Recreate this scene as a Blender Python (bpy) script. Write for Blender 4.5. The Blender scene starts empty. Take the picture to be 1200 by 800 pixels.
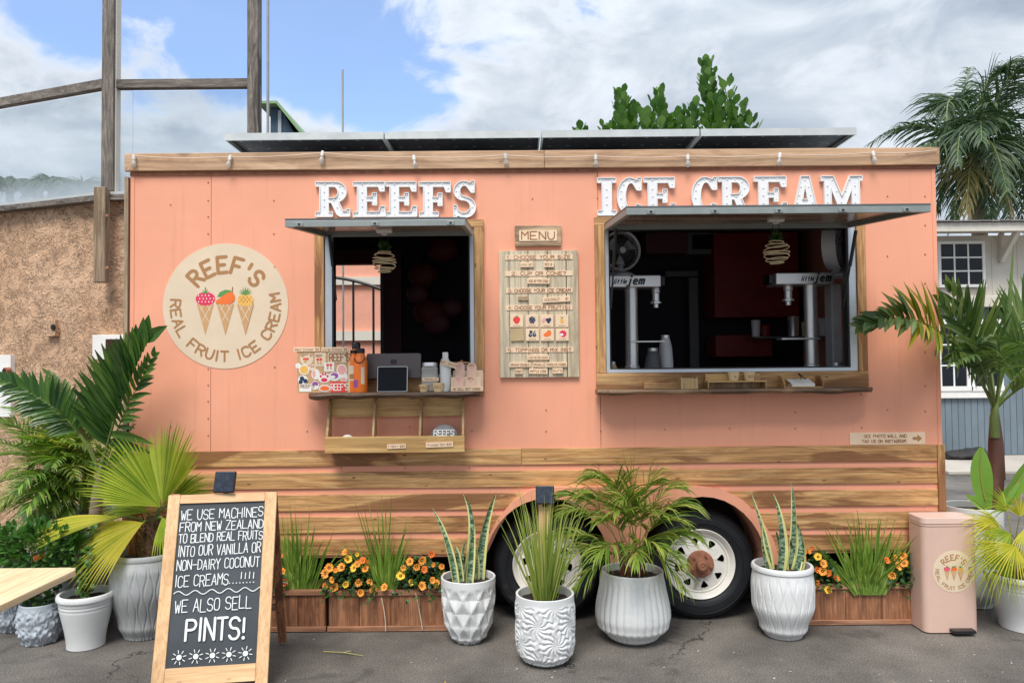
import bpy, bmesh, math, random
from mathutils import Vector, Matrix, noise
from mathutils.geometry import tessellate_polygon
R = math.radians
random.seed(7)
SC = bpy.context.scene
COL = SC.collection

# ------------------------------------------------------------------ camera
FPX = 870.0
CAM = Vector((0, -4.6, 1.60))
PITCH = math.atan(26 / FPX)
CM = Matrix.Rotation(R(90) + PITCH, 3, 'X') @ Matrix.Rotation(R(-0.53), 3, 'Z')
cd = bpy.data.cameras.new('camera')
cam = bpy.data.objects.new('camera', cd)
COL.objects.link(cam)
cam.matrix_world = Matrix.Translation(CAM) @ CM.to_4x4()
cd.sensor_width = 36
cd.lens = FPX / 1200 * 36
cd.clip_end = 2000
SC.camera = cam

# ------------------------------------------------------------------ sky and sun
SUN_EL, SUN_AZ = 58, -165      # azimuth measured from +Y towards +X
wd = bpy.data.worlds.new('World')
SC.world = wd
wd.use_nodes = True
nt = wd.node_tree
nt.nodes.clear()
class NT:
    def __init__(s, nt): s.nt = nt
    def n(s, t, **k):
        nd = s.nt.nodes.new(t)
        for a, b in k.items():
            if a == 'ins':
                for i, v in b.items():
                    if isinstance(v, bpy.types.NodeSocket): s.nt.links.new(v, nd.inputs[i])
                    else: nd.inputs[i].default_value = v
            else: setattr(nd, a, b)
        return nd
    def math(s, op, a, b=0.0, c=0.0, clamp=False):
        nd = s.n('ShaderNodeMath', operation=op, use_clamp=clamp, ins={0: a, 1: b})
        if op in ('MULTIPLY_ADD', 'SMOOTH_MIN'): 
            if isinstance(c, bpy.types.NodeSocket): s.nt.links.new(c, nd.inputs[2])
            else: nd.inputs[2].default_value = c
        return nd.outputs[0]
    def mix(s, f, a, b, bt='MIX'):
        nd = s.n('ShaderNodeMix', data_type='RGBA', blend_type=bt)
        for i, v in ((0, f), (6, a), (7, b)):
            if isinstance(v, bpy.types.NodeSocket): s.nt.links.new(v, nd.inputs[i])
            else: nd.inputs[i].default_value = v if i == 0 else (*v[:3], 1)
        return nd.outputs[2]
    def ramp(s, f, stops, interp='LINEAR'):
        nd = s.n('ShaderNodeValToRGB')
        cr = nd.color_ramp
        cr.interpolation = interp
        while len(cr.elements) < len(stops): cr.elements.new(0.5)
        for e, (p, c) in zip(cr.elements, stops):
            e.position = p
            e.color = (*c[:3], 1) if hasattr(c, '__len__') else (c, c, c, 1)
        s.nt.links.new(f, nd.inputs[0])
        return nd.outputs[0]
    def maprange(s, v, a, b, c=0.0, d=1.0, smooth=True):
        nd = s.n('ShaderNodeMapRange', interpolation_type='SMOOTHSTEP' if smooth else 'LINEAR', ins={0: v, 1: a, 2: b, 3: c, 4: d})
        return nd.outputs[0]
w = NT(nt)
tc = w.n('ShaderNodeTexCoord')
sky = w.n('ShaderNodeTexSky', sky_type='NISHITA', sun_disc=False, sun_elevation=R(SUN_EL), sun_rotation=R(SUN_AZ), air_density=1.0, dust_density=1.2, ozone_density=2.5)
mp = w.n('ShaderNodeMapping', ins={0: tc.outputs['Generated'], 3: (1.0, 1.0, 1.7)})
def dotpatch(px, py, wx, wy, off):
    # a clearing in the cloud: direction of its middle, half-size as tangent of the angle
    d = (CM @ Vector(((px - 600) / FPX, -(py - 400) / FPX, -1))).normalized()
    sub = w.n('ShaderNodeVectorMath', operation='SUBTRACT', ins={0: tc.outputs['Generated'], 1: tuple(d)})
    sc = w.n('ShaderNodeVectorMath', operation='MULTIPLY', ins={0: sub.outputs[0], 1: (1 / wx, 1 / wx, 1 / wy)})
    ln = w.n('ShaderNodeVectorMath', operation='LENGTH', ins={0: sc.outputs[0]})
    return w.maprange(ln.outputs['Value'], 1.25, 0.2, 0, 1)
p = w.math('MAXIMUM', dotpatch(255, 15, .17, .16, 0), dotpatch(425, 60, .19, .13, 0))
p = w.math('MAXIMUM', p, dotpatch(130, 22, .13, .07, 0))
p2 = dotpatch(650, 30, .13, .13, 0)
n1 = w.n('ShaderNodeTexNoise', ins={'Vector': mp.outputs[0], 'Scale': 6.5, 'Detail': 10.0, 'Roughness': .60, 'Distortion': .35})
n2 = w.n('ShaderNodeTexNoise', ins={'Vector': mp.outputs[0], 'Scale': 2.1, 'Detail': 3.0, 'Roughness': .5})
# cover: broken towards the clearing, closed elsewhere
cov = w.math('ADD', w.math('MULTIPLY', w.math('SUBTRACT', n1.outputs[0], .5), 2.6), .95)
cov = w.math('SUBTRACT', cov, w.math('MULTIPLY', p, 1.12))
cov = w.math('SUBTRACT', cov, w.math('MULTIPLY', p2, .35))
cov = w.math('ADD', cov, w.math('MULTIPLY', w.math('SUBTRACT', n2.outputs[0], .5), .5))
covr = cov
cov = w.maprange(cov, .08, .60, .13, 1)
mp2 = w.n('ShaderNodeMapping', ins={0: tc.outputs['Generated'], 1: (3.1, .4, 1.7), 3: (1.0, 1.0, 2.2)})
n3 = w.n('ShaderNodeTexNoise', ins={'Vector': mp2.outputs[0], 'Scale': 5.0, 'Detail': 8.0, 'Roughness': .52, 'Distortion': .5})
cl = w.ramp(n3.outputs[0], [(.34, (2.9, 3.5, 4.4)), (.48, (4.1, 4.7, 5.5)), (.60, (5.2, 5.8, 6.5)), (.70, (6.4, 6.9, 7.5))])
cl = w.mix(w.maprange(covr, 1.05, .35, 0, .62), cl, (7.9, 8.3, 8.8))            # thin cloud edges are bright
sepd = w.n('ShaderNodeSeparateXYZ', ins={0: tc.outputs['Generated']})
grad = w.maprange(sepd.outputs[2], .3, 1.0, 1.0, 2.0)          # an overcast sky is brighter overhead
gm = w.n('ShaderNodeVectorMath', operation='SCALE', ins={0: cl}); nt.links.new(grad, gm.inputs['Scale'])
bl = w.n('ShaderNodeVectorMath', operation='MULTIPLY', ins={0: sky.outputs[0], 1: (1.75, 1.9, 2.1)})
col = w.mix(cov, bl.outputs[0], gm.outputs[0])
bg = w.n('ShaderNodeBackground', ins={'Color': col, 'Strength': 0.087})
wo = w.n('ShaderNodeOutputWorld'); nt.links.new(bg.outputs[0], wo.inputs[0])

sl = bpy.data.lights.new('sun', 'SUN')
sl.energy = 2.6
sl.angle = R(26)
sl.color = (1.0, .955, .89)
so = bpy.data.objects.new('sun', sl)
COL.objects.link(so)
sd = Vector((math.sin(R(SUN_AZ)) * math.cos(R(SUN_EL)), math.cos(R(SUN_AZ)) * math.cos(R(SUN_EL)), math.sin(R(SUN_EL))))
so.rotation_euler = sd.to_track_quat('Z', 'Y').to_euler()
so.location = (0, -10, 12)
SC.view_settings.view_transform = 'Standard'
SC.view_settings.look = 'None'
SC.view_settings.exposure = 0.58
SC.view_settings.gamma = 1
SC.render.resolution_x, SC.render.resolution_y = 1024, 682
SC.cycles.max_bounces = 8
SC.cycles.transparent_max_bounces = 12
SC.cycles.use_denoising = True

# ------------------------------------------------------------------ placing
def ray(px, py): return CM @ Vector(((px - 600) / FPX, -(py - 400) / FPX, -1))
def W(px, py, Y=0.0):                       # the point of the upright plane y = Y seen at a pixel
    d = ray(px, py); return CAM + d * ((Y - CAM.y) / d.y)
def G(px, py, z=0.0):                       # the point of the level plane at height z
    d = ray(px, py); return CAM + d * ((z - CAM.z) / d.z)

# ------------------------------------------------------------------ materials
MATS = {}
def newmat(name):
    m = bpy.data.materials.new(name); m.use_nodes = True; m.node_tree.nodes.clear(); MATS[name] = m
    t = NT(m.node_tree)
    return m, t
def finish(t, bsdf):
    o = t.n('ShaderNodeOutputMaterial'); t.nt.links.new(bsdf, o.inputs[0])
def coords(t, scale=(1, 1, 1), rnd=True):
    tc = t.n('ShaderNodeTexCoord')
    v = tc.outputs['Object']
    if rnd:
        oi = t.n('ShaderNodeObjectInfo')
        r = t.n('ShaderNodeVectorMath', operation='SCALE', ins={0: (37.0, 19.0, 53.0)}); t.nt.links.new(oi.outputs['Random'], r.inputs['Scale'])
        a = t.n('ShaderNodeVectorMath', operation='ADD', ins={0: v, 1: r.outputs[0]}); v = a.outputs[0]
        m = t.n('ShaderNodeMapping', ins={0: v, 3: scale}); 
        return m.outputs[0]
    m = t.n('ShaderNodeMapping', ins={0: v, 3: scale})
    return m.outputs[0]
def S(r, g, b):                              # colour given as 8-bit sRGB
    return tuple((c / 255 / 12.92) if c / 255 <= .04045 else ((c / 255 + .055) / 1.055) ** 2.4 for c in (r, g, b))
def sc(c, k): return tuple(min(1, x * k) for x in c)
def plain(name, col, rough=.6, var=.12, scale=9, bump=.0, bscale=60, metal=0, stretch=(1, 1, 1), dirt=0, spec=.5, coat=0):
    m, t = newmat(name)
    v = coords(t, stretch)
    n = t.n('ShaderNodeTexNoise', ins={'Vector': v, 'Scale': scale, 'Detail': 6.0, 'Roughness': .6})
    c = t.mix(t.maprange(n.outputs[0], .3, .7), sc(col, 1 - var), sc(col, 1 + var * .7))
    if dirt:
        n2 = t.n('ShaderNodeTexNoise', ins={'Vector': v, 'Scale': scale * .55, 'Detail': 8.0, 'Roughness': .7, 'Distortion': .8})
        c = t.mix(t.maprange(n2.outputs[0], .55, .75, 0, dirt), c, (.16, .12, .085))
    ins = {'Base Color': c, 'Roughness': rough, 'Metallic': metal, 'Specular IOR Level': spec, 'Coat Weight': coat}
    rr = t.maprange(n.outputs[0], .25, .75, max(.02, rough - .08), min(1, rough + .1)); ins['Roughness'] = rr
    if bump:
        nb = t.n('ShaderNodeTexNoise', ins={'Vector': v, 'Scale': bscale, 'Detail': 5.0, 'Roughness': .6})
        b = t.n('ShaderNodeBump', ins={'Height': nb.outputs[0], 'Strength': bump, 'Distance': .01}); ins['Normal'] = b.outputs[0]
    p = t.n('ShaderNodeBsdfPrincipled', ins=ins)
    finish(t, p.outputs[0]); return m
def wood(name, cols, axis='x', rough=.6, scale=1.0, knots=.6, streak=.55):
    m, t = newmat(name)
    st = {'x': (.16, 1, 1), 'y': (1, .16, 1), 'z': (1, 1, .16)}[axis]
    v = coords(t, st)
    n0 = t.n('ShaderNodeTexNoise', ins={'Vector': v, 'Scale': 3.2 * scale, 'Detail': 2.0, 'Roughness': .5, 'Distortion': .4})
    n1 = t.n('ShaderNodeTexNoise', ins={'Vector': v, 'Scale': 12.0 * scale, 'Detail': 9.0, 'Roughness': .68, 'Distortion': 1.9})
    st2 = {'x': (.03, 1, 1), 'y': (1, .03, 1), 'z': (1, 1, .03)}[axis]
    v2 = coords(t, st2)
    n2 = t.n('ShaderNodeTexNoise', ins={'Vector': v2, 'Scale': 70.0 * scale, 'Detail': 6.0, 'Roughness': .7})
    f = t.math('ADD', t.math('MULTIPLY', n1.outputs[0], .75), t.math('MULTIPLY', n0.outputs[0], .35))
    k = len(cols) - 1
    c = t.ramp(f, [(.34 + .38 * i / k, q) for i, q in enumerate(cols)])
    g = t.maprange(n2.outputs[0], .40, .60, 1 - .62 * streak, 1.12)
    gc = t.n('ShaderNodeCombineColor', ins={0: g, 1: g, 2: g})
    c = t.mix(1.0, c, gc.outputs[0], 'MULTIPLY')
    # heartwood bands and pin knots
    vp = t.n('ShaderNodeTexVoronoi', ins={'Vector': coords(t, {'x': (.45, 1, 1), 'y': (1, .45, 1), 'z': (1, 1, .45)}[axis]), 'Scale': 13.0 * scale, 'Randomness': 1.0})
    c = t.mix(t.maprange(vp.outputs['Distance'], .10, .05, 0, .75 * min(1, knots * 1.6)), c, sc(cols[0], .45))
    nb = t.n('ShaderNodeTexNoise', ins={'Vector': v, 'Scale': 2.3 * scale, 'Detail': 5.0, 'Roughness': .55, 'Distortion': 2.2})
    band = t.maprange(nb.outputs[0], .565, .62, 0, min(1, streak * 1.5))
    c = t.mix(band, c, sc(cols[0], .95))
    if knots:
        vk = coords(t, {'x': (.5, 1, 1), 'y': (1, .5, 1), 'z': (1, 1, .5)}[axis])
        vo = t.n('ShaderNodeTexVoronoi', ins={'Vector': vk, 'Scale': 4.5 * scale, 'Randomness': 1.0})
        kn = t.maprange(t.math('ADD', vo.outputs['Distance'], t.math('MULTIPLY', n1.outputs[0], .12)), .17, .09, 0, knots)
        c = t.mix(kn, c, sc(cols[0], .35))
    hb = t.math('ADD', n2.outputs[0], t.math('MULTIPLY', n1.outputs[0], .8))
    b = t.n('ShaderNodeBump', ins={'Height': hb, 'Strength': .35, 'Distance': .004})
    p = t.n('ShaderNodeBsdfPrincipled', ins={'Base Color': c, 'Roughness': rough, 'Normal': b.outputs[0]})
    finish(t, p.outputs[0]); return m
def leaf(name, cols, rough=.45, trans=.3, scale=6, spec=.4):
    m, t = newmat(name)
    v = coords(t)
    ge = t.n('ShaderNodeNewGeometry')
    n = t.n('ShaderNodeTexNoise', ins={'Vector': v, 'Scale': scale, 'Detail': 3.0})
    f = t.math('ADD', t.math('MULTIPLY', ge.outputs['Random Per Island'], .6), t.math('MULTIPLY', n.outputs[0], .5))
    k = len(cols) - 1
    c = t.ramp(f, [(.12 + .8 * i / k, q) for i, q in enumerate(cols)])
    p = t.n('ShaderNodeBsdfPrincipled', ins={'Base Color': c, 'Roughness': rough, 'Specular IOR Level': spec})
    c2 = t.mix(1.0, c, (1.5, 1.6, .7), 'MULTIPLY')
    tr = t.n('ShaderNodeBsdfTranslucent', ins={'Color': c2})
    mx = t.n('ShaderNodeMixShader', ins={0: trans, 1: p.outputs[0], 2: tr.outputs[0]})
    finish(t, mx.outputs[0]); return m

PINK = (.83, .362, .228)
M = {}
def pinkmat():
    m, t = newmat('pink_paint')
    tcn = t.n('ShaderNodeTexCoord')
    ge = t.n('ShaderNodeNewGeometry')
    n = t.n('ShaderNodeTexNoise', ins={'Vector': ge.outputs['Position'], 'Scale': 1.6, 'Detail': 7.0, 'Roughness': .6})
    c = t.mix(t.maprange(n.outputs[0], .3, .7), sc(PINK, .95), sc(PINK, 1.04))
    mpv = t.n('ShaderNodeMapping', ins={0: ge.outputs['Position'], 3: (9.0, 1.0, .5)})
    ns = t.n('ShaderNodeTexNoise', ins={'Vector': mpv.outputs[0], 'Scale': 2.0, 'Detail': 6.0, 'Roughness': .7})
    c = t.mix(t.maprange(ns.outputs[0], .52, .8, 0, .38), c, (.50, .23, .15))
    nl = t.n('ShaderNodeTexNoise', ins={'Vector': ge.outputs['Position'], 'Scale': .9, 'Detail': 9.0, 'Roughness': .75, 'Distortion': .6})
    c = t.mix(t.maprange(nl.outputs[0], .5, .72, 0, .30), c, (.86, .43, .30))
    nf = t.n('ShaderNodeTexNoise', ins={'Vector': ge.outputs['Position'], 'Scale': 5.0, 'Detail': 2.0})
    b = t.n('ShaderNodeBump', ins={'Height': nf.outputs[0], 'Strength': .18, 'Distance': .01})
    p = t.n('ShaderNodeBsdfPrincipled', ins={'Base Color': c, 'Roughness': .5, 'Normal': b.outputs[0]})
    finish(t, p.outputs[0]); return m
M['pink'] = pinkmat()
M['pink_building'] = plain('pink_building_paint', (.78, .36, .25), .7, .05)
WC = [(.22, .085, .030), (.45, .225, .082), (.60, .335, .135), (.70, .44, .20)]
M['wood_x'] = wood('weathered_plank', WC, 'x')
M['wood_z'] = wood('weathered_plank_upright', WC, 'z')
TRC = [(.26, .135, .07), (.41, .24, .135), (.53, .335, .20), (.61, .41, .26)]
M['trim_x'] = wood('roof_trim_wood', TRC, 'x', scale=.8, knots=.45, streak=.25)
M['slab'] = wood('live_edge_slab', [(.07, .04, .024), (.16, .09, .05), (.26, .16, .09), (.33, .21, .12)], 'x')
M['acacia'] = wood('oiled_wood', [(.34, .17, .05), (.54, .31, .11), (.65, .41, .16), (.71, .47, .20)], 'x', rough=.45, knots=.35, streak=.35)
M['acacia_z'] = wood('oiled_wood_upright', [(.25, .14, .055), (.40, .24, .10), (.50, .33, .15), (.55, .38, .19)], 'z', rough=.45, knots=.3, streak=.35)
M['pine'] = wood('frame_pine', [(.58, .33, .15), (.68, .41, .21), (.74, .47, .25), (.78, .52, .29)], 'z', rough=.42, knots=.3, streak=.22)
M['pine_x'] = wood('frame_pine_cross', [(.58, .33, .15), (.68, .41, .21), (.74, .47, .25), (.78, .52, .29)], 'x', rough=.42, knots=.3, streak=.22)
M['cedar'] = wood('stained_planter', [(.12, .045, .022), (.25, .10, .045), (.35, .155, .075), (.44, .22, .115)], 'z', rough=.55, knots=.3, scale=1.4)
M['cedar_x'] = wood('stained_planter_rail', [(.17, .07, .035), (.30, .135, .07), (.39, .19, .105), (.46, .25, .15)], 'x', rough=.55, knots=.2)
M['table'] = wood('table_slats', [(.58, .40, .22), (.69, .50, .29), (.78, .59, .36), (.82, .64, .41)], 'x', rough=.4, knots=.12, streak=.2)
M['table_y'] = wood('table_slat_wood', [(.58, .40, .22), (.69, .50, .29), (.78, .59, .36), (.82, .64, .41)], 'y', rough=.4, knots=.12, streak=.2)
M['grey_wood'] = wood('silvered_board', [(.34, .275, .185), (.48, .40, .275), (.58, .49, .35), (.64, .56, .41)], 'z', rough=.65, knots=.2, streak=.3)
M['menu_wood'] = wood('menu_frame_wood', [(.18, .115, .07), (.33, .22, .13), (.46, .32, .19), (.52, .38, .24)], 'x', rough=.6, knots=.4)
M['post_wood'] = wood('weathered_post', [(.055, .045, .038), (.12, .10, .085), (.20, .17, .145), (.32, .28, .24)], 'z', rough=.8, scale=1.6, knots=.2, streak=.6)
M['post_wood_x'] = wood('weathered_rail', [(.055, .045, .038), (.12, .10, .085), (.20, .17, .145), (.32, .28, .24)], 'x', rough=.8, scale=1.6, knots=.2, streak=.6)
M['post_tan'] = wood('tan_post', [(.17, .115, .07), (.28, .20, .13), (.36, .27, .175), (.42, .32, .22)], 'z', rough=.8, knots=.3)
M['veneer'] = plain('pale_veneer', (.82, .61, .42), .5, .06, 14)
M['veneer2'] = plain('worn_veneer', (.52, .39, .21), .5, .12, 10)
M['ink'] = plain('burnt_lettering', (.30, .115, .035), .6, .1)
M['lf_x'] = None
M['ink_logo'] = plain('brown_lettering', (.40, .195, .075), .6, .05)
M['cream'] = plain('cream_vinyl', (.72, .58, .42), .45, .03)
M['white'] = plain('white_paint', (.80, .79, .77), .4, .04, dirt=.06)
M['offwhite'] = plain('weathered_white_paint', (.66, .62, .54), .6, .07, 3, dirt=.12)
M['letter_white'] = plain('marquee_enamel', (.80, .79, .80), .35, .03)
M['alu'] = plain('aluminium', (.62, .66, .70), .38, .05, metal=.65)
M['alu_panel'] = plain('anodised_frame', (.55, .57, .56), .4, .04, metal=.35)
M['steel'] = plain('brushed_steel', (.80, .79, .77), .34, .06, metal=.75, stretch=(1, 1, .2))
M['black'] = plain('black_plastic', (.012, .012, .014), .4, .1)
M['blackm'] = plain('matt_black', (.008, .008, .010), .85, .1)
M['iron'] = plain('black_iron', (.015, .015, .016), .5, .1)
M['tyre'] = plain('tyre_rubber', (.006, .0075, .011), .62, .2, 12, bump=.15, bscale=50, dirt=.25)
M['rim'] = plain('cream_rim_enamel', (.82, .79, .73), .38, .06, 7, dirt=.3)
M['rust'] = plain('rusty_hub', (.33, .135, .075), .75, .3, 18, bump=.4, bscale=70)
M['cell'] = plain('solar_backsheet', (.035, .035, .042), .55, .1)
M['pv'] = plain('solar_glass', (.02, .025, .05), .1, .1)
M['lamp_pv'] = plain('lamp_solar_cells', (.018, .026, .045), .25, .2, 40)
M['socket'] = plain('white_socket', (.72, .70, .66), .5, .05)
M['wire'] = plain('white_cord', (.62, .50, .40), .6, .05)
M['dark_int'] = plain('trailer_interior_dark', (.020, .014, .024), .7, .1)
M['red_int'] = plain('trailer_interior_red', (.22, .014, .010), .5, .15)
M['mar_int'] = plain('trailer_interior_maroon', (.12, .035, .045), .6, .15)
M['grey_int'] = plain('interior_grey', (.13, .13, .135), .5, .1)
M['chalk_bg'] = plain('slate', (.052, .062, .072), .6, .22, 3.5)
M['chalk'] = plain('chalk_marks', (.78, .80, .80), .9, .12, 60)
M['bin'] = plain('blush_steel', (.69, .47, .385), .38, .05, 3, dirt=.08, metal=.1)
M['bin_lid'] = plain('blush_steel_lid', (.74, .53, .45), .35, .03, 4)
M['soil'] = plain('potting_soil', (.028, .018, .012), .95, .4, 40, bump=.9, bscale=90)
M['pot_white'] = plain('white_ceramic', (.68, .69, .69), .42, .07, 4, dirt=.28)
M['pot_grey'] = plain('pale_grey_ceramic', (.50, .52, .525), .5, .08, 5, dirt=.15)
M['pot_dark'] = plain('grey_ceramic', (.36, .375, .38), .55, .12, 4, dirt=.35)
M['pot_blue'] = plain('bluish_grey_ceramic', (.42, .46, .51), .5, .1, 6, dirt=.2)
M['siding'] = plain('blue_grey_siding', (.155, .20, .235), .7, .1, 2, dirt=.1)
M['shingle'] = plain('grey_shingle', (.22, .205, .20), .9, .25, 5)
M['glass_dark'] = plain('window_glass', (.010, .013, .017), .12, .2, 2, spec=.3)
M['concrete'] = plain('pale_concrete', (.44, .40, .35), .85, .1, 2, bump=.2)
M['tarp'] = plain('dark_tarp', (.022, .021, .021), .7, .3, 6, bump=.5, bscale=12)
M['orange'] = plain('orange_enamel', (.88, .20, .025), .35, .05)
M['red'] = plain('red_print', (.75, .05, .04), .5, .05)
M['green_print'] = plain('green_print', (.10, .28, .07), .5, .1)
M['yellow_print'] = plain('amber_print', (.80, .45, .10), .5, .05)
M['orange_print'] = plain('orange_print', (.82, .17, .03), .5, .05)
M['cone'] = plain('cone_print', (.58, .33, .15), .5, .05)
M['pinkred'] = plain('berry_print', (.70, .035, .10), .5, .05)
M['pinksoft'] = plain('pink_print', (.80, .38, .36), .5, .05)
M['navy'] = plain('navy_print', (.02, .035, .10), .5, .1)
M['purple'] = plain('purple_print', (.30, .08, .33), .5, .1)
M['cork'] = plain('cork_board', (.55, .33, .17), .8, .15, 60)
M['paper'] = plain('paper_white', (.80, .77, .72), .7, .03)
M['kraft'] = plain('kraft_card', (.76, .58, .32), .7, .06)
M['card_pink'] = plain('blush_card', (.80, .54, .41), .6, .04)
M['flap_rail'] = plain('flap_rail_metal', (.27, .30, .29), .45, .08, metal=.3)
M['grey_fabric'] = plain('grey_felt', (.22, .22, .23), .9, .1, 40, bump=.3)
M['monitor'] = plain('dark_aluminium', (.13, .105, .10), .35, .05, metal=.5)
M['screen'] = plain('dark_screen', (.003, .004, .007), .35, .1, spec=.2)
M['green_gable'] = plain('green_fascia', (.20, .33, .16), .6, .05)
M['blue_gable'] = plain('slate_blue_wall', (.035, .075, .12), .6, .1)
M['twine'] = plain('pale_wire', (.65, .55, .34), .6, .1)
M['ant'] = plain('galvanised_pole', (.36, .36, .36), .5, .1, metal=.3)
M['trunk'] = plain('palm_bark', (.20, .15, .105), .9, .3, 12, bump=.6, bscale=30, stretch=(.3, .3, 3))
M['crownshaft'] = plain('brown_crownshaft', (.13, .052, .037), .55, .25, 6, stretch=(1, 1, .2))
M['fibre'] = plain('palm_fibre', (.13, .07, .04), .95, .35, 40, bump=.8, bscale=60)
M['stem'] = plain('green_stem', (.14, .20, .05), .5, .2)
M['stem_y'] = plain('yellow_stem', (.33, .30, .08), .5, .2)
M['stem_r'] = plain('reddish_stem', (.17, .055, .035), .6, .2)
M['lf_areca'] = leaf('areca_leaf', [(.05, .11, .018), (.13, .21, .03), (.25, .33, .05), (.46, .44, .11)])
M['lf_fine'] = leaf('fine_palm_leaf', [(.02, .06, .012), (.075, .17, .02), (.17, .30, .04), (.34, .44, .10)])
M['lf_dark'] = leaf('dark_palm_leaf', [(.010, .038, .008), (.024, .075, .012), (.05, .125, .02), (.10, .19, .03)], rough=.30, trans=.22)
M['lf_fan'] = leaf('fan_palm_leaf', [(.10, .19, .02), (.20, .30, .03), (.36, .44, .05), (.52, .54, .10)], trans=.35)
M['lf_fany'] = leaf('yellow_fan_leaf', [(.22, .28, .03), (.42, .43, .045), (.60, .54, .07), (.68, .56, .18)], trans=.35)
M['lf_mid'] = leaf('mid_palm_leaf', [(.035, .075, .022), (.07, .13, .035), (.13, .20, .06), (.26, .31, .13)], rough=.4)
M['lf_midy'] = leaf('yellowing_palm_leaf', [(.07, .13, .02), (.16, .21, .025), (.34, .31, .03), (.50, .40, .04)], rough=.4)
M['lf_coco'] = leaf('coconut_leaf', [(.012, .035, .016), (.025, .06, .024), (.045, .09, .035), (.10, .14, .055)], rough=.5, trans=.2)
M['lf_cocoy'] = leaf('dry_coconut_leaf', [(.10, .09, .035), (.17, .15, .05), (.25, .20, .08), (.30, .25, .12)], rough=.6, trans=.2)
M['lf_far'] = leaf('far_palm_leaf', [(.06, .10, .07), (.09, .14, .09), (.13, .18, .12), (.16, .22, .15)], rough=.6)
M['lf_clusia'] = leaf('paddle_leaf', [(.025, .075, .015), (.055, .14, .028), (.11, .23, .05), (.24, .38, .12)], rough=.35, trans=.3)
M['lf_banana'] = leaf('banana_leaf', [(.10, .25, .03), (.16, .34, .05), (.22, .42, .07), (.28, .48, .09)], trans=.35)
M['lf_grass'] = leaf('strap_leaf', [(.06, .14, .02), (.14, .26, .035), (.25, .38, .06), (.45, .52, .16)], trans=.3)
M['lf_reed'] = leaf('reed_leaf', [(.09, .12, .03), (.19, .28, .05), (.32, .40, .08), (.55, .50, .20)], trans=.25)
M['lf_small'] = leaf('bedding_leaf', [(.010, .035, .010), (.022, .065, .015), (.045, .11, .022), (.09, .18, .035)], trans=.2)
M['lf_weed'] = leaf('low_leaf', [(.015, .055, .012), (.035, .11, .02), (.06, .16, .03), (.12, .24, .05)], trans=.25)
M['petal'] = plain('apricot_petal', (.86, .36, .055), .55, .12, 30)
M['petal_o'] = plain('deep_orange_petal', (.80, .19, .03), .55, .12, 30)
M['petal_y'] = plain('golden_petal', (.86, .55, .05), .55, .1, 30)
M['eye'] = plain('flower_eye', (.30, .04, .015), .6, .1)
M['snake_edge'] = plain('snake_leaf_margin', (.62, .60, .24), .4, .1)
def snakemat():
    m, t = newmat('snake_leaf')
    v = coords(t, (1, 1, 1))
    n = t.n('ShaderNodeTexNoise', ins={'Vector': v, 'Scale': 14.0, 'Detail': 3.0})
    mv = t.n('ShaderNodeMapping', ins={0: v, 3: (.35, .35, 1.0)})
    n2 = t.n('ShaderNodeTexNoise', ins={'Vector': mv.outputs[0], 'Scale': 75.0, 'Detail': 3.0, 'Roughness': .6, 'Distortion': .6})
    f = t.math('ADD', t.math('MULTIPLY', n2.outputs[0], .9), t.math('MULTIPLY', n.outputs[0], .15))
    c = t.ramp(f, [(.40, (.02, .06, .03)), (.5, (.06, .13, .07)), (.58, (.24, .33, .21)), (.7, (.33, .42, .28))])
    p = t.n('ShaderNodeBsdfPrincipled', ins={'Base Color': c, 'Roughness': .4})
    finish(t, p.outputs[0]); return m
M['snake'] = snakemat()
def glass():
    m, t = newmat('dusty_glass')
    tcn = t.n('ShaderNodeTexCoord')
    n = t.n('ShaderNodeTexNoise', ins={'Vector': tcn.outputs['Object'], 'Scale': 2.0, 'Detail': 5.0})
    sz = t.n('ShaderNodeSeparateXYZ', ins={0: tcn.outputs['Generated']})
    tr = t.n('ShaderNodeBsdfTransparent', ins={'Color': (.95, .97, .98, 1)})
    d = t.n('ShaderNodeBsdfDiffuse', ins={'Color': (.62, .68, .72, 1)})
    tl = t.n('ShaderNodeBsdfTranslucent', ins={'Color': (.62, .70, .76, 1)})
    a = t.n('ShaderNodeMixShader', ins={0: .5, 1: d.outputs[0], 2: tl.outputs[0]})
    x = t.n('ShaderNodeMixShader', ins={0: t.math('ADD', t.maprange(n.outputs[0], .3, .7, .10, .16), t.maprange(sz.outputs[2], .30, .0, 0, .45)), 1: tr.outputs[0], 2: a.outputs[0]})
    finish(t, x.outputs[0]); return m
M['dusty_glass'] = glass()
def clear():
    m, t = newmat('clear_bulb')
    tr = t.n('ShaderNodeBsdfTransparent', ins={'Color': (.9, .9, .9, 1)})
    g = t.n('ShaderNodeBsdfPrincipled', ins={'Base Color': (.75, .73, .68, 1), 'Roughness': .08})
    x = t.n('ShaderNodeMixShader', ins={0: .38, 1: tr.outputs[0], 2: g.outputs[0]})
    finish(t, x.outputs[0]); return m
M['bulb'] = clear()
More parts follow.
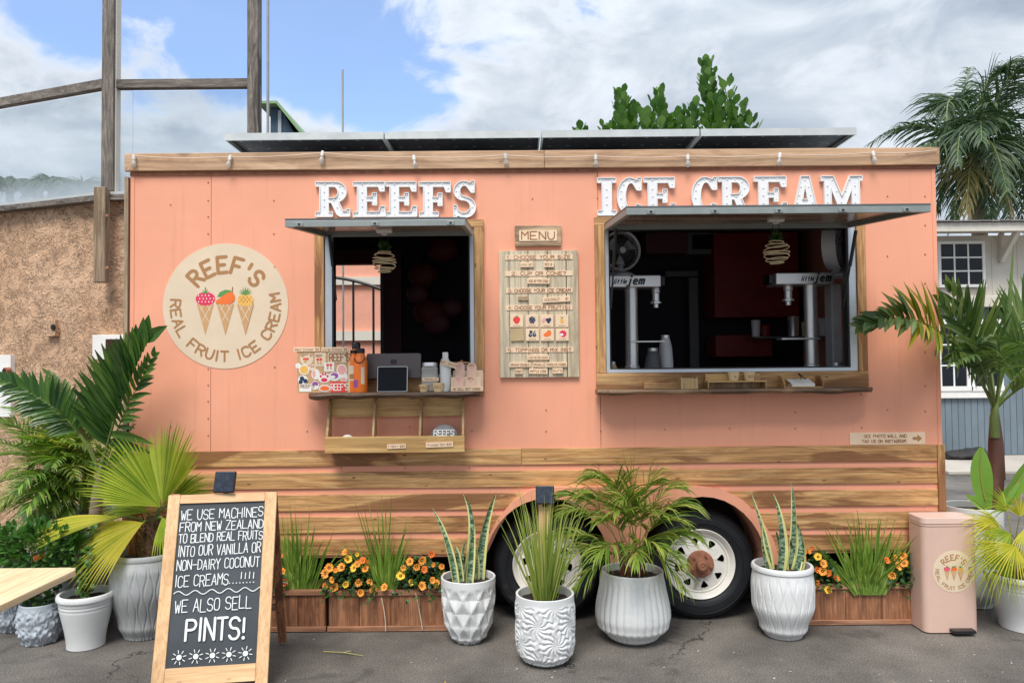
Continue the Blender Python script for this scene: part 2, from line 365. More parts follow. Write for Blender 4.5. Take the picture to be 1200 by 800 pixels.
def asphalt():
    m, t = newmat('worn_asphalt')
    ge = t.n('ShaderNodeNewGeometry'); v = ge.outputs['Position']
    a = t.n('ShaderNodeTexNoise', ins={'Vector': v, 'Scale': 1.3, 'Detail': 8.0, 'Roughness': .65})
    c = t.ramp(a.outputs[0], [(.32, (.060, .053, .047)), (.5, (.112, .100, .089)), (.66, (.165, .148, .130))])
    f = t.n('ShaderNodeTexNoise', ins={'Vector': v, 'Scale': 120.0, 'Detail': 5.0, 'Roughness': .7})
    sp = t.maprange(f.outputs[0], .32, .70, .45, 1.75)
    sp3 = t.n('ShaderNodeCombineColor', ins={0: sp, 1: sp, 2: sp})
    c = t.mix(1.0, c, sp3.outputs[0], 'MULTIPLY')
    st = t.n('ShaderNodeTexNoise', ins={'Vector': v, 'Scale': 3.1, 'Detail': 5.0, 'Roughness': .6, 'Distortion': .8})
    c = t.mix(t.maprange(st.outputs[0], .58, .72, 0, .6), c, (.035, .032, .030))
    wv = t.n('ShaderNodeTexNoise', ins={'Vector': v, 'Scale': 2.2, 'Detail': 6.0, 'Roughness': .65})
    ws = t.n('ShaderNodeVectorMath', operation='SCALE', ins={0: wv.outputs['Color']}); ws.inputs['Scale'].default_value = .55
    wa = t.n('ShaderNodeVectorMath', operation='ADD', ins={0: v, 1: ws.outputs[0]})
    vo = t.n('ShaderNodeTexVoronoi', feature='DISTANCE_TO_EDGE', ins={'Vector': wa.outputs[0], 'Scale': .42})
    br = t.n('ShaderNodeTexNoise', ins={'Vector': v, 'Scale': 1.1, 'Detail': 2.0})
    cr = t.math('MULTIPLY', t.maprange(vo.outputs['Distance'], .0040, .0008), t.maprange(br.outputs[0], .48, .62, 0, .8))
    c = t.mix(cr, c, (.012, .011, .010))
    h = t.math('SUBTRACT', t.math('MULTIPLY', f.outputs[0], .5), t.math('MULTIPLY', cr, 1.6))
    b = t.n('ShaderNodeBump', ins={'Height': h, 'Strength': .7, 'Distance': .006})
    p = t.n('ShaderNodeBsdfPrincipled', ins={'Base Color': c, 'Roughness': .85, 'Normal': b.outputs[0]})
    finish(t, p.outputs[0]); return m
M['asphalt'] = asphalt()
def stucco():
    m, t = newmat('rough_stucco')
    ge = t.n('ShaderNodeNewGeometry'); v = ge.outputs['Position']
    a = t.n('ShaderNodeTexNoise', ins={'Vector': v, 'Scale': 1.5, 'Detail': 6.0, 'Roughness': .6})
    c = t.ramp(a.outputs[0], [(.3, (.47, .285, .17)), (.5, (.57, .365, .23)), (.7, (.64, .43, .285))])
    wv = t.n('ShaderNodeTexNoise', ins={'Vector': v, 'Scale': 3.5, 'Detail': 4.0})
    ws = t.n('ShaderNodeVectorMath', operation='SCALE', ins={0: wv.outputs['Color']}); ws.inputs['Scale'].default_value = .9
    wa = t.n('ShaderNodeVectorMath', operation='ADD', ins={0: v, 1: ws.outputs[0]})
    ms = t.n('ShaderNodeMapping', ins={0: wa.outputs[0], 2: (0, R(25), 0), 3: (1.0, 1.0, 1.9)})
    r1 = t.n('ShaderNodeTexNoise', noise_type='RIDGED_MULTIFRACTAL', ins={'Vector': ms.outputs[0], 'Scale': 15.0, 'Detail': 5.0, 'Roughness': .6})
    r2 = t.n('ShaderNodeTexNoise', ins={'Vector': v, 'Scale': 45.0, 'Detail': 4.0})
    h = t.math('ADD', t.math('MULTIPLY', r1.outputs[0], 1.0), t.math('MULTIPLY', r2.outputs[0], .25))
    mc = t.n('ShaderNodeMapping', ins={0: wa.outputs[0], 2: (0, R(-20), 0), 3: (.55, 1.0, 1.25)})
    n4 = t.n('ShaderNodeTexNoise', ins={'Vector': mc.outputs[0], 'Scale': 19.0, 'Detail': 3.0, 'Roughness': .6, 'Distortion': 1.3})
    cre = t.maprange(t.math('ABSOLUTE', t.math('SUBTRACT', n4.outputs[0], .5)), .028, .004)
    mk = t.n('ShaderNodeTexNoise', ins={'Vector': v, 'Scale': 9.0, 'Detail': 2.0})
    cre = t.math('MULTIPLY', cre, t.maprange(mk.outputs[0], .42, .58))
    c = t.mix(t.math('MULTIPLY', cre, .45), c, (.16, .085, .05))  # crease shade mixed into the colour where the bump sinks
    h = t.math('SUBTRACT', h, t.math('MULTIPLY', cre, .8))
    b = t.n('ShaderNodeBump', ins={'Height': h, 'Strength': .95, 'Distance': .022})
    p = t.n('ShaderNodeBsdfPrincipled', ins={'Base Color': c, 'Roughness': .9, 'Normal': b.outputs[0]})
    finish(t, p.outputs[0]); return m
M['stucco'] = stucco()

# ------------------------------------------------------------------ mesh building
WL = {}                                      # world position of every parent object
class MB:
    def __init__(s, mat=None):
        s.v = []; s.f = []; s.mi = []; s.mats = []; s.cur = 0; s.k = 0
        if mat is not None: s.m(mat)
    def m(s, mat):
        if isinstance(mat, str): mat = M[mat]
        if mat not in s.mats: s.mats.append(mat)
        s.cur = s.mats.index(mat); return s
    def face(s, pts):
        b = len(s.v); s.v.extend(tuple(p) for p in pts); s.f.append(tuple(range(b, b + len(pts)))); s.mi.append(s.cur)
    def raw(s, vs, fs):
        b = len(s.v); s.v.extend(tuple(p) for p in vs)
        for f in fs: s.f.append(tuple(b + i for i in f)); s.mi.append(s.cur)
    def box(s, x0, x1, y0, y1, z0, z1, mtx=None):
        vs = [Vector((x, y, z)) for x in (x0, x1) for y in (y0, y1) for z in (z0, z1)]
        if mtx: vs = [mtx @ q for q in vs]
        s.raw(vs, [(0, 1, 3, 2), (4, 6, 7, 5), (0, 4, 5, 1), (2, 3, 7, 6), (0, 2, 6, 4), (1, 5, 7, 3)]); return s
    def bar(s, a, b, w, h=None, up=Vector((0, 0, 1))):
        a = Vector(a); b = Vector(b); h = h or w
        t = (b - a).normalized()
        if abs(t.dot(up)) > .98: up = Vector((0, 1, 0))
        x = t.cross(up).normalized(); z = x.cross(t)
        vs = [p + x * (i * w / 2) + z * (j * h / 2) for p in (a, b) for i in (-1, 1) for j in (-1, 1)]
        s.raw(vs, [(0, 1, 3, 2), (4, 6, 7, 5), (0, 4, 5, 1), (2, 3, 7, 6), (0, 2, 6, 4), (1, 5, 7, 3)]); return s
    def prism(s, outer, y0, y1, holes=(), fr=None):
        # outline in x,z extruded along y; fr(x, y, z) may bend it into place
        fr = fr or (lambda x, y, z: Vector((x, y, z)))
        loops = [list(outer)] + [list(h) for h in holes]
        flat = [p for l in loops for p in l]
        tris = tessellate_polygon([[Vector((p[0], p[1], 0)) for p in l] for l in loops])
        n = len(flat)
        vs = [fr(p[0], y0, p[1]) for p in flat] + [fr(p[0], y1, p[1]) for p in flat]
        fs = [tuple(t) for t in tris] + [tuple(i + n for i in reversed(t)) for t in tris]
        b = 0
        for l in loops:
            k = len(l)
            for i in range(k):
                j = (i + 1) % k
                fs.append((b + i, b + j, b + j + n, b + i + n))
            b += k
        s.raw(vs, fs); return s
    def lathe(s, prof, c=(0, 0, 0), n=32, axis='z', rf=None):
        c = Vector(c); vs = []; fs = []
        for (r, z) in prof:
            for i in range(n):
                a = 2 * math.pi * i / n
                rr = r + (rf(a, z, r) if rf else 0)
                x, y = rr * math.cos(a), rr * math.sin(a)
                vs.append(c + (Vector((x, y, z)) if axis == 'z' else Vector((x, z, y)) if axis == 'y' else Vector((z, x, y))))
        for j in range(len(prof) - 1):
            for i in range(n):
                k = (i + 1) % n
                fs.append((j * n + i, j * n + k, (j + 1) * n + k, (j + 1) * n + i))
        s.raw(vs, fs); return s
    def disc(s, c, r, n=24, axis='z'):
        c = Vector(c)
        s.face([c + (Vector((r * math.cos(2 * math.pi * i / n), r * math.sin(2 * math.pi * i / n), 0)) if axis == 'z' else Vector((r * math.cos(2 * math.pi * i / n), 0, r * math.sin(2 * math.pi * i / n)))) for i in range(n)]); return s
    def tube(s, path, r, n=6, cap=True):
        path = [Vector(p) for p in path]; rs = r if hasattr(r, '__len__') else [r] * len(path)
        vs = []; fs = []; prev = None
        for i, p in enumerate(path):
            t = (path[min(i + 1, len(path) - 1)] - path[max(i - 1, 0)])
            t = t.normalized() if t.length > 1e-9 else Vector((0, 0, 1))
            if prev is None:
                ref = Vector((0, 0, 1)) if abs(t.z) < .9 else Vector((1, 0, 0))
                x = t.cross(ref).normalized()
            else:
                x = (prev - t * prev.dot(t)).normalized()
            prev = x; y = t.cross(x)
            for k in range(n):
                a = 2 * math.pi * k / n
                vs.append(p + (x * math.cos(a) + y * math.sin(a)) * rs[i])
        for i in range(len(path) - 1):
            for k in range(n):
                q = (k + 1) % n
                fs.append((i * n + k, i * n + q, (i + 1) * n + q, (i + 1) * n + k))
        if cap:
            fs.append(tuple(reversed(range(n)))); fs.append(tuple((len(path) - 1) * n + k for k in range(n)))
        s.raw(vs, fs); return s
    def ball(s, c, r, n=10, m=6, sq=(1, 1, 1)):
        c = Vector(c)
        prof = [(max(1e-4, math.sin(math.pi * j / m)) * r, -math.cos(math.pi * j / m) * r) for j in range(m + 1)]
        vs = []; fs = []
        for (q, z) in prof:
            for i in range(n):
                a = 2 * math.pi * i / n
                vs.append(c + Vector((q * math.cos(a) * sq[0], q * math.sin(a) * sq[1], z * sq[2])))
        for j in range(m):
            for i in range(n):
                k = (i + 1) % n
                fs.append((j * n + i, j * n + k, (j + 1) * n + k, (j + 1) * n + i))
        s.raw(vs, fs); return s
    def ribbon(s, path, ws, nrm, fold=0.0):
        # leaf blade: centre line, half widths, face normal(s); fold lifts the edges
        path = [Vector(p) for p in path]; vs = []; fs = []
        k = len(path)
        for i, p in enumerate(path):
            t = path[min(i + 1, k - 1)] - path[max(i - 1, 0)]
            x = t.cross(nrm)
            x = x.normalized() if x.length > 1e-9 else Vector((1, 0, 0))
            nn = x.cross(t).normalized() if t.length > 1e-9 else nrm
            h = ws[i]
            vs += [p - x * h + nn * (fold * h), p, p + x * h + nn * (fold * h)]
        for i in range(k - 1):
            a = i * 3
            fs += [(a, a + 1, a + 4, a + 3), (a + 1, a + 2, a + 5, a + 4)]
        s.raw(vs, fs); return s
    def build(s, name, parent=None, smooth=False, bevel=0, normals=True, base=False, origin=None, **tags):
        vs = [Vector(p) for p in s.v]
        lo = Vector([min(p[i] for p in vs) for i in range(3)]); hi = Vector([max(p[i] for p in vs) for i in range(3)])
        c = (lo + hi) / 2
        if base or parent is None: c.z = lo.z
        if origin is not None: c = Vector(origin)
        me = bpy.data.meshes.new(name)
        me.from_pydata([tuple(p - c) for p in vs], [], s.f)
        for m_ in s.mats: me.materials.append(m_)
        me.polygons.foreach_set('material_index', s.mi)
        if normals:
            bm = bmesh.new(); bm.from_mesh(me); bmesh.ops.remove_doubles(bm, verts=bm.verts, dist=1e-6) if smooth else None
            bmesh.ops.recalc_face_normals(bm, faces=bm.faces); bm.to_mesh(me); bm.free()
        if smooth:
            me.shade_smooth()
            me.set_sharp_from_angle(angle=R(smooth if smooth > 1 else 38))
        me.update()
        o = bpy.data.objects.new(name, me); COL.objects.link(o)
        o.location = c
        if parent is not None:
            o.parent = parent; o.location = c - WL[parent.name]
        WL[o.name] = c
        if bevel:
            b = o.modifiers.new('bevel', 'BEVEL'); b.width = bevel; b.segments = 2; b.limit_method = 'ANGLE'; b.angle_limit = R(40)
        for k_, v_ in tags.items(): o[k_] = v_
        return o
def thing(name, label, cat, loc=(0, 0, 0), group=None):
    o = bpy.data.objects.new(name, None); COL.objects.link(o); o.location = loc; o.empty_display_size = .1
    o['label'] = label; o['category'] = cat
    if group: o['group'] = group
    WL[o.name] = Vector(loc)
    return o
def partempty(name, parent, loc):
    o = bpy.data.objects.new(name, None); COL.objects.link(o); o.parent = parent; o.location = Vector(loc) - WL[parent.name]; WL[o.name] = Vector(loc)
    return o
def copy_tree(o, parent=None):
    c = o.copy(); COL.objects.link(c)
    if parent is not None: c.parent = parent
    for ch in list(o.children): copy_tree(ch, c)
    return c
def inst(src, parent, loc, rot=None, scale=None):     # a part that shares its mesh with an alike part
    o = src.copy(); COL.objects.link(o); o.parent = parent; o.location = Vector(loc) - WL[parent.name]
    WL[o.name] = Vector(loc)
    if rot is not None: o.rotation_euler = rot
    if scale is not None: o.scale = (scale,) * 3 if not hasattr(scale, '__len__') else scale
    return o

# ------------------------------------------------------------------ single-stroke lettering
F = {'A': '002640/1232', 'B': '0006/~06264645442303/~03234341402000', 'C': '~4536160501103041', 'D': '0006/~062645412000',
     'E': '46060040/0333', 'F': '460600/0333', 'G': '~4536160501103041/414323', 'H': '0006/4046/0343', 'I': '2026', 'J': '~3631201001',
     'K': '0006/460340', 'L': '060040', 'M': '0006234640', 'N': '00064046', 'O': '~26160501103041453626', 'P': '0006/~063645443303',
     'Q': '~26160501103041453626/2240', 'R': '0006/~063645443303/2340', 'S': '~453616050413334241301001', 'T': '0646/2620',
     'U': '~06021030424 6'.replace(' ', ''), 'V': '062046', 'W': '0610243046', 'X': '0046/0640', 'Y': '0623/4623/2320', 'Z': '06460040',
     '0': '~26160501103041453626', '1': '152620', '2': '~051636453300/0040', '3': '~051636453323/~2333424130100 1'.replace(' ', ''),
     '4': '30360242', '5': '460603/~033342413010', '7': '064610', "'": '2624', '.': '2020', '!': '2622/2020', '-': '0343',
     '?': '~051636453322/2020', '(': '~36141230', ')': '~16343210', '$': '~453616050413334241301001/2026', '&': '40052605/1030',
     'a': '~3414030110303 1/3430'.replace(' ', ''), 'c': '~3414030110 30'.replace(' ', ''), 'e': '~023233241403011030', 'h': '0006/~0334240 0'.replace('~03342400', '~03143430'),
     'g': '~34140302113132/343a1a', 'i': '2024/2626', 'j': '242a0a/2626', 'k': '0006/340230', 'l': '2620', 'm': '0004/~03142420/~2334443 0'.replace(' ', '').replace('~23344430', '~23344440'),
     'n': '0004/~03143430', 'o': '~2414030110203133342 4'.replace(' ', ''), 'p': '0a04/~0414343 11101'.replace(' ', '').replace('~0414343111 01', ''), 'r': '0004/~0314 34'.replace(' ', ''),
     's': '~342414030221302010 00'.replace(' ', ''), 't': '2620/1434', 'u': '~0401103034/3430', 'x': '0034/0430', 'y': '0421/341a', 'b': '0600/~03143330 00'.replace(' ', ''), 'd': '3630/~3313031030', 'f': '~3625202 0'.replace(' ', '') + '/1434', 'w': '0410233044', 'v': '042044'}
F['h'] = '0006/~03143430'; F['p'] = '0a04/~0334313101'.replace('~0334313101', '~04343101'); F['m'] = '0004/~03142420/~23344440'
def chaikin(p, it=2):
    for _ in range(it):
        q = [p[0]]
        for a, b in zip(p, p[1:]):
            q.append((a[0] * .75 + b[0] * .25, a[1] * .75 + b[1] * .25)); q.append((a[0] * .25 + b[0] * .75, a[1] * .25 + b[1] * .75))
        q.append(p[-1]); p = q
    return p
def glyph(ch):
    out = []
    if ch not in F: ch = ch.upper()
    for st in F.get(ch, '').split('/'):
        if not st: continue
        cur = st[0] == '~'; st = st.lstrip('~')
        pts = [(int(st[i]), -1.6 if st[i + 1] == 'a' else int(st[i + 1])) for i in range(0, len(st) - 1, 2)]
        pts = [(x / 4, y / 6) for x, y in pts]
        out.append(chaikin(pts) if cur and len(pts) > 2 else pts)
    return out
class Flat:
    """flat print on a plane: origin o, axes u (right), v (up), n (towards the viewer)"""
    def __init__(s, o, u=(1, 0, 0), v=(0, 0, 1), n=(0, -1, 0), d=.0012):
        s.o = Vector(o); s.u = Vector(u); s.v = Vector(v); s.n = Vector(n); s.d = d; s.mb = MB(); s.k = 0
    def m(s, mat): s.mb.m(mat); s.d += .0002; s.k = 0; return s
    def P(s, x, y): return s.o + s.u * x + s.v * y + s.n * (s.d + s.k)
    def poly(s, pts):
        s.k += 2e-6
        tr = tessellate_polygon([[Vector((p[0], p[1], 0)) for p in pts]])
        s.mb.raw([s.P(*p) for p in pts], [tuple(t) for t in tr])
    def rect(s, x0, y0, x1, y1): s.poly([(x0, y0), (x1, y0), (x1, y1), (x0, y1)])
    def disc(s, x, y, r, n=20, ry=None): s.poly([(x + r * math.cos(2 * math.pi * i / n), y + (ry or r) * math.sin(2 * math.pi * i / n)) for i in range(n)])
    def stroke(s, pts, w):
        h = w / 2
        for a, b in zip(pts, pts[1:]):
            dx, dy = b[0] - a[0], b[1] - a[1]; L = math.hypot(dx, dy)
            if L < 1e-9: continue
            nx, ny = -dy / L * h, dx / L * h
            s.k += 2e-6
            s.mb.face([s.P(a[0] - nx, a[1] - ny), s.P(b[0] - nx, b[1] - ny), s.P(b[0] + nx, b[1] + ny), s.P(a[0] + nx, a[1] + ny)])
        for p in pts:
            s.k += 2e-6
            s.mb.face([s.P(p[0] + h * math.cos(R(45 * i)), p[1] + h * math.sin(R(45 * i))) for i in range(8)])
    def text(s, t, x, y, h, w=None, st=None, gap=.32, centre=False, jit=0, tilt=0.0, slant=0.0):
        # h: cap height, w: glyph width
        w = w or h * .6; st = st or h * .13
        adv = [w * (.35 if c in "I.'!il1" else .55 if c == ' ' else 1) + w * gap for c in t]
        if centre: x -= (sum(adv) - w * gap) / 2
        x0 = x
        for c, a in zip(t, adv):
            narrow = c in "I.'!il1"
            jy = random.uniform(-jit, jit) * h; js = 1 + random.uniform(-jit, jit)
            for g in glyph(c):
                pts = []
                for (gx, gy) in g:
                    xx = x + ((gx - .5) * w + w * .175 if narrow else gx * w) + gy * h * slant; yy = y + gy * h * js + jy
                    pts.append((xx, yy + (xx - x0) * tilt))
                if len(pts) == 2 and pts[0] == pts[1]: s.disc(pts[0][0], pts[0][1] + st * .3, st * .7, 10)
                else: s.stroke(pts, st)
            x += a
        return x
    def arc(s, t, cx, cy, r, a0, a1, h, w, st, inside=False):
        # letters along a circle from angle a0 to a1 (degrees, 90 = top); inside: feet outwards
        n = len(t)
        ws = [.55 if c in "I'1" else .7 if c == ' ' else 1 for c in t]
        tot = sum(ws); acc = 0
        for c, k in zip(t, ws):
            a = R(a0 + (a1 - a0) * (acc + k / 2) / tot); acc += k
            ux, uy = (math.sin(a), -math.cos(a)) if not inside else (-math.sin(a), math.cos(a))
            vx, vy = (math.cos(a), math.sin(a)) if not inside else (-math.cos(a), -math.sin(a))
            bx, by = cx + r * math.cos(a), cy + r * math.sin(a)
            for g in glyph(c):
                s.stroke([(bx + ux * (gx - .5) * w + vx * (gy - .5) * h, by + uy * (gx - .5) * w + vy * (gy - .5) * h) for gx, gy in g], st)
    def build(s, name, parent=None, **k): return s.mb.build(name, parent, normals=False, **k)
M['red_dim'] = plain('dim_red_paper', (.12, .010, .008), .6, .2)
# ------------------------------------------------------------------ ground and distance
mb = MB('asphalt')
mb.face([(-300, -30, 0), (300, -30, 0), (300, 400, 0), (-300, 400, 0)])
mb.build('ground', kind='structure')

# ------------------------------------------------------------------ the trailer
XL, XR = W(153, 400).x, W(1099, 360).x
ZT, ZTB = W(600, 178).z, W(600, 198.5).z
def zc(y): return W(600, y).z                 # heights on the front face, read at the middle of the picture
def xc(x, y=420): return W(x, y).x
DEP = 2.1
trailer = thing('food_trailer', 'large salmon pink food trailer with two serving hatches and wooden slatted skirt', 'food trailer', ((XL + XR) / 2, DEP / 2, 0))
def poly_px(pts): return [(W(x, y).x, W(x, y).z) for x, y in pts]
fend_out = [(558, 672), (560, 661), (569, 634), (583, 607), (601, 586), (622, 572), (646, 569), (815, 568), (843, 571), (868, 584), (889, 605), (903, 630), (911, 657), (912, 664)]
FO = poly_px(fend_out)
zs = zc(533)
zb = zc(651)
def xfend(z, side):                           # where the fender outline stands at a height
    pts = FO[:7] if side < 0 else FO[7:]
    for a, b in zip(pts, pts[1:]):
        lo, hi = sorted((a[1], b[1]))
        if lo <= z <= hi: return a[0] + (b[0] - a[0]) * (z - a[1]) / (b[1] - a[1] + 1e-9)
    return None
lw = dict(x0=xc(381, 350), x1=xc(556, 350), z0=W(470, 443).z, z1=W(470, 268).z)
rw = dict(x0=xc(709, 350), x1=xc(1003, 350), z0=W(855, 436).z, z1=W(855, 263).z)
x247, x703 = xc(247), xc(703)
g = .0015
TH = .035
def rect(x0, x1, z0, z1): return [(x0, z0), (x1, z0), (x1, z1), (x0, z1)]
MB('pink').prism(rect(XL, x247 - g, zs, ZT - .02), 0, TH).build('wall_panel', trailer)
MB('pink').prism(rect(x247 + g, x703 - g, zs, ZT - .02), 0, TH, [rect(**lw)]).build('wall_panel', trailer)
MB('pink').prism(rect(x703 + g, XR, zs, ZT - .02), 0, TH, [rect(**rw)]).build('wall_panel', trailer)
# strip behind the slats, left and right of the fender
lo = [(XL, zb), (xfend(zb, -1) + .03, zb)]
for y in (640, 620, 600, 585, 575): lo.append((xfend(zc(y), -1) + .04, zc(y)))
lo += [(xc(700), zc(571)), (xc(700), zs - .003), (XL, zs - .003)]
MB('pink').prism(lo, 0, TH).build('lower_wall_panel', trailer)
lo = [(XR, zs - .003), (xc(700) + .003, zs - .003), (xc(700) + .003, zc(571))]
for y in (575, 585, 600, 620, 640): lo.append((xfend(zc(y), 1) - .04, zc(y)))
lo += [(xfend(zb, 1) - .03, zb), (XR, zb)]
MB('pink').prism(lo, 0, TH).build('lower_wall_panel', trailer)
# corner angle, side walls, back, floor, roof
for x, s in ((XL, 1), (XR, -1)):
    m_ = MB('pink'); m_.box(min(x, x + s * TH), max(x, x + s * TH), TH + .002, DEP, zb, ZT - .02); m_.build('side_wall', trailer)
    m_ = MB('pink'); m_.box(min(x - s * .004, x + s * .02), max(x - s * .004, x + s * .02), -.004, TH * 1.5, zb, ZTB + .01); m_.build('corner_angle', trailer)
db = dict(x0=W(388, 380, DEP).x, x1=W(448, 380, DEP).x, z0=zb, z1=W(420, 311, DEP).z)
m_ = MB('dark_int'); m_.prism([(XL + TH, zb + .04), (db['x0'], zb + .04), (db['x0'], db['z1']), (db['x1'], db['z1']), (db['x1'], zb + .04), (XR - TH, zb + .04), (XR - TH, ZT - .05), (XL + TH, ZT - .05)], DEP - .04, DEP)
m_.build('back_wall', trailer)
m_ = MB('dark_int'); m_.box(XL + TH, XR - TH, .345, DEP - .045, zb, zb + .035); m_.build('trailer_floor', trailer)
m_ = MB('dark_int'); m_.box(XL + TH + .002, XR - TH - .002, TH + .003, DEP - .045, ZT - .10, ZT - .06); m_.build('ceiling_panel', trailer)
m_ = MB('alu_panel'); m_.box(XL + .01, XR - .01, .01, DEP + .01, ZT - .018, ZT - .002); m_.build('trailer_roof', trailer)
# unseen dark sheet added behind the front wall so the sun cannot leak in
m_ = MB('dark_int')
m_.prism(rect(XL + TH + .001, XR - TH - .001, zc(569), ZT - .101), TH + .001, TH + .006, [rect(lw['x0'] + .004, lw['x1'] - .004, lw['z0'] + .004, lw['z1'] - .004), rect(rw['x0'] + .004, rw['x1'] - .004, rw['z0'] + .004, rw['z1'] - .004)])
m_.build('sun_block_lining', trailer)
# undercarriage: black boxes and skirts added to keep the underside dark
m_ = MB('blackm'); m_.box(XL + .1, XR - .1, .45, DEP - .05, .26, zb - .003); m_.box(XL + .02, XR - .02, DEP - .03, DEP, .04, zb - .003)
m_.box(XL + .05, xc(548), .30, .33, .05, zb - .003); m_.box(xc(925), XR - .05, .30, .33, .05, zb - .003)
m_.build('chassis_blackout', trailer)
# roof trim: one long board each side of a joint, brown strip below paints its shadow line
jx = xc(640)
m_ = MB('trim_x'); m_.prism([(XL - .03, ZTB + .004), (jx, ZTB), (jx, ZT), (XL - .03, ZT + .004)], -.03, -.002); m_.build('roof_trim_board', trailer, bevel=.003)
m_ = MB('trim_x'); m_.prism([(jx + .002, ZTB), (XR + .02, ZTB - .002), (XR + .02, ZT - .004), (jx + .002, ZT)], -.03, -.002); m_.build('roof_trim_board', trailer, bevel=.003)
m_ = MB('rust'); m_.box(XL - .005, XR + .005, -.010, -.001, ZTB - .022, ZTB - .001); m_.build('trim_shadow_strip', trailer)
m_ = MB('post_tan'); m_.box(XL - .035, XL - .012, -.02, .03, zc(520), ZTB - .03); m_.build('edge_batten', trailer)

# skirt slats
rows = [(525, 544), (551, 570), (577, 596), (603, 622), (629, 648)]
SL = -.012
for i, (a, b) in enumerate(rows):
    z1, z0 = zc(a), zc(b)
    xe = xc(1094)
    if i < 2:
        m_ = MB('wood_x'); cut = xc(610 + i * 120)
        m_.prism([(XL, z0), (cut, z0), (cut, z1), (XL, z1)], SL, -.002); m_.build('slat', trailer, bevel=.003)
        m_ = MB('wood_x'); m_.prism([(cut + .002, z0), (xe, z0), (xe, z1), (cut + .002, z1)], SL, -.002); m_.build('slat', trailer, bevel=.003)
    else:
        m_ = MB('wood_x'); m_.prism([(XL, z0), (xfend(z0, -1), z0), (xfend(z1, -1), z1), (XL, z1)], SL, -.002); m_.build('slat', trailer, bevel=.003)
        m_ = MB('wood_x'); m_.prism([(xfend(z0, 1), z0), (xe, z0), (xe, z1), (xfend(z1, 1), z1)], SL, -.002); m_.build('slat', trailer, bevel=.003)
m_ = MB('wood_z'); m_.box(xc(1094) + .002, xc(1103), SL - .004, .03, zc(648) - .01, zc(525)); m_.build('skirt_post', trailer, bevel=.003)
m_ = MB('cedar'); m_.box(XL - .03, XL + .055, SL - .02, -.026, .36, zc(560)); m_.build('skirt_post', trailer, bevel=.003)
# fender with two wheel openings
def arch(cx, cz, rx, rz, a0, a1, n=18):
    return [(cx + rx * math.cos(R(a0 + (a1 - a0) * i / n)), cz + rz * math.sin(R(a0 + (a1 - a0) * i / n))) for i in range(n + 1)]
c1 = W(641, 665); c2 = W(822, 663)
rx, rz = 73 / 189, 82 / 189
A1 = arch(c1.x, c1.z, rx, rz, 0, 180); A2 = arch(c2.x, c2.z, rx, rz, 0, 180)
zbot = FO[0][1]
out = [(p[0], p[1]) for p in FO]
out += [(A2[0][0], zbot)] + A2 + [(A2[-1][0], zbot), (A1[0][0], zbot)] + A1 + [(A1[-1][0], zbot)]
m_ = MB('pink'); m_.prism(out, -.055, .002); m_.build('fender', trailer, smooth=30, bevel=.006)
m_ = MB('pink')
for A in (A1, A2):
    AA = [(A[0][0], zbot)] + A + [(A[-1][0], zbot)]
    for a, b in zip(AA, AA[1:]): m_.face([(a[0], -.05, a[1]), (b[0], -.05, b[1]), (b[0], .32, b[1]), (a[0], .32, a[1])])
m_.build('arch_liner', trailer, smooth=True, normals=False)
m_ = MB('blackm'); m_.box(xc(556), xc(914), .325, .34, .05, zc(571)); m_.box(XL + TH, XR - TH, TH + .001, .344, zc(570), zc(570) + .008); m_.build('wheel_well', trailer)
m_ = MB('blackm')
m_.box(A2[-1][0] + .0, A2[-1][0] + .003, -.03, .32, .03, zbot); m_.build('well_divider', trailer)
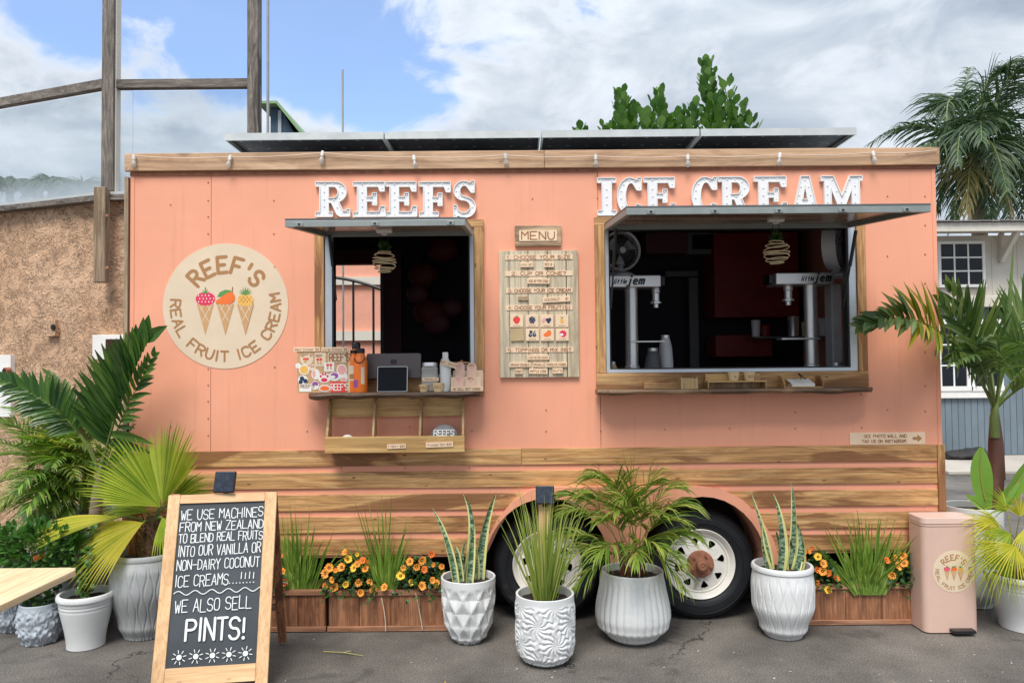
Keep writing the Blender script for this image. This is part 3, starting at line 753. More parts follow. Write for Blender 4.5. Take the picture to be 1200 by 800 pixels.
# wheels
def wheel(c, rot, label=None):
    w_ = bpy.data.objects.new('wheel', None); COL.objects.link(w_); w_.parent = trailer
    w_.location = Vector(c) - WL[trailer.name]; WL[w_.name] = Vector(c)
    t = MB('tyre')
    Rr = .345
    prof = [(.208, .02), (.215, .004), (.235, -.012), (.27, -.020), (.31, -.014), (.332, .004), (.342, .03), (.345, .06), (.345, .16), (.342, .19), (.325, .215), (.28, .225), (.21, .20)]
    t.lathe(prof, (0, 0, 0), 64, 'y', rf=lambda a, z, r: -.005 if (r > .338 and int(a * 30 / math.pi) % 2) else 0)
    # raised rings on the sidewall
    t.lathe([(.255, -.0185), (.257, -.0215), (.260, -.0215), (.262, -.0190)], (0, 0, 0), 64, 'y')
    t.lathe([(.300, -.0165), (.302, -.0195), (.305, -.0190), (.307, -.0150)], (0, 0, 0), 64, 'y')
    ty = t.build('tyre', w_, smooth=30, origin=(0, 0, 0)); ty.location = (0, 0, 0)
    r = MB('rim')
    holes = []
    for k in range(8):
        a = 2 * math.pi * (k + .5) / 8
        h = []
        for (rr, da) in ((.150, -.16), (.156, -.10), (.158, 0), (.156, .10), (.150, .16), (.140, .15), (.112, .035), (.108, 0), (.112, -.035), (.140, -.15)):
            h.append((rr * math.cos(a + da), rr * math.sin(a + da)))
        holes.append(h)
    circ = [(.172 * math.cos(2 * math.pi * i / 64), .172 * math.sin(2 * math.pi * i / 64)) for i in range(64)]
    def dish(x, y, z):
        q = math.hypot(x, z); return Vector((x, y + .018 * max(0, (q - .085)) / .085, z))
    for k in range(8):
        a0 = 2 * math.pi * k / 8; a1 = 2 * math.pi * (k + 1) / 8; q = 8
        o = [(.172 * math.cos(a0 + (a1 - a0) * i / q), .172 * math.sin(a0 + (a1 - a0) * i / q)) for i in range(q + 1)] + [(.06 * math.cos(a1 - (a1 - a0) * i / q), .06 * math.sin(a1 - (a1 - a0) * i / q)) for i in range(q + 1)]
        r.prism(o, .012, .017, [holes[k]], fr=dish)
    r.lathe([(.172, .030), (.176, .020), (.186, .028), (.193, .014), (.205, -.004), (.213, -.010), (.217, -.004), (.214, .02), (.20, .06), (.20, .15)], (0, 0, 0), 64, 'y')
    ri = r.build('rim', w_, smooth=30, origin=(0, 0, 0)); ri.location = (0, 0, 0)
    b = MB('blackm'); b.disc((0, .16, 0), .2, 32, 'y'); bb = b.build('brake_drum', w_, origin=(0, 0, 0)); bb.location = (0, 0, 0)
    h = MB('rust')
    h.lathe([(.083, .018), (.083, -.004), (.076, -.010), (.05, -.012), (.036, -.020), (.034, -.050), (.028, -.058), (.020, -.060), (.012, -.056), (.001, -.058)], (0, 0, 0), 32, 'y')
    for k in range(5):
        a = 2 * math.pi * k / 5
        h.lathe([(.009, -.006), (.009, -.026), (.001, -.028)], (.062 * math.cos(a), 0, .062 * math.sin(a)), 6, 'y')
    hh = h.build('hub', w_, smooth=30, origin=(0, 0, 0)); hh.location = (0, 0, 0)
    w_.rotation_euler = (0, rot, 0)
    return w_
cw2 = W(821, 663, .055); cw1 = W(641.5, 665, .055)
cw2.z = cw1.z = .345
w_ = wheel(cw2, R(11))
w1 = copy_tree(w_, trailer); w1.location = cw1 - WL[trailer.name]; w1.rotation_euler = (0, R(30), 0)

# window trims (wood), frames (aluminium)
def wbox(x0, x1, z0, z1, y0, y1, mat, name, bevel=.002, parent=None): 
    m_ = MB(mat); m_.box(x0, x1, y0, y1, z0, z1); return m_.build(name, parent or trailer, bevel=bevel)
def trims(w_, l, r, t, b):
    x0, x1, z0, z1 = w_['x0'], w_['x1'], w_['z0'], w_['z1']
    wbox(x0 - l, x0 - .001, z0 + .001, z1, -.026, -.001, 'wood_z', 'window_trim')
    wbox(x1 + .001, x1 + r, z0 + .001, z1, -.026, -.001, 'wood_z', 'window_trim')
    wbox(x0 - l, x1 + r, z1 + .001, z1 + t, -.026, -.001, 'wood_x', 'window_trim')
    wbox(x0 - l, x1 + r, z0 - b, z0 - .001, -.028, -.001, 'wood_x', 'window_trim')
trims(lw, .06, .06, .05, .085)
trims(rw, .062, .055, .05, .11)
def aluframe(w_, l, r, t, b):
    x0, x1, z0, z1 = w_['x0'] + .001, w_['x1'] - .001, w_['z0'] + .001, w_['z1'] - .001
    m_ = MB('alu'); m_.prism(rect(x0, x1, z0, z1), -.012, .06, [rect(x0 + l, x1 - r, z0 + b, z1 - t)])
    fr = m_.build('window_frame', trailer, bevel=.002)
    m_ = MB('black'); m_.prism(rect(x0 + l + .001, x1 - r - .001, z0 + b + .001, z1 - t - .001), .0, .055, [rect(x0 + l + .009, x1 - r - .009, z0 + b + .008, z1 - t - .012)])
    m_.build('window_seal', trailer)
aluframe(lw, .045, .026, .02, .02)
aluframe(rw, .024, .045, .02, .022)
M['flap_under'] = wood('flap_underside', [(.10, .045, .03), (.22, .11, .075), (.38, .26, .19), (.46, .36, .28)], 'x', rough=.18, scale=.9, knots=0, streak=.5)  # brown-red streaks paint a reflection into the panel colour
M['flap_top'] = plain('flap_top', (.10, .11, .115), .45, .1)
def flap(x0, x1, zh, L, zf, nlug):
    p = bpy.data.objects.new('window_flap', None); COL.objects.link(p); p.parent = trailer
    o = Vector(((x0 + x1) / 2, -.03, zh)); p.location = o - WL[trailer.name]; WL[p.name] = o
    def at(x, s, n): return Vector((x, -.03 - L * s, zh + (zf - zh) * s + n))
    def slab(mat, xa, xb, sa, sb, n0, n1, name, bevel=.002):
        m_ = MB(mat); vs = [at(x, s_, n) for x in (xa, xb) for s_ in (sa, sb) for n in (n0, n1)]
        m_.raw(vs, [(0, 1, 3, 2), (4, 6, 7, 5), (0, 4, 5, 1), (2, 3, 7, 6), (0, 2, 6, 4), (1, 5, 7, 3)]); return m_.build(name, p, bevel=bevel)
    slab('flap_under', x0 + .012, x1 - .012, .012, .985, .014, .020, 'flap_panel', 0)
    slab('flap_top', x0, x1, 0, 1.0, .0215, .032, 'flap_skin', 0)
    slab('flap_rail', x0, x1, .975, 1.0, -.012, .021, 'flap_rail')
    slab('flap_rail', x0, x1, .0, .03, -.012, .021, 'flap_rail')
    slab('flap_rail', x0, x0 + .028, .031, .974, -.012, .021, 'flap_rail')
    slab('flap_rail', x1 - .028, x1, .031, .974, -.012, .021, 'flap_rail')
    for i in range(nlug):
        xx = x0 + (x1 - x0) * (.08 + .84 * i / (nlug - 1))
        slab('flap_rail', xx - .02, xx + .02, 1.001, 1.006, -.008, .012, 'latch_lug', .001)
        slab('black', xx - .006, xx + .006, 1.0065, 1.009, -.002, .007, 'latch_screw', 0)
    return p
f1 = flap(-1.163, -.236, zc(274.5), .77, W(440, 262.5, -.80).z, 3)
f2 = flap(.578, 2.10, zc(269.5), .88, W(900, 247.5, -.91).z, 5)
m_ = MB('black')
for a, b, c in ((W(386, 276, -.06), W(390, 312, -.03), W(394, 352, -.005)), ):
    m_.tube([a, b], .011, 8); m_.tube([b, c], .006, 8)
m_.build('gas_strut', trailer, smooth=True)
m_ = MB('black'); a, b, c = W(1003, 270, -.10), W(996, 312, -.05), W(988, 360, -.005); m_.tube([a, b], .011, 8); m_.tube([b, c], .006, 8); m_.build('gas_strut', trailer, smooth=True)
m_ = MB('black'); a, b, c = W(722, 268, -.10), W(719, 312, -.05), W(716, 362, -.005); m_.tube([a, b], .011, 8); m_.tube([b, c], .006, 8); m_.build('gas_strut', trailer, smooth=True)
# screws and rivets on the skin
m_ = MB('rust')
def screw(px, py):
    q = W(px, py); m_.lathe([(.0045, 0), (.004, -.0035), (.0008, -.0042)], (q.x, -.0005, q.z), 7, 'y')
for y in (214, 235, 254, 274, 432, 451, 470, 490, 510): screw(244, y)
for y in (228, 262, 296, 330, 370, 410, 450, 480): screw(1084, y + 2)
for x, y in ((321, 235), (321, 274), (322, 313), (322, 430), (473, 214), (624, 233), (700, 232), (704, 484), (704, 505), (779, 503), (855, 502), (932, 502), (932, 483), (1010, 501), (553, 505), (1009, 462), (480, 500), (360, 505), (200, 240), (200, 500), (1040, 230), (1040, 300), (1040, 480), (640, 505), (640, 480), (475, 548), (550, 548), (400, 548)): screw(x, y)
m_.build('screw', trailer, kind='stuff')
# seam strip under the right window
m_ = MB('rust')

# live-edge shelves: outline along the front edge wanders
def liveshelf(x0, x1, z, y1, dep, th, seed):
    random.seed(seed); m_ = MB('slab'); n = 40; vs = []; fs = []
    for i in range(n + 1):
        t = i / n; x = x0 + (x1 - x0) * t
        e = dep * (1 - .10 * abs(noise.noise((t * 6, seed, 0))) - .25 * max(0, .04 - t) / .04 - (.5 * ((t - .93) / .07) ** 2 if t > .93 else 0)) + .008 * noise.noise((t * 30, seed, 2))
        b = th * (1 + .35 * noise.noise((t * 9, seed, 5)))
        vs += [(x, y1, z), (x, y1 - e, z), (x, y1 - e - .006, z - b * .45), (x, y1 - e + .012, z - b), (x, y1, z - b)]
    for i in range(n):
        for k in range(5):
            a = i * 5 + k; b = i * 5 + (k + 1) % 5; fs.append((a, b, b + 5, a + 5))
    fs += [(4, 3, 2, 1, 0), tuple(n * 5 + k for k in range(5))]
    m_.raw(vs, fs); return m_.build('shelf', trailer, smooth=True)
ZSL = W(460, 459.5, -.20).z
ZSR = W(860, 455.5, -.17).z
liveshelf(W(362, 463, -.17).x, W(566, 463, -.1).x, ZSL, -.029, .19, .036, 3)
liveshelf(W(699, 458, -.1).x, W(1028, 456, -.17).x, ZSR, -.029, .165, .030, 8)

# ------------------------------------------------------------------ inside the trailer
def inpart(mat, x0, y0, x1, y1, Y, th, name, kw=None):
    a = W(x0, y1, Y); b = W(x1, y0, Y)
    m_ = MB(mat); m_.box(a.x, b.x, Y, Y + th, a.z, b.z); return m_.build(name, trailer, bevel=.004)
inpart('red_int', 838, 272, 935, 372, 1.6, .35, 'wall_cupboard')
inpart('red_int', 839, 392, 905, 418, 1.6, .3, 'drawer_front')
inpart('mar_int', 757, 272, 806, 297, 1.7, .25, 'wall_cupboard')
inpart('grey_int', 806, 272, 842, 298, 1.7, .2, 'notice_frame')
inpart('screen', 812, 275, 835, 292, 1.69, .008, 'notice')
inpart('grey_int', 780, 317, 818, 324, 1.9, .05, 'door_frame'); inpart('grey_int', 809, 325, 818, 440, 1.9, .05, 'door_frame')
inpart('mar_int', 447, 311, 470, 470, 1.9, .05, 'door_frame'); inpart('mar_int', 384, 292, 470, 310, 1.9, .05, 'door_frame')

inpart('grey_int', 446, 311, 450, 470, 1.86, .03, 'door_edge')
# counter
m_ = MB('grey_int'); m_.box(xc(712), xc(1000), .10, .75, zc(440) - .05, zc(440) - .01); m_.build('counter', trailer)
m_ = MB('mar_int'); m_.box(xc(395), xc(552), .10, .60, zc(447) - .05, zc(447) - .01); m_.build('counter', trailer)
m_ = MB('red_int')
for (x, y, r_) in ((519, 292, .13), (495, 322, .12), (503, 366, .13), (489, 345, .09), (512, 378, .11), (530, 360, .09)):
    q = W(x, y, 1.5); 
    m2 = MB('red_dim' if r_ >= .12 else 'mar_int'); m2.ball(q, r_, 14, 8, (1, .5, .85)); m2.build('lantern_ball', trailer, smooth=True)

# ------------------------------------------------------------------ marquee letters
def arcpts(cx, cy, rx, ry, a0, a1, n=12): return [(cx + rx * math.cos(R(a0 + (a1 - a0) * i / n)), cy + ry * math.sin(R(a0 + (a1 - a0) * i / n))) for i in range(n + 1)]
LT = {}
s_ = .13                                     # serif thickness
LT['I'] = ([(0, 0), (1, 0), (1, s_), (.76, s_), (.76, 1 - s_), (1, 1 - s_), (1, 1), (0, 1), (0, 1 - s_), (.24, 1 - s_), (.24, s_), (0, s_)], [])
LT['E'] = ([(0, 0), (1, 0), (1, .30), (.86, .30), (.80, s_ + .01), (.42, s_ + .01), (.42, .44), (.60, .44), (.60, .33), (.74, .33), (.74, .68), (.60, .68), (.60, .57), (.42, .57), (.42, 1 - s_ - .01), (.78, 1 - s_ - .01), (.84, .72), (.98, .72), (.98, 1), (0, 1), (0, 1 - s_), (.13, 1 - s_), (.13, s_), (0, s_)], [])
LT['F'] = ([(0, 0), (.60, 0), (.60, s_), (.42, s_), (.42, .42), (.58, .42), (.58, .31), (.72, .31), (.72, .67), (.58, .67), (.58, .56), (.42, .56), (.42, 1 - s_ - .01), (.78, 1 - s_ - .01), (.84, .70), (.98, .70), (.98, 1), (0, 1), (0, 1 - s_), (.13, 1 - s_), (.13, s_), (0, s_)], [])
LT['R'] = ([(0, 0), (.50, 0), (.50, s_), (.38, s_), (.38, .40), (.46, .40), (.62, .06), (.72, 0), (1, 0), (1, .22), (.90, .22), (.90, s_ + .03), (.80, s_ + .03), (.68, .42)] + arcpts(.58, .71, .32, .29, -60, 90, 12) + [(0, 1), (0, 1 - s_), (.12, 1 - s_), (.12, s_), (0, s_)],
           [[(.38, .54), (.38, .86)] + arcpts(.52, .70, .13, .16, 80, -80, 8)])
LT['A'] = ([(0, 0), (.40, 0), (.40, s_), (.31, s_), (.345, .24), (.62, .24), (.655, s_), (.56, s_), (.56, 0), (1, 0), (1, s_), (.93, s_), (.66, 1), (.34, 1), (.07, s_), (0, s_)], [[(.39, .38), (.58, .38), (.485, .74)]])
LT['M'] = ([(0, 0), (.32, 0), (.32, s_), (.24, s_), (.24, .66), (.44, .10), (.54, .10), (.74, .66), (.74, s_), (.66, s_), (.66, 0), (1, 0), (1, s_), (.93, s_), (.93, 1 - s_), (1, 1 - s_), (1, 1), (.70, 1), (.50, .46), (.30, 1), (0, 1), (0, 1 - s_), (.08, 1 - s_), (.08, s_), (0, s_)], [])
LT['C'] = ([(.98, 1), (.85, 1), (.82, .95)] + arcpts(.52, .5, .52, .5, 62, 318, 22) + [(.98, .26), (.80, .30)] + arcpts(.56, .5, .22, .36, 308, 60, 18) + [(.80, .66), (.98, .66)], [])
LT['S'] = ([(.93, 1), (.80, 1), (.78, .95)] + arcpts(.47, .735, .42, .265, 60, 250, 14) + arcpts(.47, .30, .27, .17, 75, -150, 12)[::1] + [(.17, .34), (.03, .34), (.03, 0), (.16, 0), (.2, .06)] + arcpts(.52, .28, .46, .28, -115, 72, 14) + arcpts(.50, .73, .19, .145, 250, 60, 10) + [(.79, .68), (.93, .68)], [])
def bulbs_of(ch):
    B = {'I': [(.2, .07), (.8, .07), (.2, .93), (.8, .93), (.5, .3), (.5, .5), (.5, .7)],
         'E': [(.07, .07), (.28, .07), (.5, .07), (.72, .07), (.93, .2), (.28, .3), (.28, .5), (.5, .5), (.67, .4), (.67, .62), (.28, .7), (.07, .93), (.28, .93), (.5, .93), (.72, .93), (.91, .82)],
         'F': [(.07, .07), (.28, .07), (.5, .07), (.28, .3), (.28, .5), (.5, .49), (.65, .38), (.65, .6), (.28, .7), (.07, .93), (.28, .93), (.5, .93), (.72, .93), (.91, .82)],
         'R': [(.07, .07), (.25, .07), (.43, .07), (.25, .3), (.25, .5), (.25, .72), (.07, .93), (.27, .93), (.5, .93), (.7, .87), (.78, .70), (.7, .53), (.52, .47), (.62, .27), (.75, .09), (.94, .13)],
         'A': [(.08, .07), (.3, .07), (.2, .3), (.28, .5), (.36, .72), (.5, .9), (.63, .72), (.7, .5), (.5, .31), (.78, .3), (.7, .07), (.92, .07)],
         'M': [(.07, .07), (.25, .07), (.16, .3), (.16, .52), (.16, .74), (.07, .93), (.28, .9), (.38, .6), (.49, .3), (.6, .6), (.71, .9), (.93, .93), (.83, .74), (.83, .52), (.83, .3), (.75, .07), (.93, .07)],
         'C': [(.9, .93), (.9, .74), (.72, .9), (.5, .93), (.28, .82), (.17, .65), (.15, .45), (.2, .25), (.36, .1), (.56, .06), (.76, .13), (.9, .24)],
         'S': [(.86, .93), (.86, .76), (.66, .93), (.45, .93), (.26, .87), (.16, .73), (.25, .58), (.45, .5), (.66, .43), (.84, .29), (.76, .12), (.55, .05), (.35, .09), (.1, .08), (.1, .26)]}
    return B[ch]
def letter(ch, px0, px1, ptop, pbot, label, group):
    a = W(px0, pbot); b = W(px1, ptop)
    w_, h_ = b.x - a.x, b.z - a.z
    o = Vector((a.x, -.002, a.z))
    t = thing('marquee_letter', label, 'sign letter', (a.x + w_ / 2, -.002, a.z), group)
    outer, holes = LT[ch]
    P = lambda p: (o.x + p[0] * w_, o.z + p[1] * h_)
    m_ = MB('letter_white'); m_.prism([P(p) for p in outer], -.020, -.002, [[P(p) for p in h] for h in holes]); m_.build('letter_face', t)
    m_ = MB('white')
    for l in [outer] + holes:
        pts = [P(p) for p in l]
        for p, q in zip(pts, pts[1:] + pts[:1]):
            m_.bar((p[0], -.016, p[1]), (q[0], -.016, q[1]), .0045, .026, up=Vector((0, 1, 0)))
    m_.build('letter_rim', t)
    m_ = MB('bulb_glow')
    for p in bulbs_of(ch):
        q = P(p); m_.ball((q[0], -.0205, q[1]), .0055, 8, 5)
    m_.build('bulb', t, kind='stuff', smooth=True)
M['bulb_glow'] = plain('frosted_bulb', (.88, .86, .82), .15, .05)
order = ['first', 'second', 'third', 'fourth', 'last']
spec = [('R', 371, 411), ('E', 415, 452), ('E', 453, 489), ('F', 492, 529), ('S', 531, 558)]
lab = ['white bulb-studded letter R starting the sign REEFS over the narrow hatch', 'white bulb-studded letter E right after the R of REEFS', 'white bulb-studded letter E just before the F of REEFS', 'white bulb-studded letter F of the sign REEFS', 'white bulb-studded letter S ending the sign REEFS']
for (ch, a, b), l in zip(spec, lab): letter(ch, a, b, 214 if ch != 'S' else 213, 255 if ch != 'S' else 256, l, 'marquee letters on the pink wall')
spec = [('I', 700, 721), ('C', 723, 751), ('E', 754, 790), ('C', 810, 839), ('R', 841, 880), ('E', 883, 920), ('A', 927, 957), ('M', 961, 1008)]
lab = ['white bulb-studded letter I starting the word ICE', 'white bulb-studded letter C in the middle of the word ICE', 'white bulb-studded letter E ending the word ICE', 'white bulb-studded letter C starting the word CREAM', 'white bulb-studded letter R of the word CREAM', 'white bulb-studded letter E of CREAM between R and A', 'white bulb-studded letter A of the word CREAM', 'wide white bulb-studded letter M ending the word CREAM']
for (ch, a, b), l in zip(spec, lab):
    o_ = (a - 860) * .009
    letter(ch, a, b, 208 - o_, 252 - o_, l, 'marquee letters on the pink wall')

# ------------------------------------------------------------------ the round logo
def logo(fl, r, cols=('cream', 'ink_logo'), detail=True, back=True):
    """round badge: REEF'S over three fruit cones, REAL FRUIT ICE CREAM round the foot"""
    if back: fl.m(cols[0]); fl.disc(0, 0, r, 72)
    fl.m(cols[1])
    fl.arc("REEF'S", 0, 0, r * .66, 147, 31, r * .25, r * .145, r * .055)
    fl.arc("REAL FRUIT ICE CREAM", 0, 0, r * .80, 171, 375, r * .155, r * .115, r * .030 if detail else r * .04, inside=True)
    for k, (cx, kind) in enumerate(((-.32, 'berry'), (0, 'mango'), (.32, 'pine'))):
        cx *= r
        fl.m('cone'); fl.poly([(cx - .135 * r, .03 * r), (cx, -.46 * r), (cx + .135 * r, .03 * r)])
        fl.m(cols[0])
        for q in (-.25, 0, .25):
            for sg in (-1, 1):
                x0 = cx + q * r * .5 - sg * .10 * r; x1 = x0 + sg * .20 * r
                pts = []
                for i in range(9):
                    t = i / 8; x = x0 + (x1 - x0) * t; y = .03 * r - .36 * r * t - abs(q) * .02 * r
                    hw = .135 * r * (y + .46 * r) / (.49 * r)
                    if abs(x - cx) < hw - .004 * r: pts.append((x, y))
                if len(pts) > 1: fl.stroke(pts, .011 * r)
        if kind == 'berry':
            fl.m('pinkred'); fl.poly([(cx + .155 * r * (abs(math.cos(a)) ** .8) * (1 if math.cos(a) > 0 else -1), .115 * r + .105 * r * math.sin(a)) for a in [2 * math.pi * i / 24 for i in range(24)]])
            fl.m('paper')
            for i in range(14): fl.disc(cx - .11 * r + (i % 5) * .055 * r + (.02 * r if (i // 5) % 2 else 0), .07 * r + (i // 5) * .05 * r, .009 * r, 6, .014 * r)
            fl.m('green_print')
            for a in (30, 65, 95, 125, 155): fl.poly([(cx - .015 * r, .2 * r), (cx + .015 * r, .2 * r), (cx + .09 * r * math.cos(R(a)), .2 * r + .085 * r * math.sin(R(a)))])
            fl.m('green_print'); fl.stroke([(cx, .2 * r), (cx, .3 * r)], .014 * r)
        if kind == 'mango':
            fl.m('orange_print'); fl.poly([(cx - .15 * r, .04 * r), (cx - .155 * r, .08 * r), (cx - .10 * r, .12 * r), (cx - .03 * r, .17 * r), (cx + .05 * r, .22 * r), (cx + .12 * r, .215 * r), (cx + .155 * r, .15 * r), (cx + .145 * r, .08 * r), (cx + .09 * r, .035 * r), (cx, .025 * r)])
            fl.m('green_print'); fl.poly([(cx - .13 * r, .15 * r), (cx - .05 * r, .16 * r), (cx + .10 * r, .245 * r), (cx, .26 * r), (cx - .09 * r, .22 * r)])
            fl.m('ink'); fl.stroke([(cx + .105 * r, .215 * r), (cx + .115 * r, .30 * r)], .014 * r)
        if kind == 'pine':
            fl.m('yellow_print'); fl.disc(cx, .09 * r, .125 * r, 24, .10 * r)
            fl.m('ink_logo')
            for q in (-.06, 0, .06):
                fl.stroke([(cx + q * r - .04 * r, .15 * r), (cx + q * r + .04 * r, .05 * r)], .007 * r); fl.stroke([(cx + q * r + .04 * r, .15 * r), (cx + q * r - .04 * r, .05 * r)], .007 * r)
            fl.m('green_print')
            for a in (25, 45, 68, 90, 112, 135, 155): fl.poly([(cx - .022 * r, .17 * r), (cx + .022 * r, .17 * r), (cx + .13 * r * math.cos(R(a)), .17 * r + .14 * r * math.sin(R(a)))])
c = W(264.5, 358.5)
t = thing('logo_sign', 'big round cream badge with three fruit cones on the pink wall', 'sign', (c.x, -.001, c.z))
m_ = MB('cream'); R0 = 73.5 / 189
m_.prism([(c.x + R0 * math.cos(2 * math.pi * i / 96), c.z + R0 * math.sin(2 * math.pi * i / 96)) for i in range(96)], -.003, -.0005); m_.build('badge_disc', t)
fl = Flat((c.x, -.003, c.z)); fl.d = .0006; logo(fl, R0, back=False); fl.build('badge_print', t)
M['jar_glass'] = M['bulb']
# ------------------------------------------------------------------ roof: solar panels, string of bulbs
zp = W(600, 161.5, .2).z
edges = [(263, 449.5), (451, 633), (635, 819.5), (821.5, 1004)]
lab = ['solar panel at the left end of the trailer roof', 'second solar panel from the left above the sign REEFS', 'solar panel above the menu and the word ICE', 'solar panel at the right end of the trailer roof']
for (a, b), l in zip(edges, lab):
    xa, xb = W(a, 160, .2).x, W(b, 160, .2).x
    t = partempty('solar_panel', trailer, ((xa + xb) / 2, 1.0, zp))
    y0, y1 = .2, 1.85; h = .047; f = .010
    m_ = MB('alu_panel')
    m_.box(xa, xb, y0, y0 + .003, zp, zp + h); m_.box(xa, xb, y1 - .003, y1, zp, zp + h)
    m_.box(xa, xa + .003, y0 + .004, y1 - .004, zp, zp + h); m_.box(xb - .003, xb, y0 + .004, y1 - .004, zp, zp + h)
    m_.box(xa + .003, xb - .003, y0 + .004, y0 + f, zp, zp + .002); m_.box(xa + .003, xa + f, y0 + f, y1 - f, zp, zp + .002); m_.box(xb - f, xb - .003, y0 + f, y1 - f, zp, zp + .002)
    m_.build('panel_frame', t)
    m_ = MB('cell'); m_.box(xa + .004, xb - .004, y0 + .005, y1 - .005, zp + .030, zp + .034); m_.build('backsheet', t)
    m_ = MB('pv'); m_.box(xa + .004, xb - .004, y0 + .005, y1 - .005, zp + .0345, zp + .044); m_.build('panel_glass', t)
    m_ = MB('alu_panel')
    for i in range(8):
        for j in range(2):
            cx = xa + (xb - xa) * (i + .5) / 8; cy = y0 + .12 + j * .17
            m_.box(cx - .012, cx + .012, cy - .001, cy + .001, zp + .0285, zp + .0295); m_.box(cx - .001, cx + .001, cy - .012, cy + .012, zp + .0275, zp + .0284)
    m_.build('busbar_mark', t, kind='stuff')
    m_ = MB('alu_panel')
    m_.box(xa + .3, xb - .3, 1.2, 1.24, ZT, zp)
    m_.build('mounting_foot', t)
for x in (450.3, 634, 820.5):
    q = W(x, 162, .2)
# string of clear bulbs along the trim
sp = [(157, 190), (270, 191), (378, 186), (485, 191), (592, 189), (698, 190), (806, 190), (914, 188), (1023, 186)]
t = thing('string_lights', 'white cord of small clear bulbs along the wooden roof trim', 'string lights', (0, -.04, ZT))
pts = [W(150, 200, -.05)] + [W(x, y - 7, -.045) for x, y in sp] + [W(1098, 176, -.04)]
tops = []
m_ = MB('wire')
for a, b in zip(pts, pts[1:]):
    path = [a.lerp(b, i / 10) + Vector((0, 0, -.010 * math.sin(math.pi * i / 10))) for i in range(11)]
    m_.tube(path, .0028, 5)
m_.build('cord', t, smooth=True)
proto = {}
for i, (x, y) in enumerate(sp):
    q = W(x, y - 7, -.047)
    if i == 0:
        m_ = MB('socket'); m_.lathe([(.001, .012), (.009, .010), (.011, -.012), (.010, -.022), (.001, -.022)], q, 10); so_ = m_.build('socket', t, smooth=30, origin=q)
        m_ = MB('bulb'); m_.lathe([(.008, -.022), (.010, -.030), (.015, -.044), (.017, -.054), (.013, -.064), (.006, -.069), (.001, -.070)], q, 12); bu = m_.build('bulb', t, smooth=60, origin=q)
    else:
        rt = (random.uniform(-.15, .15), random.uniform(-.25, .25), 0)
        inst(so_, t, q, rt); inst(bu, t, q, rt)

# ------------------------------------------------------------------ menu
def plaque(name, px0, py0, px1, py1, Y, th, mat, label=None, cat=None, parent=None, bevel=.002, group=None, tilt=0):
    a = W(px0, py1, Y); b = W(px1, py0, Y)
    m_ = MB(mat); w2, h2 = (b.x - a.x) / 2, (b.z - a.z) / 2; cx, cz = (a.x + b.x) / 2, (a.z + b.z) / 2
    mt = Matrix.Translation((cx, 0, cz)) @ Matrix.Rotation(tilt, 4, 'Y')
    m_.box(-w2, w2, Y, Y + th, -h2, h2, mt)
    o = m_.build(name, parent, bevel=bevel)
    if label: o['label'] = label
    if cat: o['category'] = cat
    if group: o['group'] = group
    return o, (cx, cz, w2, h2)
c = W(631, 368)
menu = thing('menu_board', 'tall grey wooden menu board with pale strips and eight fruit tiles', 'menu board', (c.x, -.015, c.z))
bx = [(586, 597), (597.2, 619), (619.2, 642), (642.2, 664), (664.2, 677)]
for a, b in bx: plaque('plank', a, 293.5 - (a - 630) * .009, b, 442 - (a - 630) * .009, -.022, .020, 'grey_wood', parent=menu, bevel=.0015)
strips = [("1. CHOOSE YOUR SIZE", 592, 671, 298, 304.5, .0), ("2. CUP OR CONE?", 592, 671, 317, 323.5, 0), ("3. CHOOSE YOUR ICE CREAM", 593, 671, 337, 343.5, 0), ("4. CHOOSE YOUR FRUIT(S)", 593, 671, 357, 363.5, 0), ("5. TOPPINGS OR MIX INS?", 593, 672, 406.5, 413, 0)]
def printed(txt, ob, box_, Y, h, mat='ink', wk=.75, stf=.16, parent=None, gap=.34, tilt=0):
    cx, cz, w2, h2 = box_
    fl = Flat((cx, Y, cz), d=.0006); fl.u = Vector((math.cos(tilt), 0, -math.sin(tilt))); fl.v = Vector((math.sin(tilt), 0, math.cos(tilt)))
    fl.m(mat)
    fl.text(txt, 0, -h / 2, h, h * wk, h * stf, gap=gap, centre=True, jit=.04)
    return fl.build('lettering', parent or ob)
def tlen(t, gap=.34): return sum((.35 if c in "I.'!il1" else .55 if c == ' ' else 1) + gap for c in t) - gap
for txt, a, b, y0, y1, _ in strips:
    o, bb = plaque('menu_strip', a, y0, b, y1, -.026, .004, 'veneer', parent=menu, bevel=0)
    h = bb[3] * 1.30; wk = bb[2] * 1.86 / tlen(txt) / h
    printed(txt, o, bb, -.026, h, wk=min(wk, .95), stf=.17)
tags = [("MINI $7", 610, 625, 307.5, 313, -.01), ("REG $9", 638, 649, 306.5, 313, .02), ("ADD $1 FOR CONE", 618, 644, 326, 332.5, .02), ("VANILLA", 607, 619, 347, 351.5, 0), ("COCONUT + $1", 636, 668, 347.5, 354, -.05),
        ("ADD $1.50 EACH", 618, 643.5, 416, 421.5, 0), ("GRAHAM CRUMBLE", 597, 622, 424.5, 430, 0), ("GRANOLA", 624.5, 638, 424.5, 430, .04), ("CHOCOLATE CHUNKS", 639, 664.5, 424, 430, 0), ("HONEY", 603.5, 612.5, 432, 438, 0), ("WAFFLE CONE", 620, 641.5, 431.5, 438, .02), ("NUTS", 647.5, 659.5, 431, 437.5, -.02)]
for txt, a, b, y0, y1, tl in tags:
    o, bb = plaque('menu_tag', a, y0, b, y1, -.034, .012, 'veneer' if txt != 'VANILLA' else 'menu_wood', parent=menu, bevel=.0006, tilt=tl)
    h = bb[3] * .85; wk = bb[2] * 1.75 / tlen(txt) / h
    if txt != 'VANILLA': printed(txt, o, bb, -.034, h, wk=min(wk, .9), stf=.14, tilt=tl)
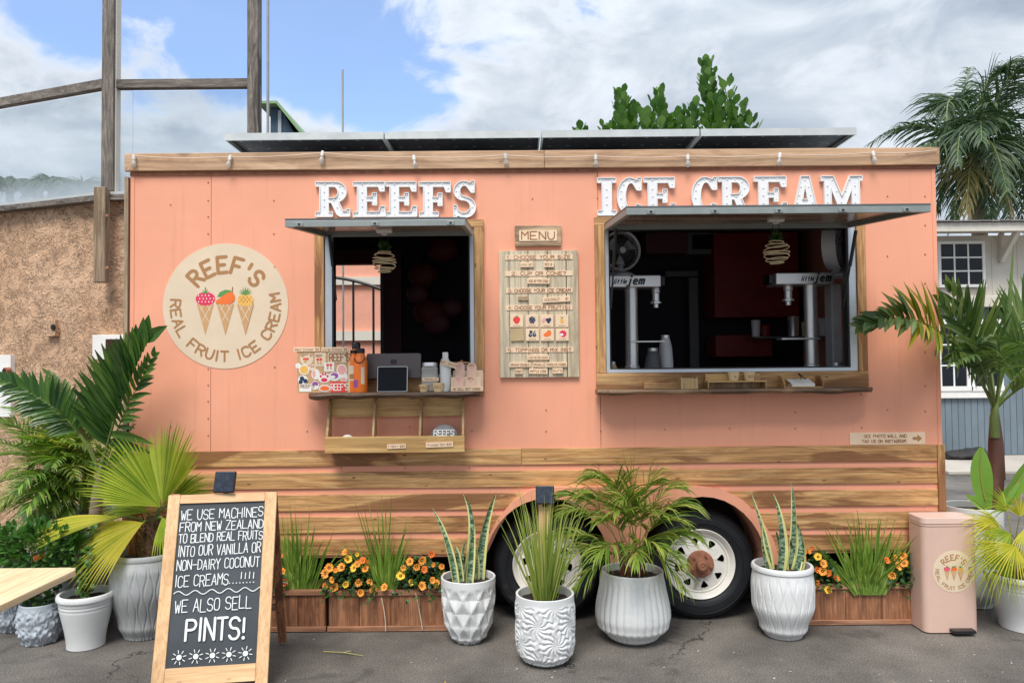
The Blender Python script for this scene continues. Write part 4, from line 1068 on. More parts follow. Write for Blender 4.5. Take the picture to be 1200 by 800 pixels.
tiles = [(598, 613, 'berry'), (616, 631, 'black'), (633.5, 648.5, 'blue'), (651, 666, 'pine')]
def fruit(fl, kind, r):
    if kind == 'berry':
        fl.m('red'); fl.poly([(r * .62 * math.cos(a) * (1 if math.sin(a) > 0 else .85 + .15 * math.sin(a)), r * .62 * math.sin(a) - .02 * r) for a in [2 * math.pi * i / 18 for i in range(18)]]); fl.m('green_print'); fl.poly([(-.3 * r, .55 * r), (0, .42 * r), (.3 * r, .58 * r), (0, .75 * r)])
    elif kind in ('black', 'blue'):
        pts = [(0, .45), (-.3, .3), (.3, .3), (-.1, .15), (.2, .05), (-.35, 0), (.4, -.02), (0, -.2), (-.2, -.35), (.2, -.38)] if kind == 'black' else [(-.4, .1), (.05, .05), (.45, .08), (-.6, -.12), (.25, -.25)]
        for i, (x, y) in enumerate(pts): fl.m('navy' if i % 3 or kind == 'black' else 'pinksoft' if kind == 'blue' else 'navy'); fl.disc(x * r, y * r, r * (.17 if kind == 'black' else .26), 10)
        fl.m('green_print'); fl.poly([(.25 * r, .35 * r), (.6 * r, .5 * r), (.35 * r, .2 * r)])
    elif kind == 'navy3':
        fl.m('navy'); fl.disc(-.25 * r, .3 * r, .26 * r, 12); fl.disc(-.35 * r, -.25 * r, .3 * r, 12); fl.disc(.3 * r, -.2 * r, .32 * r, 12); fl.m('pot_blue'); fl.disc(-.3 * r, -.18 * r, .1 * r, 8); fl.disc(.32 * r, -.1 * r, .11 * r, 8); fl.m('green_print'); fl.poly([(0, .1 * r), (.45 * r, .6 * r), (.5 * r, .25 * r)])
    elif kind == 'pine':
        fl.m('yellow_print'); fl.disc(0, -.15 * r, .3 * r, 14, .45 * r); fl.m('green_print')
        for a in (50, 90, 130): fl.poly([(-.08 * r, .25 * r), (.08 * r, .25 * r), (.4 * r * math.cos(R(a)), .25 * r + .45 * r * math.sin(R(a)))])
    elif kind == 'mango':
        fl.m('orange_print'); fl.poly([(-.6 * r, -.3 * r), (-.62 * r, -.05 * r), (-.2 * r, .25 * r), (.2 * r, .5 * r), (.55 * r, .45 * r), (.65 * r, .1 * r), (.5 * r, -.3 * r), (0, -.5 * r), (-.4 * r, -.48 * r)]); fl.m('green_print'); fl.poly([(-.1 * r, .4 * r), (.2 * r, .6 * r), (.5 * r, .55 * r)])
    elif kind == 'dragon':
        fl.m('pinkred'); fl.poly([(r * (.5 + .14 * (i % 2)) * math.cos(a) + .1 * r, r * (.5 + .14 * (i % 2)) * math.sin(a)) for i, a in [(i, 2 * math.pi * i / 18) for i in range(18)]]); fl.m('paper'); fl.disc(-.15 * r, -.15 * r, .33 * r, 14, .22 * r)
k2 = ['worn', 'navy3', 'mango', 'dragon']
for row, y0 in ((0, 368.5), (1, 384.5)):
    for i, (a, b, kd) in enumerate(tiles):
        if row: kd = k2[i]
        tl = -.05 if kd == 'worn' else 0
        o, bb = plaque('fruit_tile', a + (.5 if row else 0), y0, b + (.5 if row else 0), y0 + 14.8, -.032, .009, 'veneer2' if kd == 'worn' else 'veneer', parent=menu, bevel=.0006, tilt=tl)
        if kd != 'worn':
            fl = Flat((bb[0], -.032, bb[1] + .005), d=.0006); fruit(fl, kd, bb[2] * .95); fl.m('ink'); fl.stroke([(-bb[2] * .55, -bb[3] * .88), (bb[2] * .55, -bb[3] * .88)], .0022); fl.build('fruit_print', o)
mt_ = thing('menu_sign', 'small wooden sign reading MENU above the menu board', 'sign', W(630, 277))
plaque('backing_board', 603.5, 264, 657.5, 288.5, -.024, .022, 'menu_wood', parent=mt_, bevel=.003)
o, bb = plaque('name_strip', 608.5, 269.5, 652.5, 282.5, -.028, .004, 'veneer', parent=mt_, bevel=0)
printed('MENU', o, bb, -.028, .047, wk=.86, stf=.15)
# pointer sign low on the right; its square code is left out
ps = thing('photo_wall_sign', 'pale strip sign with brown arrow pointing right below the wide hatch', 'sign', W(1040, 513))
o, bb = plaque('sign_strip', 996, 506, 1084, 521, -.006, .005, 'veneer', parent=ps, bevel=.0008)
fl = Flat((bb[0], -.006, bb[1]), d=.0006); fl.m('ink')
fl.text('SEE PHOTO WALL AND', -.145, .006, .018, .0115, .003, gap=.36); fl.text('TAG US ON INSTAGRAM', -.158, -.025, .018, .0115, .003, gap=.36)
fl.m('ink_logo'); fl.poly([(.155, .008), (.185, .008), (.185, .022), (.213, -.001), (.185, -.024), (.185, -.010), (.155, -.010)]); fl.build('lettering', ps)

# ------------------------------------------------------------------ things on the narrow hatch's shelf
ZA = ZSL
def onshelf(px, Y): return W(px, 459, Y).x
# sticker display
Y = -.175
x0, x1 = W(348, 440, Y).x, W(408, 440, Y).x
zt = W(380, 411, Y).z
sd_ = thing('sticker_display', 'cork sticker display box covered in colourful stickers on the shelf', 'sticker display', ((x0 + x1) / 2, Y, ZA))
m_ = MB('cork'); m_.box(x0, x1, Y, Y + .02, ZA + .001, zt); m_.build('cork_panel', sd_, bevel=.001)
m_ = MB('veneer'); m_.box(x1 + .001, x1 + .012, Y - .002, Y + .14, ZA + .001, zt); m_.box(x0 - .0, x1, Y + .021, Y + .10, ZA + .001, ZA + .012); m_.build('display_frame', sd_, bevel=.001)
cx, cz = (x0 + x1) / 2, (ZA + zt) / 2
fl = Flat((cx, Y, cz)); u = 1 / 1200 * .0   # stickers placed in metres about the panel's middle
s1 = (x1 - x0) / 600
def SP(px, py): return ((px - 380) * s1 * 1.0, (445 - py) * s1 * 1.0)
def spx(x, y): return ((x / 10 + 340 - 378) * (x1 - x0) / 60, (y / 10 * -1 + 37.2) * (zt - ZA) / 50.5)
def sq(x0_, y0_, x1_, y1_): 
    a = spx(x0_, y1_); b = spx(x1_, y0_); fl.rect(a[0], a[1], b[0], b[1])
def dc(x, y, r, ry=None): a = spx(x, y); k = (x1 - x0) / 600; fl.disc(a[0], a[1], r * k, 18, (ry or r) * k)
fl.m('cream'); dc(195, 215, 78); sq(290, 140, 418, 305); sq(445, 135, 655, 262); dc(262, 320, 40)
fl.m('paper'); sq(400, 262, 518, 370); sq(110, 515, 250, 610); dc(165, 345, 62); dc(95, 295, 32); dc(605, 350, 62, 68); dc(150, 470, 60, 55); dc(400, 445, 75, 60); dc(520, 430, 70, 52); dc(630, 440, 45, 60); dc(300, 400, 50, 62); dc(295, 535, 45, 55); dc(405, 570, 68, 42)
fl.m('yellow_print'); dc(165, 345, 50); fl.m('pinksoft'); dc(605, 350, 50, 55); dc(280, 395, 20, 45); dc(625, 465, 30, 22)
fl.m('pinkred'); 
for a, b in ((360, 425), (385, 400), (415, 400), (440, 425)): dc(a, b, 12, 16)
dc(400, 470, 38, 24); fl.m('red'); sq(470, 490, 655, 620); dc(165, 215, 14); dc(185, 215, 14); dc(205, 215, 14); dc(325, 222, 17, 15); dc(360, 222, 17, 15); dc(440, 290, 17); dc(478, 290, 17); dc(250, 305, 9); dc(272, 305, 9)
fl.m('cone'); 
for a, b, r in ((170, 240, 12), (190, 240, 12), (325, 262, 15), (360, 262, 15), (440, 325, 14), (478, 325, 14)): dc(a, b, r * .6, r * 1.6)
fl.m('purple'); dc(520, 420, 45, 34); dc(295, 515, 36, 26); fl.m('navy'); dc(140, 450, 26); dc(125, 490, 24); dc(180, 480, 26)
fl.m('orange_print'); dc(405, 570, 55, 28); fl.m('paper'); dc(500, 435, 30, 18); dc(295, 560, 20, 26)
fl.m('ink'); a = spx(460, 240); fl.text("REEF'S", a[0], a[1], .042, .019, .0055, gap=.2)
a = spx(302, 190); fl.text("REEF", a[0], a[1], .014, .008, .002, gap=.3)
a = spx(125, 560); fl.text("REEF'S", a[0], a[1], .018, .012, .0025, gap=.3)
fl.m('paper'); a = spx(480, 595); fl.text("REEF'S", a[0], a[1], .038, .016, .005, gap=.2)
fl.m('ink_logo'); a = spx(195, 215); fl.arc("REEF'S", a[0], a[1], .032, 150, 30, .012, .009, .0025)
fl.build('sticker', sd_, kind='stuff')
for (a, b, txt) in ((344, 375, 'Small Sticker $3'), (376.5, 408, 'Large Sticker $4')):
    o, bb = plaque('price_strip', a, 406.5, b, 412, -.18, .006, 'veneer', parent=sd_, bevel=.0005)
    h = .013; printed(txt, o, bb, -.18, h, wk=min(.8, bb[2] * 1.8 / tlen(txt) / h), stf=.13)
# orange flasks
def lathe_thing(name, label, cat, px, Y, prof, mat, base=ZSL + .0005, group=None, parts=(), n=28):
    x = W(px, 440, Y).x; t = thing(name, label, cat, (x, Y, base), group)
    m_ = MB(mat); m_.lathe(prof, (x, Y, base), n); m_.build(name.split('_')[-1] + '_body', t, smooth=35)
    for nm, mt, pf in parts:
        m_ = MB(mt); m_.lathe(pf, (x, Y, base), n); m_.build(nm, t, smooth=35)
    return t, x
fp = [(.001, 0), (.038, 0), (.041, .006), (.041, .185), (.036, .205), (.026, .218), (.024, .232), (.001, .232)]
caps = [('cap', 'black', [(.0, .262), (.020, .262), (.0255, .256), (.0255, .2325), (.0, .2325)])]
t, x = lathe_thing('flask', 'tall orange flask with black cap at the back, beside the sticker display', 'flask', 417.5, -.06, [(r, z * 1.12) for r, z in fp], 'orange', group='orange flasks on the shelf', parts=[('cap', 'black', [(.0, .30), (.02, .30), (.0255, .292), (.0255, .2605), (.0, .2605)])])
t, x = lathe_thing('flask', 'orange flask with a cream label strip, hard against the sticker display', 'flask', 414.5, -.15, [(r * .8, z) for r, z in fp], 'orange', group='orange flasks on the shelf', parts=[('cap', 'black', [(0, .252), (.02, .252), (.021, .2325), (0, .2325)])])
def curved(t, x, Y, r, z0, z1, a0, a1, mat, name, n=10):
    m_ = MB(mat)
    for i in range(n):
        p0 = R(a0 + (a1 - a0) * i / n); p1 = R(a0 + (a1 - a0) * (i + 1) / n)
        m_.face([(x + r * math.sin(p0), Y - r * math.cos(p0), z0), (x + r * math.sin(p1), Y - r * math.cos(p1), z0), (x + r * math.sin(p1), Y - r * math.cos(p1), z1), (x + r * math.sin(p0), Y - r * math.cos(p0), z1)])
    return m_.build(name, t, normals=False)
curved(t, x, -.15, .0334, ZSL + .07, ZSL + .16, -50, 35, 'cream', 'label_strip'); curved(t, x, -.15, .0337, ZSL + .08, ZSL + .11, -40, 20, 'ink_logo', 'label_print')
t, x = lathe_thing('flask', 'orange flask with a white leaf sticker and carry loop, nearest the monitor', 'flask', 422.5, -.165, fp, 'orange', group='orange flasks on the shelf', parts=caps)
curved(t, x, -.165, .0414, ZSL + .03, ZSL + .075, -60, -10, 'purple', 'round_sticker'); curved(t, x, -.165, .0416, ZSL + .05, ZSL + .15, 15, 45, 'cream', 'leaf_sticker')
m_ = MB('black'); m_.tube([(x + .03 * math.cos(a), -.165 - .03 - .012 * math.sin(a), ZSL + .205 + .03 * math.sin(a) * -1) for a in [math.pi * i / 8 for i in range(9)]], .003, 6); m_.build('carry_loop', t, smooth=True)
# register monitor (back towards us) and tablet
x0, x1 = W(429, 430, -.07).x, W(493, 430, -.07).x; z0, z1 = W(460, 443, -.07).z, W(460, 414.5, -.07).z
t = thing('register_monitor', 'dark register monitor seen from behind above the tablet', 'monitor', ((x0 + x1) / 2, -.04, ZA))
def rrect(x0, x1, z0, z1, r, n=5):
    P = []
    for cx, cz, a in ((x1 - r, z0 + r, -90), (x1 - r, z1 - r, 0), (x0 + r, z1 - r, 90), (x0 + r, z0 + r, 180)):
        P += [(cx + r * math.cos(R(a + 90 * i / n)), cz + r * math.sin(R(a + 90 * i / n))) for i in range(n + 1)]
    return P
def lean(y0, z0, ang): return lambda x, y, z: Vector((x, y0 + (y - y0) * math.cos(ang) + (z - z0) * math.sin(ang), z0 + (z - z0) * math.cos(ang) - (y - y0) * math.sin(ang)))
m_ = MB('monitor'); m_.prism(rrect(x0, x1, z0, z1 + .004, .012), -.075, -.060, fr=lean(-.07, z0, .15)); m_.build('monitor_shell', t, bevel=.003)
m_ = MB('screen'); m_.prism(rrect(x0 + .006, x1 - .006, z0 + .006, z1 - .003, .006), -.0595, -.0585, fr=lean(-.07, z0, .15)); m_.build('monitor_glass', t)
m_ = MB('black'); cx = (x0 + x1) / 2; m_.prism(rrect(cx - .018, cx + .018, z1 - .062, z1 - .034, .004), -.0775, -.0752, fr=lean(-.07, z0, .15)); m_.build('rear_badge', t)
m_ = MB('monitor'); m_.prism([(cx - .05, ZA + .001), (cx + .05, ZA + .001), (cx + .035, z0 + .04), (cx - .035, z0 + .04)], -.052, -.040); m_.box(cx - .06, cx + .06, -.085, -.034, ZA + .001, ZA + .008); m_.build('monitor_stand', t, bevel=.002)
x0, x1 = W(442, 445, -.165).x, W(477.5, 445, -.165).x; z1 = W(460, 429, -.16).z
t = thing('payment_tablet', 'black payment tablet leaning in front of the register monitor', 'tablet', ((x0 + x1) / 2, -.165, ZA))
m_ = MB('alu_panel'); m_.prism(rrect(x0, x1, ZA + .002, z1, .009), -.172, -.163, fr=lean(-.17, ZA, .12)); m_.build('tablet_shell', t, bevel=.001)
m_ = MB('screen'); m_.prism(rrect(x0 + .004, x1 - .004, ZA + .006, z1 - .004, .006), -.1735, -.1722, fr=lean(-.17, ZA, .12)); m_.build('tablet_screen', t)
m_ = MB('black'); m_.box((x0 + x1) / 2 - .05, (x0 + x1) / 2 + .05, -.155, -.110, ZA + .001, ZA + .01); m_.build('tablet_foot', t)
# tip jar
jx0 = W(504, 440, -.11).x
t = thing('glass_jar', 'square clear jar with a strip sign, between the monitor and white bottle', 'jar', (jx0, -.11, ZA))
m_ = MB('jar_glass'); m_.box(jx0 - .048, jx0 + .048, -.158, -.07, ZA + .001, ZA + .150); m_.build('jar_body', t, bevel=.01)
m_ = MB('steel'); m_.lathe([(.0, .175), (.044, .174), (.047, .168), (.047, .152), (.0, .152)], (jx0, -.114, ZA), 24); m_.build('lid', t, smooth=35)
o, bb = plaque('strip_sign', 495, 442, 514, 446.5, -.163, .004, 'veneer', parent=t, bevel=.0004); printed('MAHALO', o, bb, -.163, .012, wk=.8, stf=.14)
# white flask with tilted strip
t, x = lathe_thing('flask', 'white flask with square cap and slanted price strip, right of the square jar', 'flask', 522, -.13, [(r * .82, z * .86) for r, z in fp[:-2]] + [(.020, .195), (.001, .195)], 'pot_white', parts=[('cap', 'white', [(0, .235), (.017, .234), (.018, .1955), (0, .1955)])])
o, bb = plaque('price_strip', 516, 423, 536, 429.5, -.172, .006, 'veneer', parent=t, bevel=.0005, tilt=R(17)); printed('$39 EACH', o, bb, -.172, .013, wk=.75, stf=.14, tilt=R(17))
# two paper cups in front
for px, s, l, tx in ((496.5, 'small', 'small kraft tasting cup marked MINI on the shelf edge', 'MINI'), (513.5, 'larger', 'larger kraft cup marked REG on the shelf edge', 'REG')):
    k = .85 if s == 'small' else 1.05
    t, x = lathe_thing('paper_cup', l, 'cup', px, -.165, [(.001, 0), (.024 * k, 0), (.033 * k, .046 * k), (.035 * k, .046 * k), (.035 * k, .050 * k), (.031 * k, .050 * k), (.030 * k, .044 * k), (.001, .006)], 'kraft', group='kraft paper cups on the narrow shelf')
    fl = Flat((x, -.165 - .0335 * k, ZA + .02 * k), d=0.0, v=(0, -.18, 1)); fl.m('ink'); fl.text(tx, 0, 0, .016, .010, .002, centre=True); fl.build('lettering', t)
# gift card stand
x0, x1 = W(528.5, 450, -.15).x, W(566, 450, -.15).x
t = thing('gift_card_stand', 'stepped wooden stand with round-topped gift cards at the right end of the shelf', 'card stand', ((x0 + x1) / 2, -.15, ZA))
m_ = MB('veneer'); m_.box(x0, x1, -.172, -.166, ZA + .001, ZA + .03); m_.build('front_strip', t, bevel=.001)
m_ = MB('veneer'); m_.box(x0, x1 - .012, -.150, -.144, ZA + .001, ZA + .085); m_.box(x0 + .01, x1, -.118, -.110, ZA + .001, ZA + .125); m_.box(x0 + .015, x1 - .0, -.1439, -.1181, ZA + .001, ZA + .006); m_.build('step', t, bevel=.001)
fl = Flat(((x0 + x1) / 2, -.172, ZA + .008), d=.0006); fl.m('ink'); fl.text('WE SELL GIFT CARDS', 0, 0, .013, .0072, .002, gap=.36, centre=True); fl.build('lettering', t)
for px, z0, h, Y, i in ((539, .06, .115, -.132, 0), (553, .06, .112, -.132, 1), (537.5, .006, .088, -.158, 2), (551.5, .006, .088, -.158, 3)):
    x = W(px, 450, Y).x; w2 = .029
    m_ = MB('card_pink'); m_.prism([(x - w2, ZA + z0), (x + w2, ZA + z0), (x + w2, ZA + z0 + h - w2)] + [(x + w2 * math.cos(R(a)), ZA + z0 + h - w2 + w2 * math.sin(R(a))) for a in range(20, 180, 20)] + [(x - w2, ZA + z0 + h - w2)], Y, Y + .002); o = m_.build('gift_card', t)
    fl = Flat((x, Y, ZA + z0 + h - .032), d=.0006); fl.m('ink_logo' if i % 2 else 'pinksoft'); fl.arc("REEF'S", 0, 0, .017, 150, 30, .008, .006, .0018); fl.m('pinksoft'); fl.disc(0, 0, .007, 10); fl.build('card_print', o)
# jar of sweets behind
t, x = lathe_thing('candy_jar', 'dark jar with a brown lid peeking over the gift cards', 'jar', 541, -.055, [(.001, 0), (.044, 0), (.046, .01), (.046, .165), (.001, .165)], 'grey_int', parts=[('lid', 'ink_logo', [(0, .186), (.008, .186), (.009, .178), (.050, .176), (.051, .166), (0, .166)])])
fl = Flat((x, -.101, ZA + .135), d=.001); fl.m('cream'); fl.text('REEFS', 0, 0, .022, .011, .003, centre=True); fl.build('lettering', t)

# ------------------------------------------------------------------ merchandise rack under the shelf
zr0, zr1 = W(462, 530, -.14).z, W(462, 511, -.14).z
x0, x1 = W(381, 520, -.14).x, W(544.5, 520, -.14).x
zt = ZSL - .04
rk = thing('merchandise_rack', 'open three-bay wooden rack hung below the narrow hatch shelf', 'rack', ((x0 + x1) / 2, -.08, zr0))
m_ = MB('acacia'); m_.box(x0, x1, -.150, -.137, zr0, zr1); m_.build('front_board', rk, bevel=.002)
m_ = MB('acacia'); m_.box(x0 + .01, x1 - .002, -.036, -.0292, W(462, 487.5).z, zt); m_.build('back_rail', rk, bevel=.002)
m_ = MB('acacia'); m_.box(x0 + .003, x1 - .003, -.1365, -.003, zr0 + .002, zr0 + .014); m_.build('rack_floor', rk, bevel=.001)
for i, px in enumerate((383, 437.5, 491, 543)):
    xx = [x0 + .003, W(437, 500, -.1).x, W(491.5, 500, -.1).x, x1 - .017][i]
    m_ = MB('acacia_z'); pr = [(-.1365, zr0 + .015), (-.1365, zr1 + .01), (-.075, zt - .02), (-.060, zt - .001), (-.037, zt - .001), (-.037, zr0 + .015)]
    vs = [(xx + d, y, z) for d in (0, .014) for y, z in pr]; k = len(pr)
    m_.raw(vs, [tuple(range(k)), tuple(range(2 * k - 1, k - 1, -1))] + [(a, (a + 1) % k, (a + 1) % k + k, a + k) for a in range(k)]); m_.build('divider', rk, bevel=.001)
for a, b, y0, y1, tx in ((453.5, 475.5, 520, 525.5, 'T-Shirt $35'), (499, 531, 517.5, 524, 'Trucker Hat $35')):
    o, bb = plaque('price_strip', a, y0, b, y1, -.157, .006, 'veneer', parent=rk, bevel=.0005, tilt=-.03); printed(tx, o, bb, -.157, .013, wk=min(.8, bb[2] * 1.75 / tlen(tx) / .013), stf=.13, tilt=-.03)
# cap and folded shirt
hx = W(521, 505, -.085).x
t = thing('cap', 'grey felt cap with white lettering in the right bay of the rack', 'cap', (hx, -.085, zr0 + .0145))
m_ = MB('grey_fabric'); m_.ball((hx, -.085, zr0 + .075), .088, 28, 14, (1, .50, .98)); m_.build('crown', t, smooth=60)
m_ = MB('grey_fabric'); m_.prism([(hx - .07, -.08), (hx - .05, -.12), (hx, -.134), (hx + .05, -.12), (hx + .07, -.08)], zr0 + .016, zr0 + .022, fr=lambda x, y, z: Vector((x, z, y))); m_.build('peak', t, bevel=.001)
fl = Flat((hx, -.132, zr0 + .098), d=.0, v=(0, .30, .95)); fl.m('paper'); fl.text("REEFS", 0, 0, .034, .020, .005, centre=True, gap=.25); fl.build('lettering', t)
sx = W(407, 508, -.09).x
t = MB('paper'); t.ball((sx, -.085, zr0 + .06), .045, 16, 8, (1, .7, 1.0)); t.build('rolled_shirt', None, smooth=True, label='rolled white shirt in the left bay of the rack', category='shirt')

# ------------------------------------------------------------------ things on the wide hatch's shelf
ZB = ZSR
def wbox2(name, label, px0, px1, py0, Y0, Y1, mat, cat='box', group=None, th=.008, notch=False):
    x0, x1 = W(px0, 450, Y0).x, W(px1, 450, Y0).x; z1 = W(px0, py0, Y0).z
    t = thing(name, label, cat, ((x0 + x1) / 2, (Y0 + Y1) / 2, ZB), group)
    m_ = MB(mat); m_.box(x0, x1, Y0, Y0 + th, ZB + .001, z1); m_.build('front_board', t, bevel=.001)
    m_ = MB(mat); m_.box(x0, x1, Y1 - th, Y1, ZB + .001, z1); m_.build('back_board', t, bevel=.001)
    m_ = MB(mat); m_.box(x0, x0 + th, Y0 + th, Y1 - th, ZB + .001, z1 + (.01 if notch else 0)); m_.build('side_board', t, bevel=.001)
    m_ = MB(mat); m_.box(x1 - th, x1, Y0 + th, Y1 - th, ZB + .001, z1 + (.01 if notch else 0)); m_.build('side_board', t, bevel=.001)
    m_ = MB(mat); m_.box(x0 + th, x1 - th, Y0 + th, Y1 - th, ZB + .001, ZB + .008); m_.build('bottom_board', t)
    return t, x0, x1, z1
wbox2('wooden_box', 'low wooden box at the left end of the wide hatch shelf', 755, 797, 446.5, -.06, -.030, 'wood_x')
wbox2('wooden_box', 'small yellowish wooden box between the low box and the cup rack', 798, 818, 443, -.155, -.045, 'acacia_z', notch=True)
x0, x1 = W(829, 450, -.14).x, W(898, 450, -.14).x
t = thing('cup_rack', 'wooden two-tier riser holding kraft cups on the wide hatch shelf', 'riser', ((x0 + x1) / 2, -.10, ZB))
za, zb2 = ZB + .040, ZB + .070
m_ = MB('acacia'); m_.box(x0, x1, -.15, -.045, za, za + .007); m_.build('riser_top', t, bevel=.001)
m_ = MB('acacia'); m_.box(x0 + .01, x1 - .01, -.060, -.045, za + .0075, za + .048); m_.build('upper_back', t, bevel=.001)
for xx in (x0, x1 - .008): m_ = MB('acacia_z'); m_.box(xx, xx + .008, -.15, -.045, ZB + .001, za - .0005); m_.build('riser_end', t, bevel=.001)
m_ = MB('acacia_z'); m_.box(x0 + .009, x1 - .009, -.052, -.045, ZB + .001, za - .0005); m_.build('lower_back', t)
for k, (px, l) in enumerate(((859.5, 'left kraft cup stuck upside down on the wooden riser'), (878, 'right kraft cup marked REG on the wooden riser'))):
    x = W(px, 440, -.1).x; c_ = thing('paper_cup', l, 'cup', (x, -.1, za + .0075), 'kraft paper cups on the riser')
    m_ = MB('kraft'); m_.lathe([(.001, 0), (.026, 0), (.034, .046), (.037, .047), (.037, .051), (.032, .051), (.031, .045), (.001, .006)], (x, -.1, za + .008), 28); m_.build('cup_wall', c_, smooth=35)
    fl = Flat((x, -.132, za + .024), d=.0035, v=(0, -.17, 1)); fl.m('ink'); fl.text('REG' if k else 'M', 0, 0, .015, .010, .002, centre=True); fl.build('lettering', c_)
# napkin tray and tongs
x0, x1 = W(918, 450, -.14).x, W(965, 450, -.14).x
t = thing('napkin_tray', 'open dark wooden tray near the right end of the wide hatch shelf', 'tray', ((x0 + x1) / 2, -.10, ZB))
for xx in (x0, x1 - .009):
    m_ = MB('wood_x'); pr = [(-.152, ZB + .001), (-.152, ZB + .030), (-.10, ZB + .072), (-.040, ZB + .075), (-.040, ZB + .001)]; vs = [(xx + d, y, z) for d in (0, .009) for y, z in pr]; k = 5
    m_.raw(vs, [tuple(range(k)), tuple(range(2 * k - 1, k - 1, -1))] + [(a, (a + 1) % k, (a + 1) % k + k, a + k) for a in range(k)]); m_.build('side_board', t, bevel=.001)
m_ = MB('acacia'); m_.box(x0 + .0095, x1 - .0095, -.152, -.04, ZB + .001, ZB + .009); m_.build('tray_bottom', t)
m_ = MB('paper'); cx = (x0 + x1) / 2
n = 10; vs = [(cx - .07 + .14 * i / n, -.145 + .09 * j / n, ZB + .022 + .030 * (j / n) + .006 * noise.noise((i * .7, j * .6, 3))) for i in range(n + 1) for j in range(n + 1)]
m_.raw(vs, [(i * (n + 1) + j, (i + 1) * (n + 1) + j, (i + 1) * (n + 1) + j + 1, i * (n + 1) + j + 1) for i in range(n) for j in range(n)])
vs2 = []; m_.box(cx - .068, cx + .068, -.142, -.06, ZB + .010, ZB + .024); m_.build('napkins', None, smooth=30, label='crumpled white napkins lying in the dark wooden tray', category='napkins')
m_ = MB('black'); m_.tube([(cx - .01, -.13, ZB + .055), (cx + .005, -.09, ZB + .068), (cx + .0, -.06, ZB + .085)], .003, 6); m_.tube([(cx + .02, -.13, ZB + .056), (cx + .012, -.09, ZB + .069), (cx + .004, -.06, ZB + .086)], .003, 6)
m_.build('tongs', None, smooth=True, label='small black tongs resting on the napkins in the tray', category='tongs')

# ------------------------------------------------------------------ blenders, fans behind the wide hatch
zc_ = zc(440) - .009
def machine(px_col, px_h0, px_h1, py_h0, py_h1, px_sp, py_sp, Y, label, plate, nlet, flip=1):
    xcN = W(px_col, 380, Y).x; t = thing('ice_cream_blender', label, 'blender', (xcN, Y, zc_), 'steel fruit blenders behind the wide hatch')
    k = 870 / (Y + 4.6)
    m_ = MB('steel'); zt = W(px_col, py_h1, Y).z; m_.lathe([(.06, 0), (.06, .012), (.050, .016), (.050, .06), (.043, .064), (.043, zt - zc_)], (xcN, Y, zc_), 24); m_.build('column', t, smooth=35)
    x0, x1 = W(px_h0, 330, Y - .08).x, W(px_h1, 330, Y - .08).x; z0, z1 = W(px_col, py_h1, Y - .08).z, W(px_col, py_h0, Y - .08).z
    m_ = MB('steel'); m_.box(x0, x1, Y - .09, Y + .09, z0, z1); m_.build('head', t, bevel=.006)
    sx = W(px_sp, 340, Y).x
    m_ = MB('steel'); m_.lathe([(.028, 0), (.030, -.03), (.025, -.034), (.025, -.085), (.038, -.09), (.038, -.102), (.018, -.106), (.018, -.13), (.001, -.131)], (sx, Y, z0 - .002), 20); m_.build('spindle', t, smooth=35)
    m_ = MB('black'); ex = x1 if flip > 0 else x0; m_.box(min(ex, ex + flip * .035), max(ex, ex + flip * .035), Y - .06, Y + .06, z0 + .01, z1 - .005); m_.build('switch_cap', t, bevel=.004)
    zz = W(px_col, plate[2], Y).z; a, b = W(plate[0], 400, Y).x, W(plate[1], 400, Y).x
    m_ = MB('steel'); m_.box(a, b, Y - .05, Y + .05, zz, zz + .012); m_.build('lever_plate', t, bevel=.003)
    fl = Flat((0, Y - .09, 0), d=.0006); h = (z1 - z0)
    fl.m('black'); lx = W(nlet[0], 330, Y - .09).x
    e = fl.text('little', lx, z0 + h * .30, h * .36, h * .20, h * .08, gap=.28, slant=.3); fl.text('jem', e, z0 + h * .25, h * .60, h * .38, h * .15, gap=.26, slant=.3)
    fl.build('lettering', t)
    return t
machine(740, 712, 774, 322.5, 336.5, 768.5, 350, .40, 'steel fruit blender with a wide head below the left fan', (738, 778, 401.5), (719,))
machine(950.5, 909, 977, 319.5, 333, 923.5, 345, .40, 'steel fruit blender on the right side of the wide hatch', (913, 958, 398), (939,), -1)
M['fan_white'] = plain('fan_plastic', (.78, .78, .80), .4, .05)
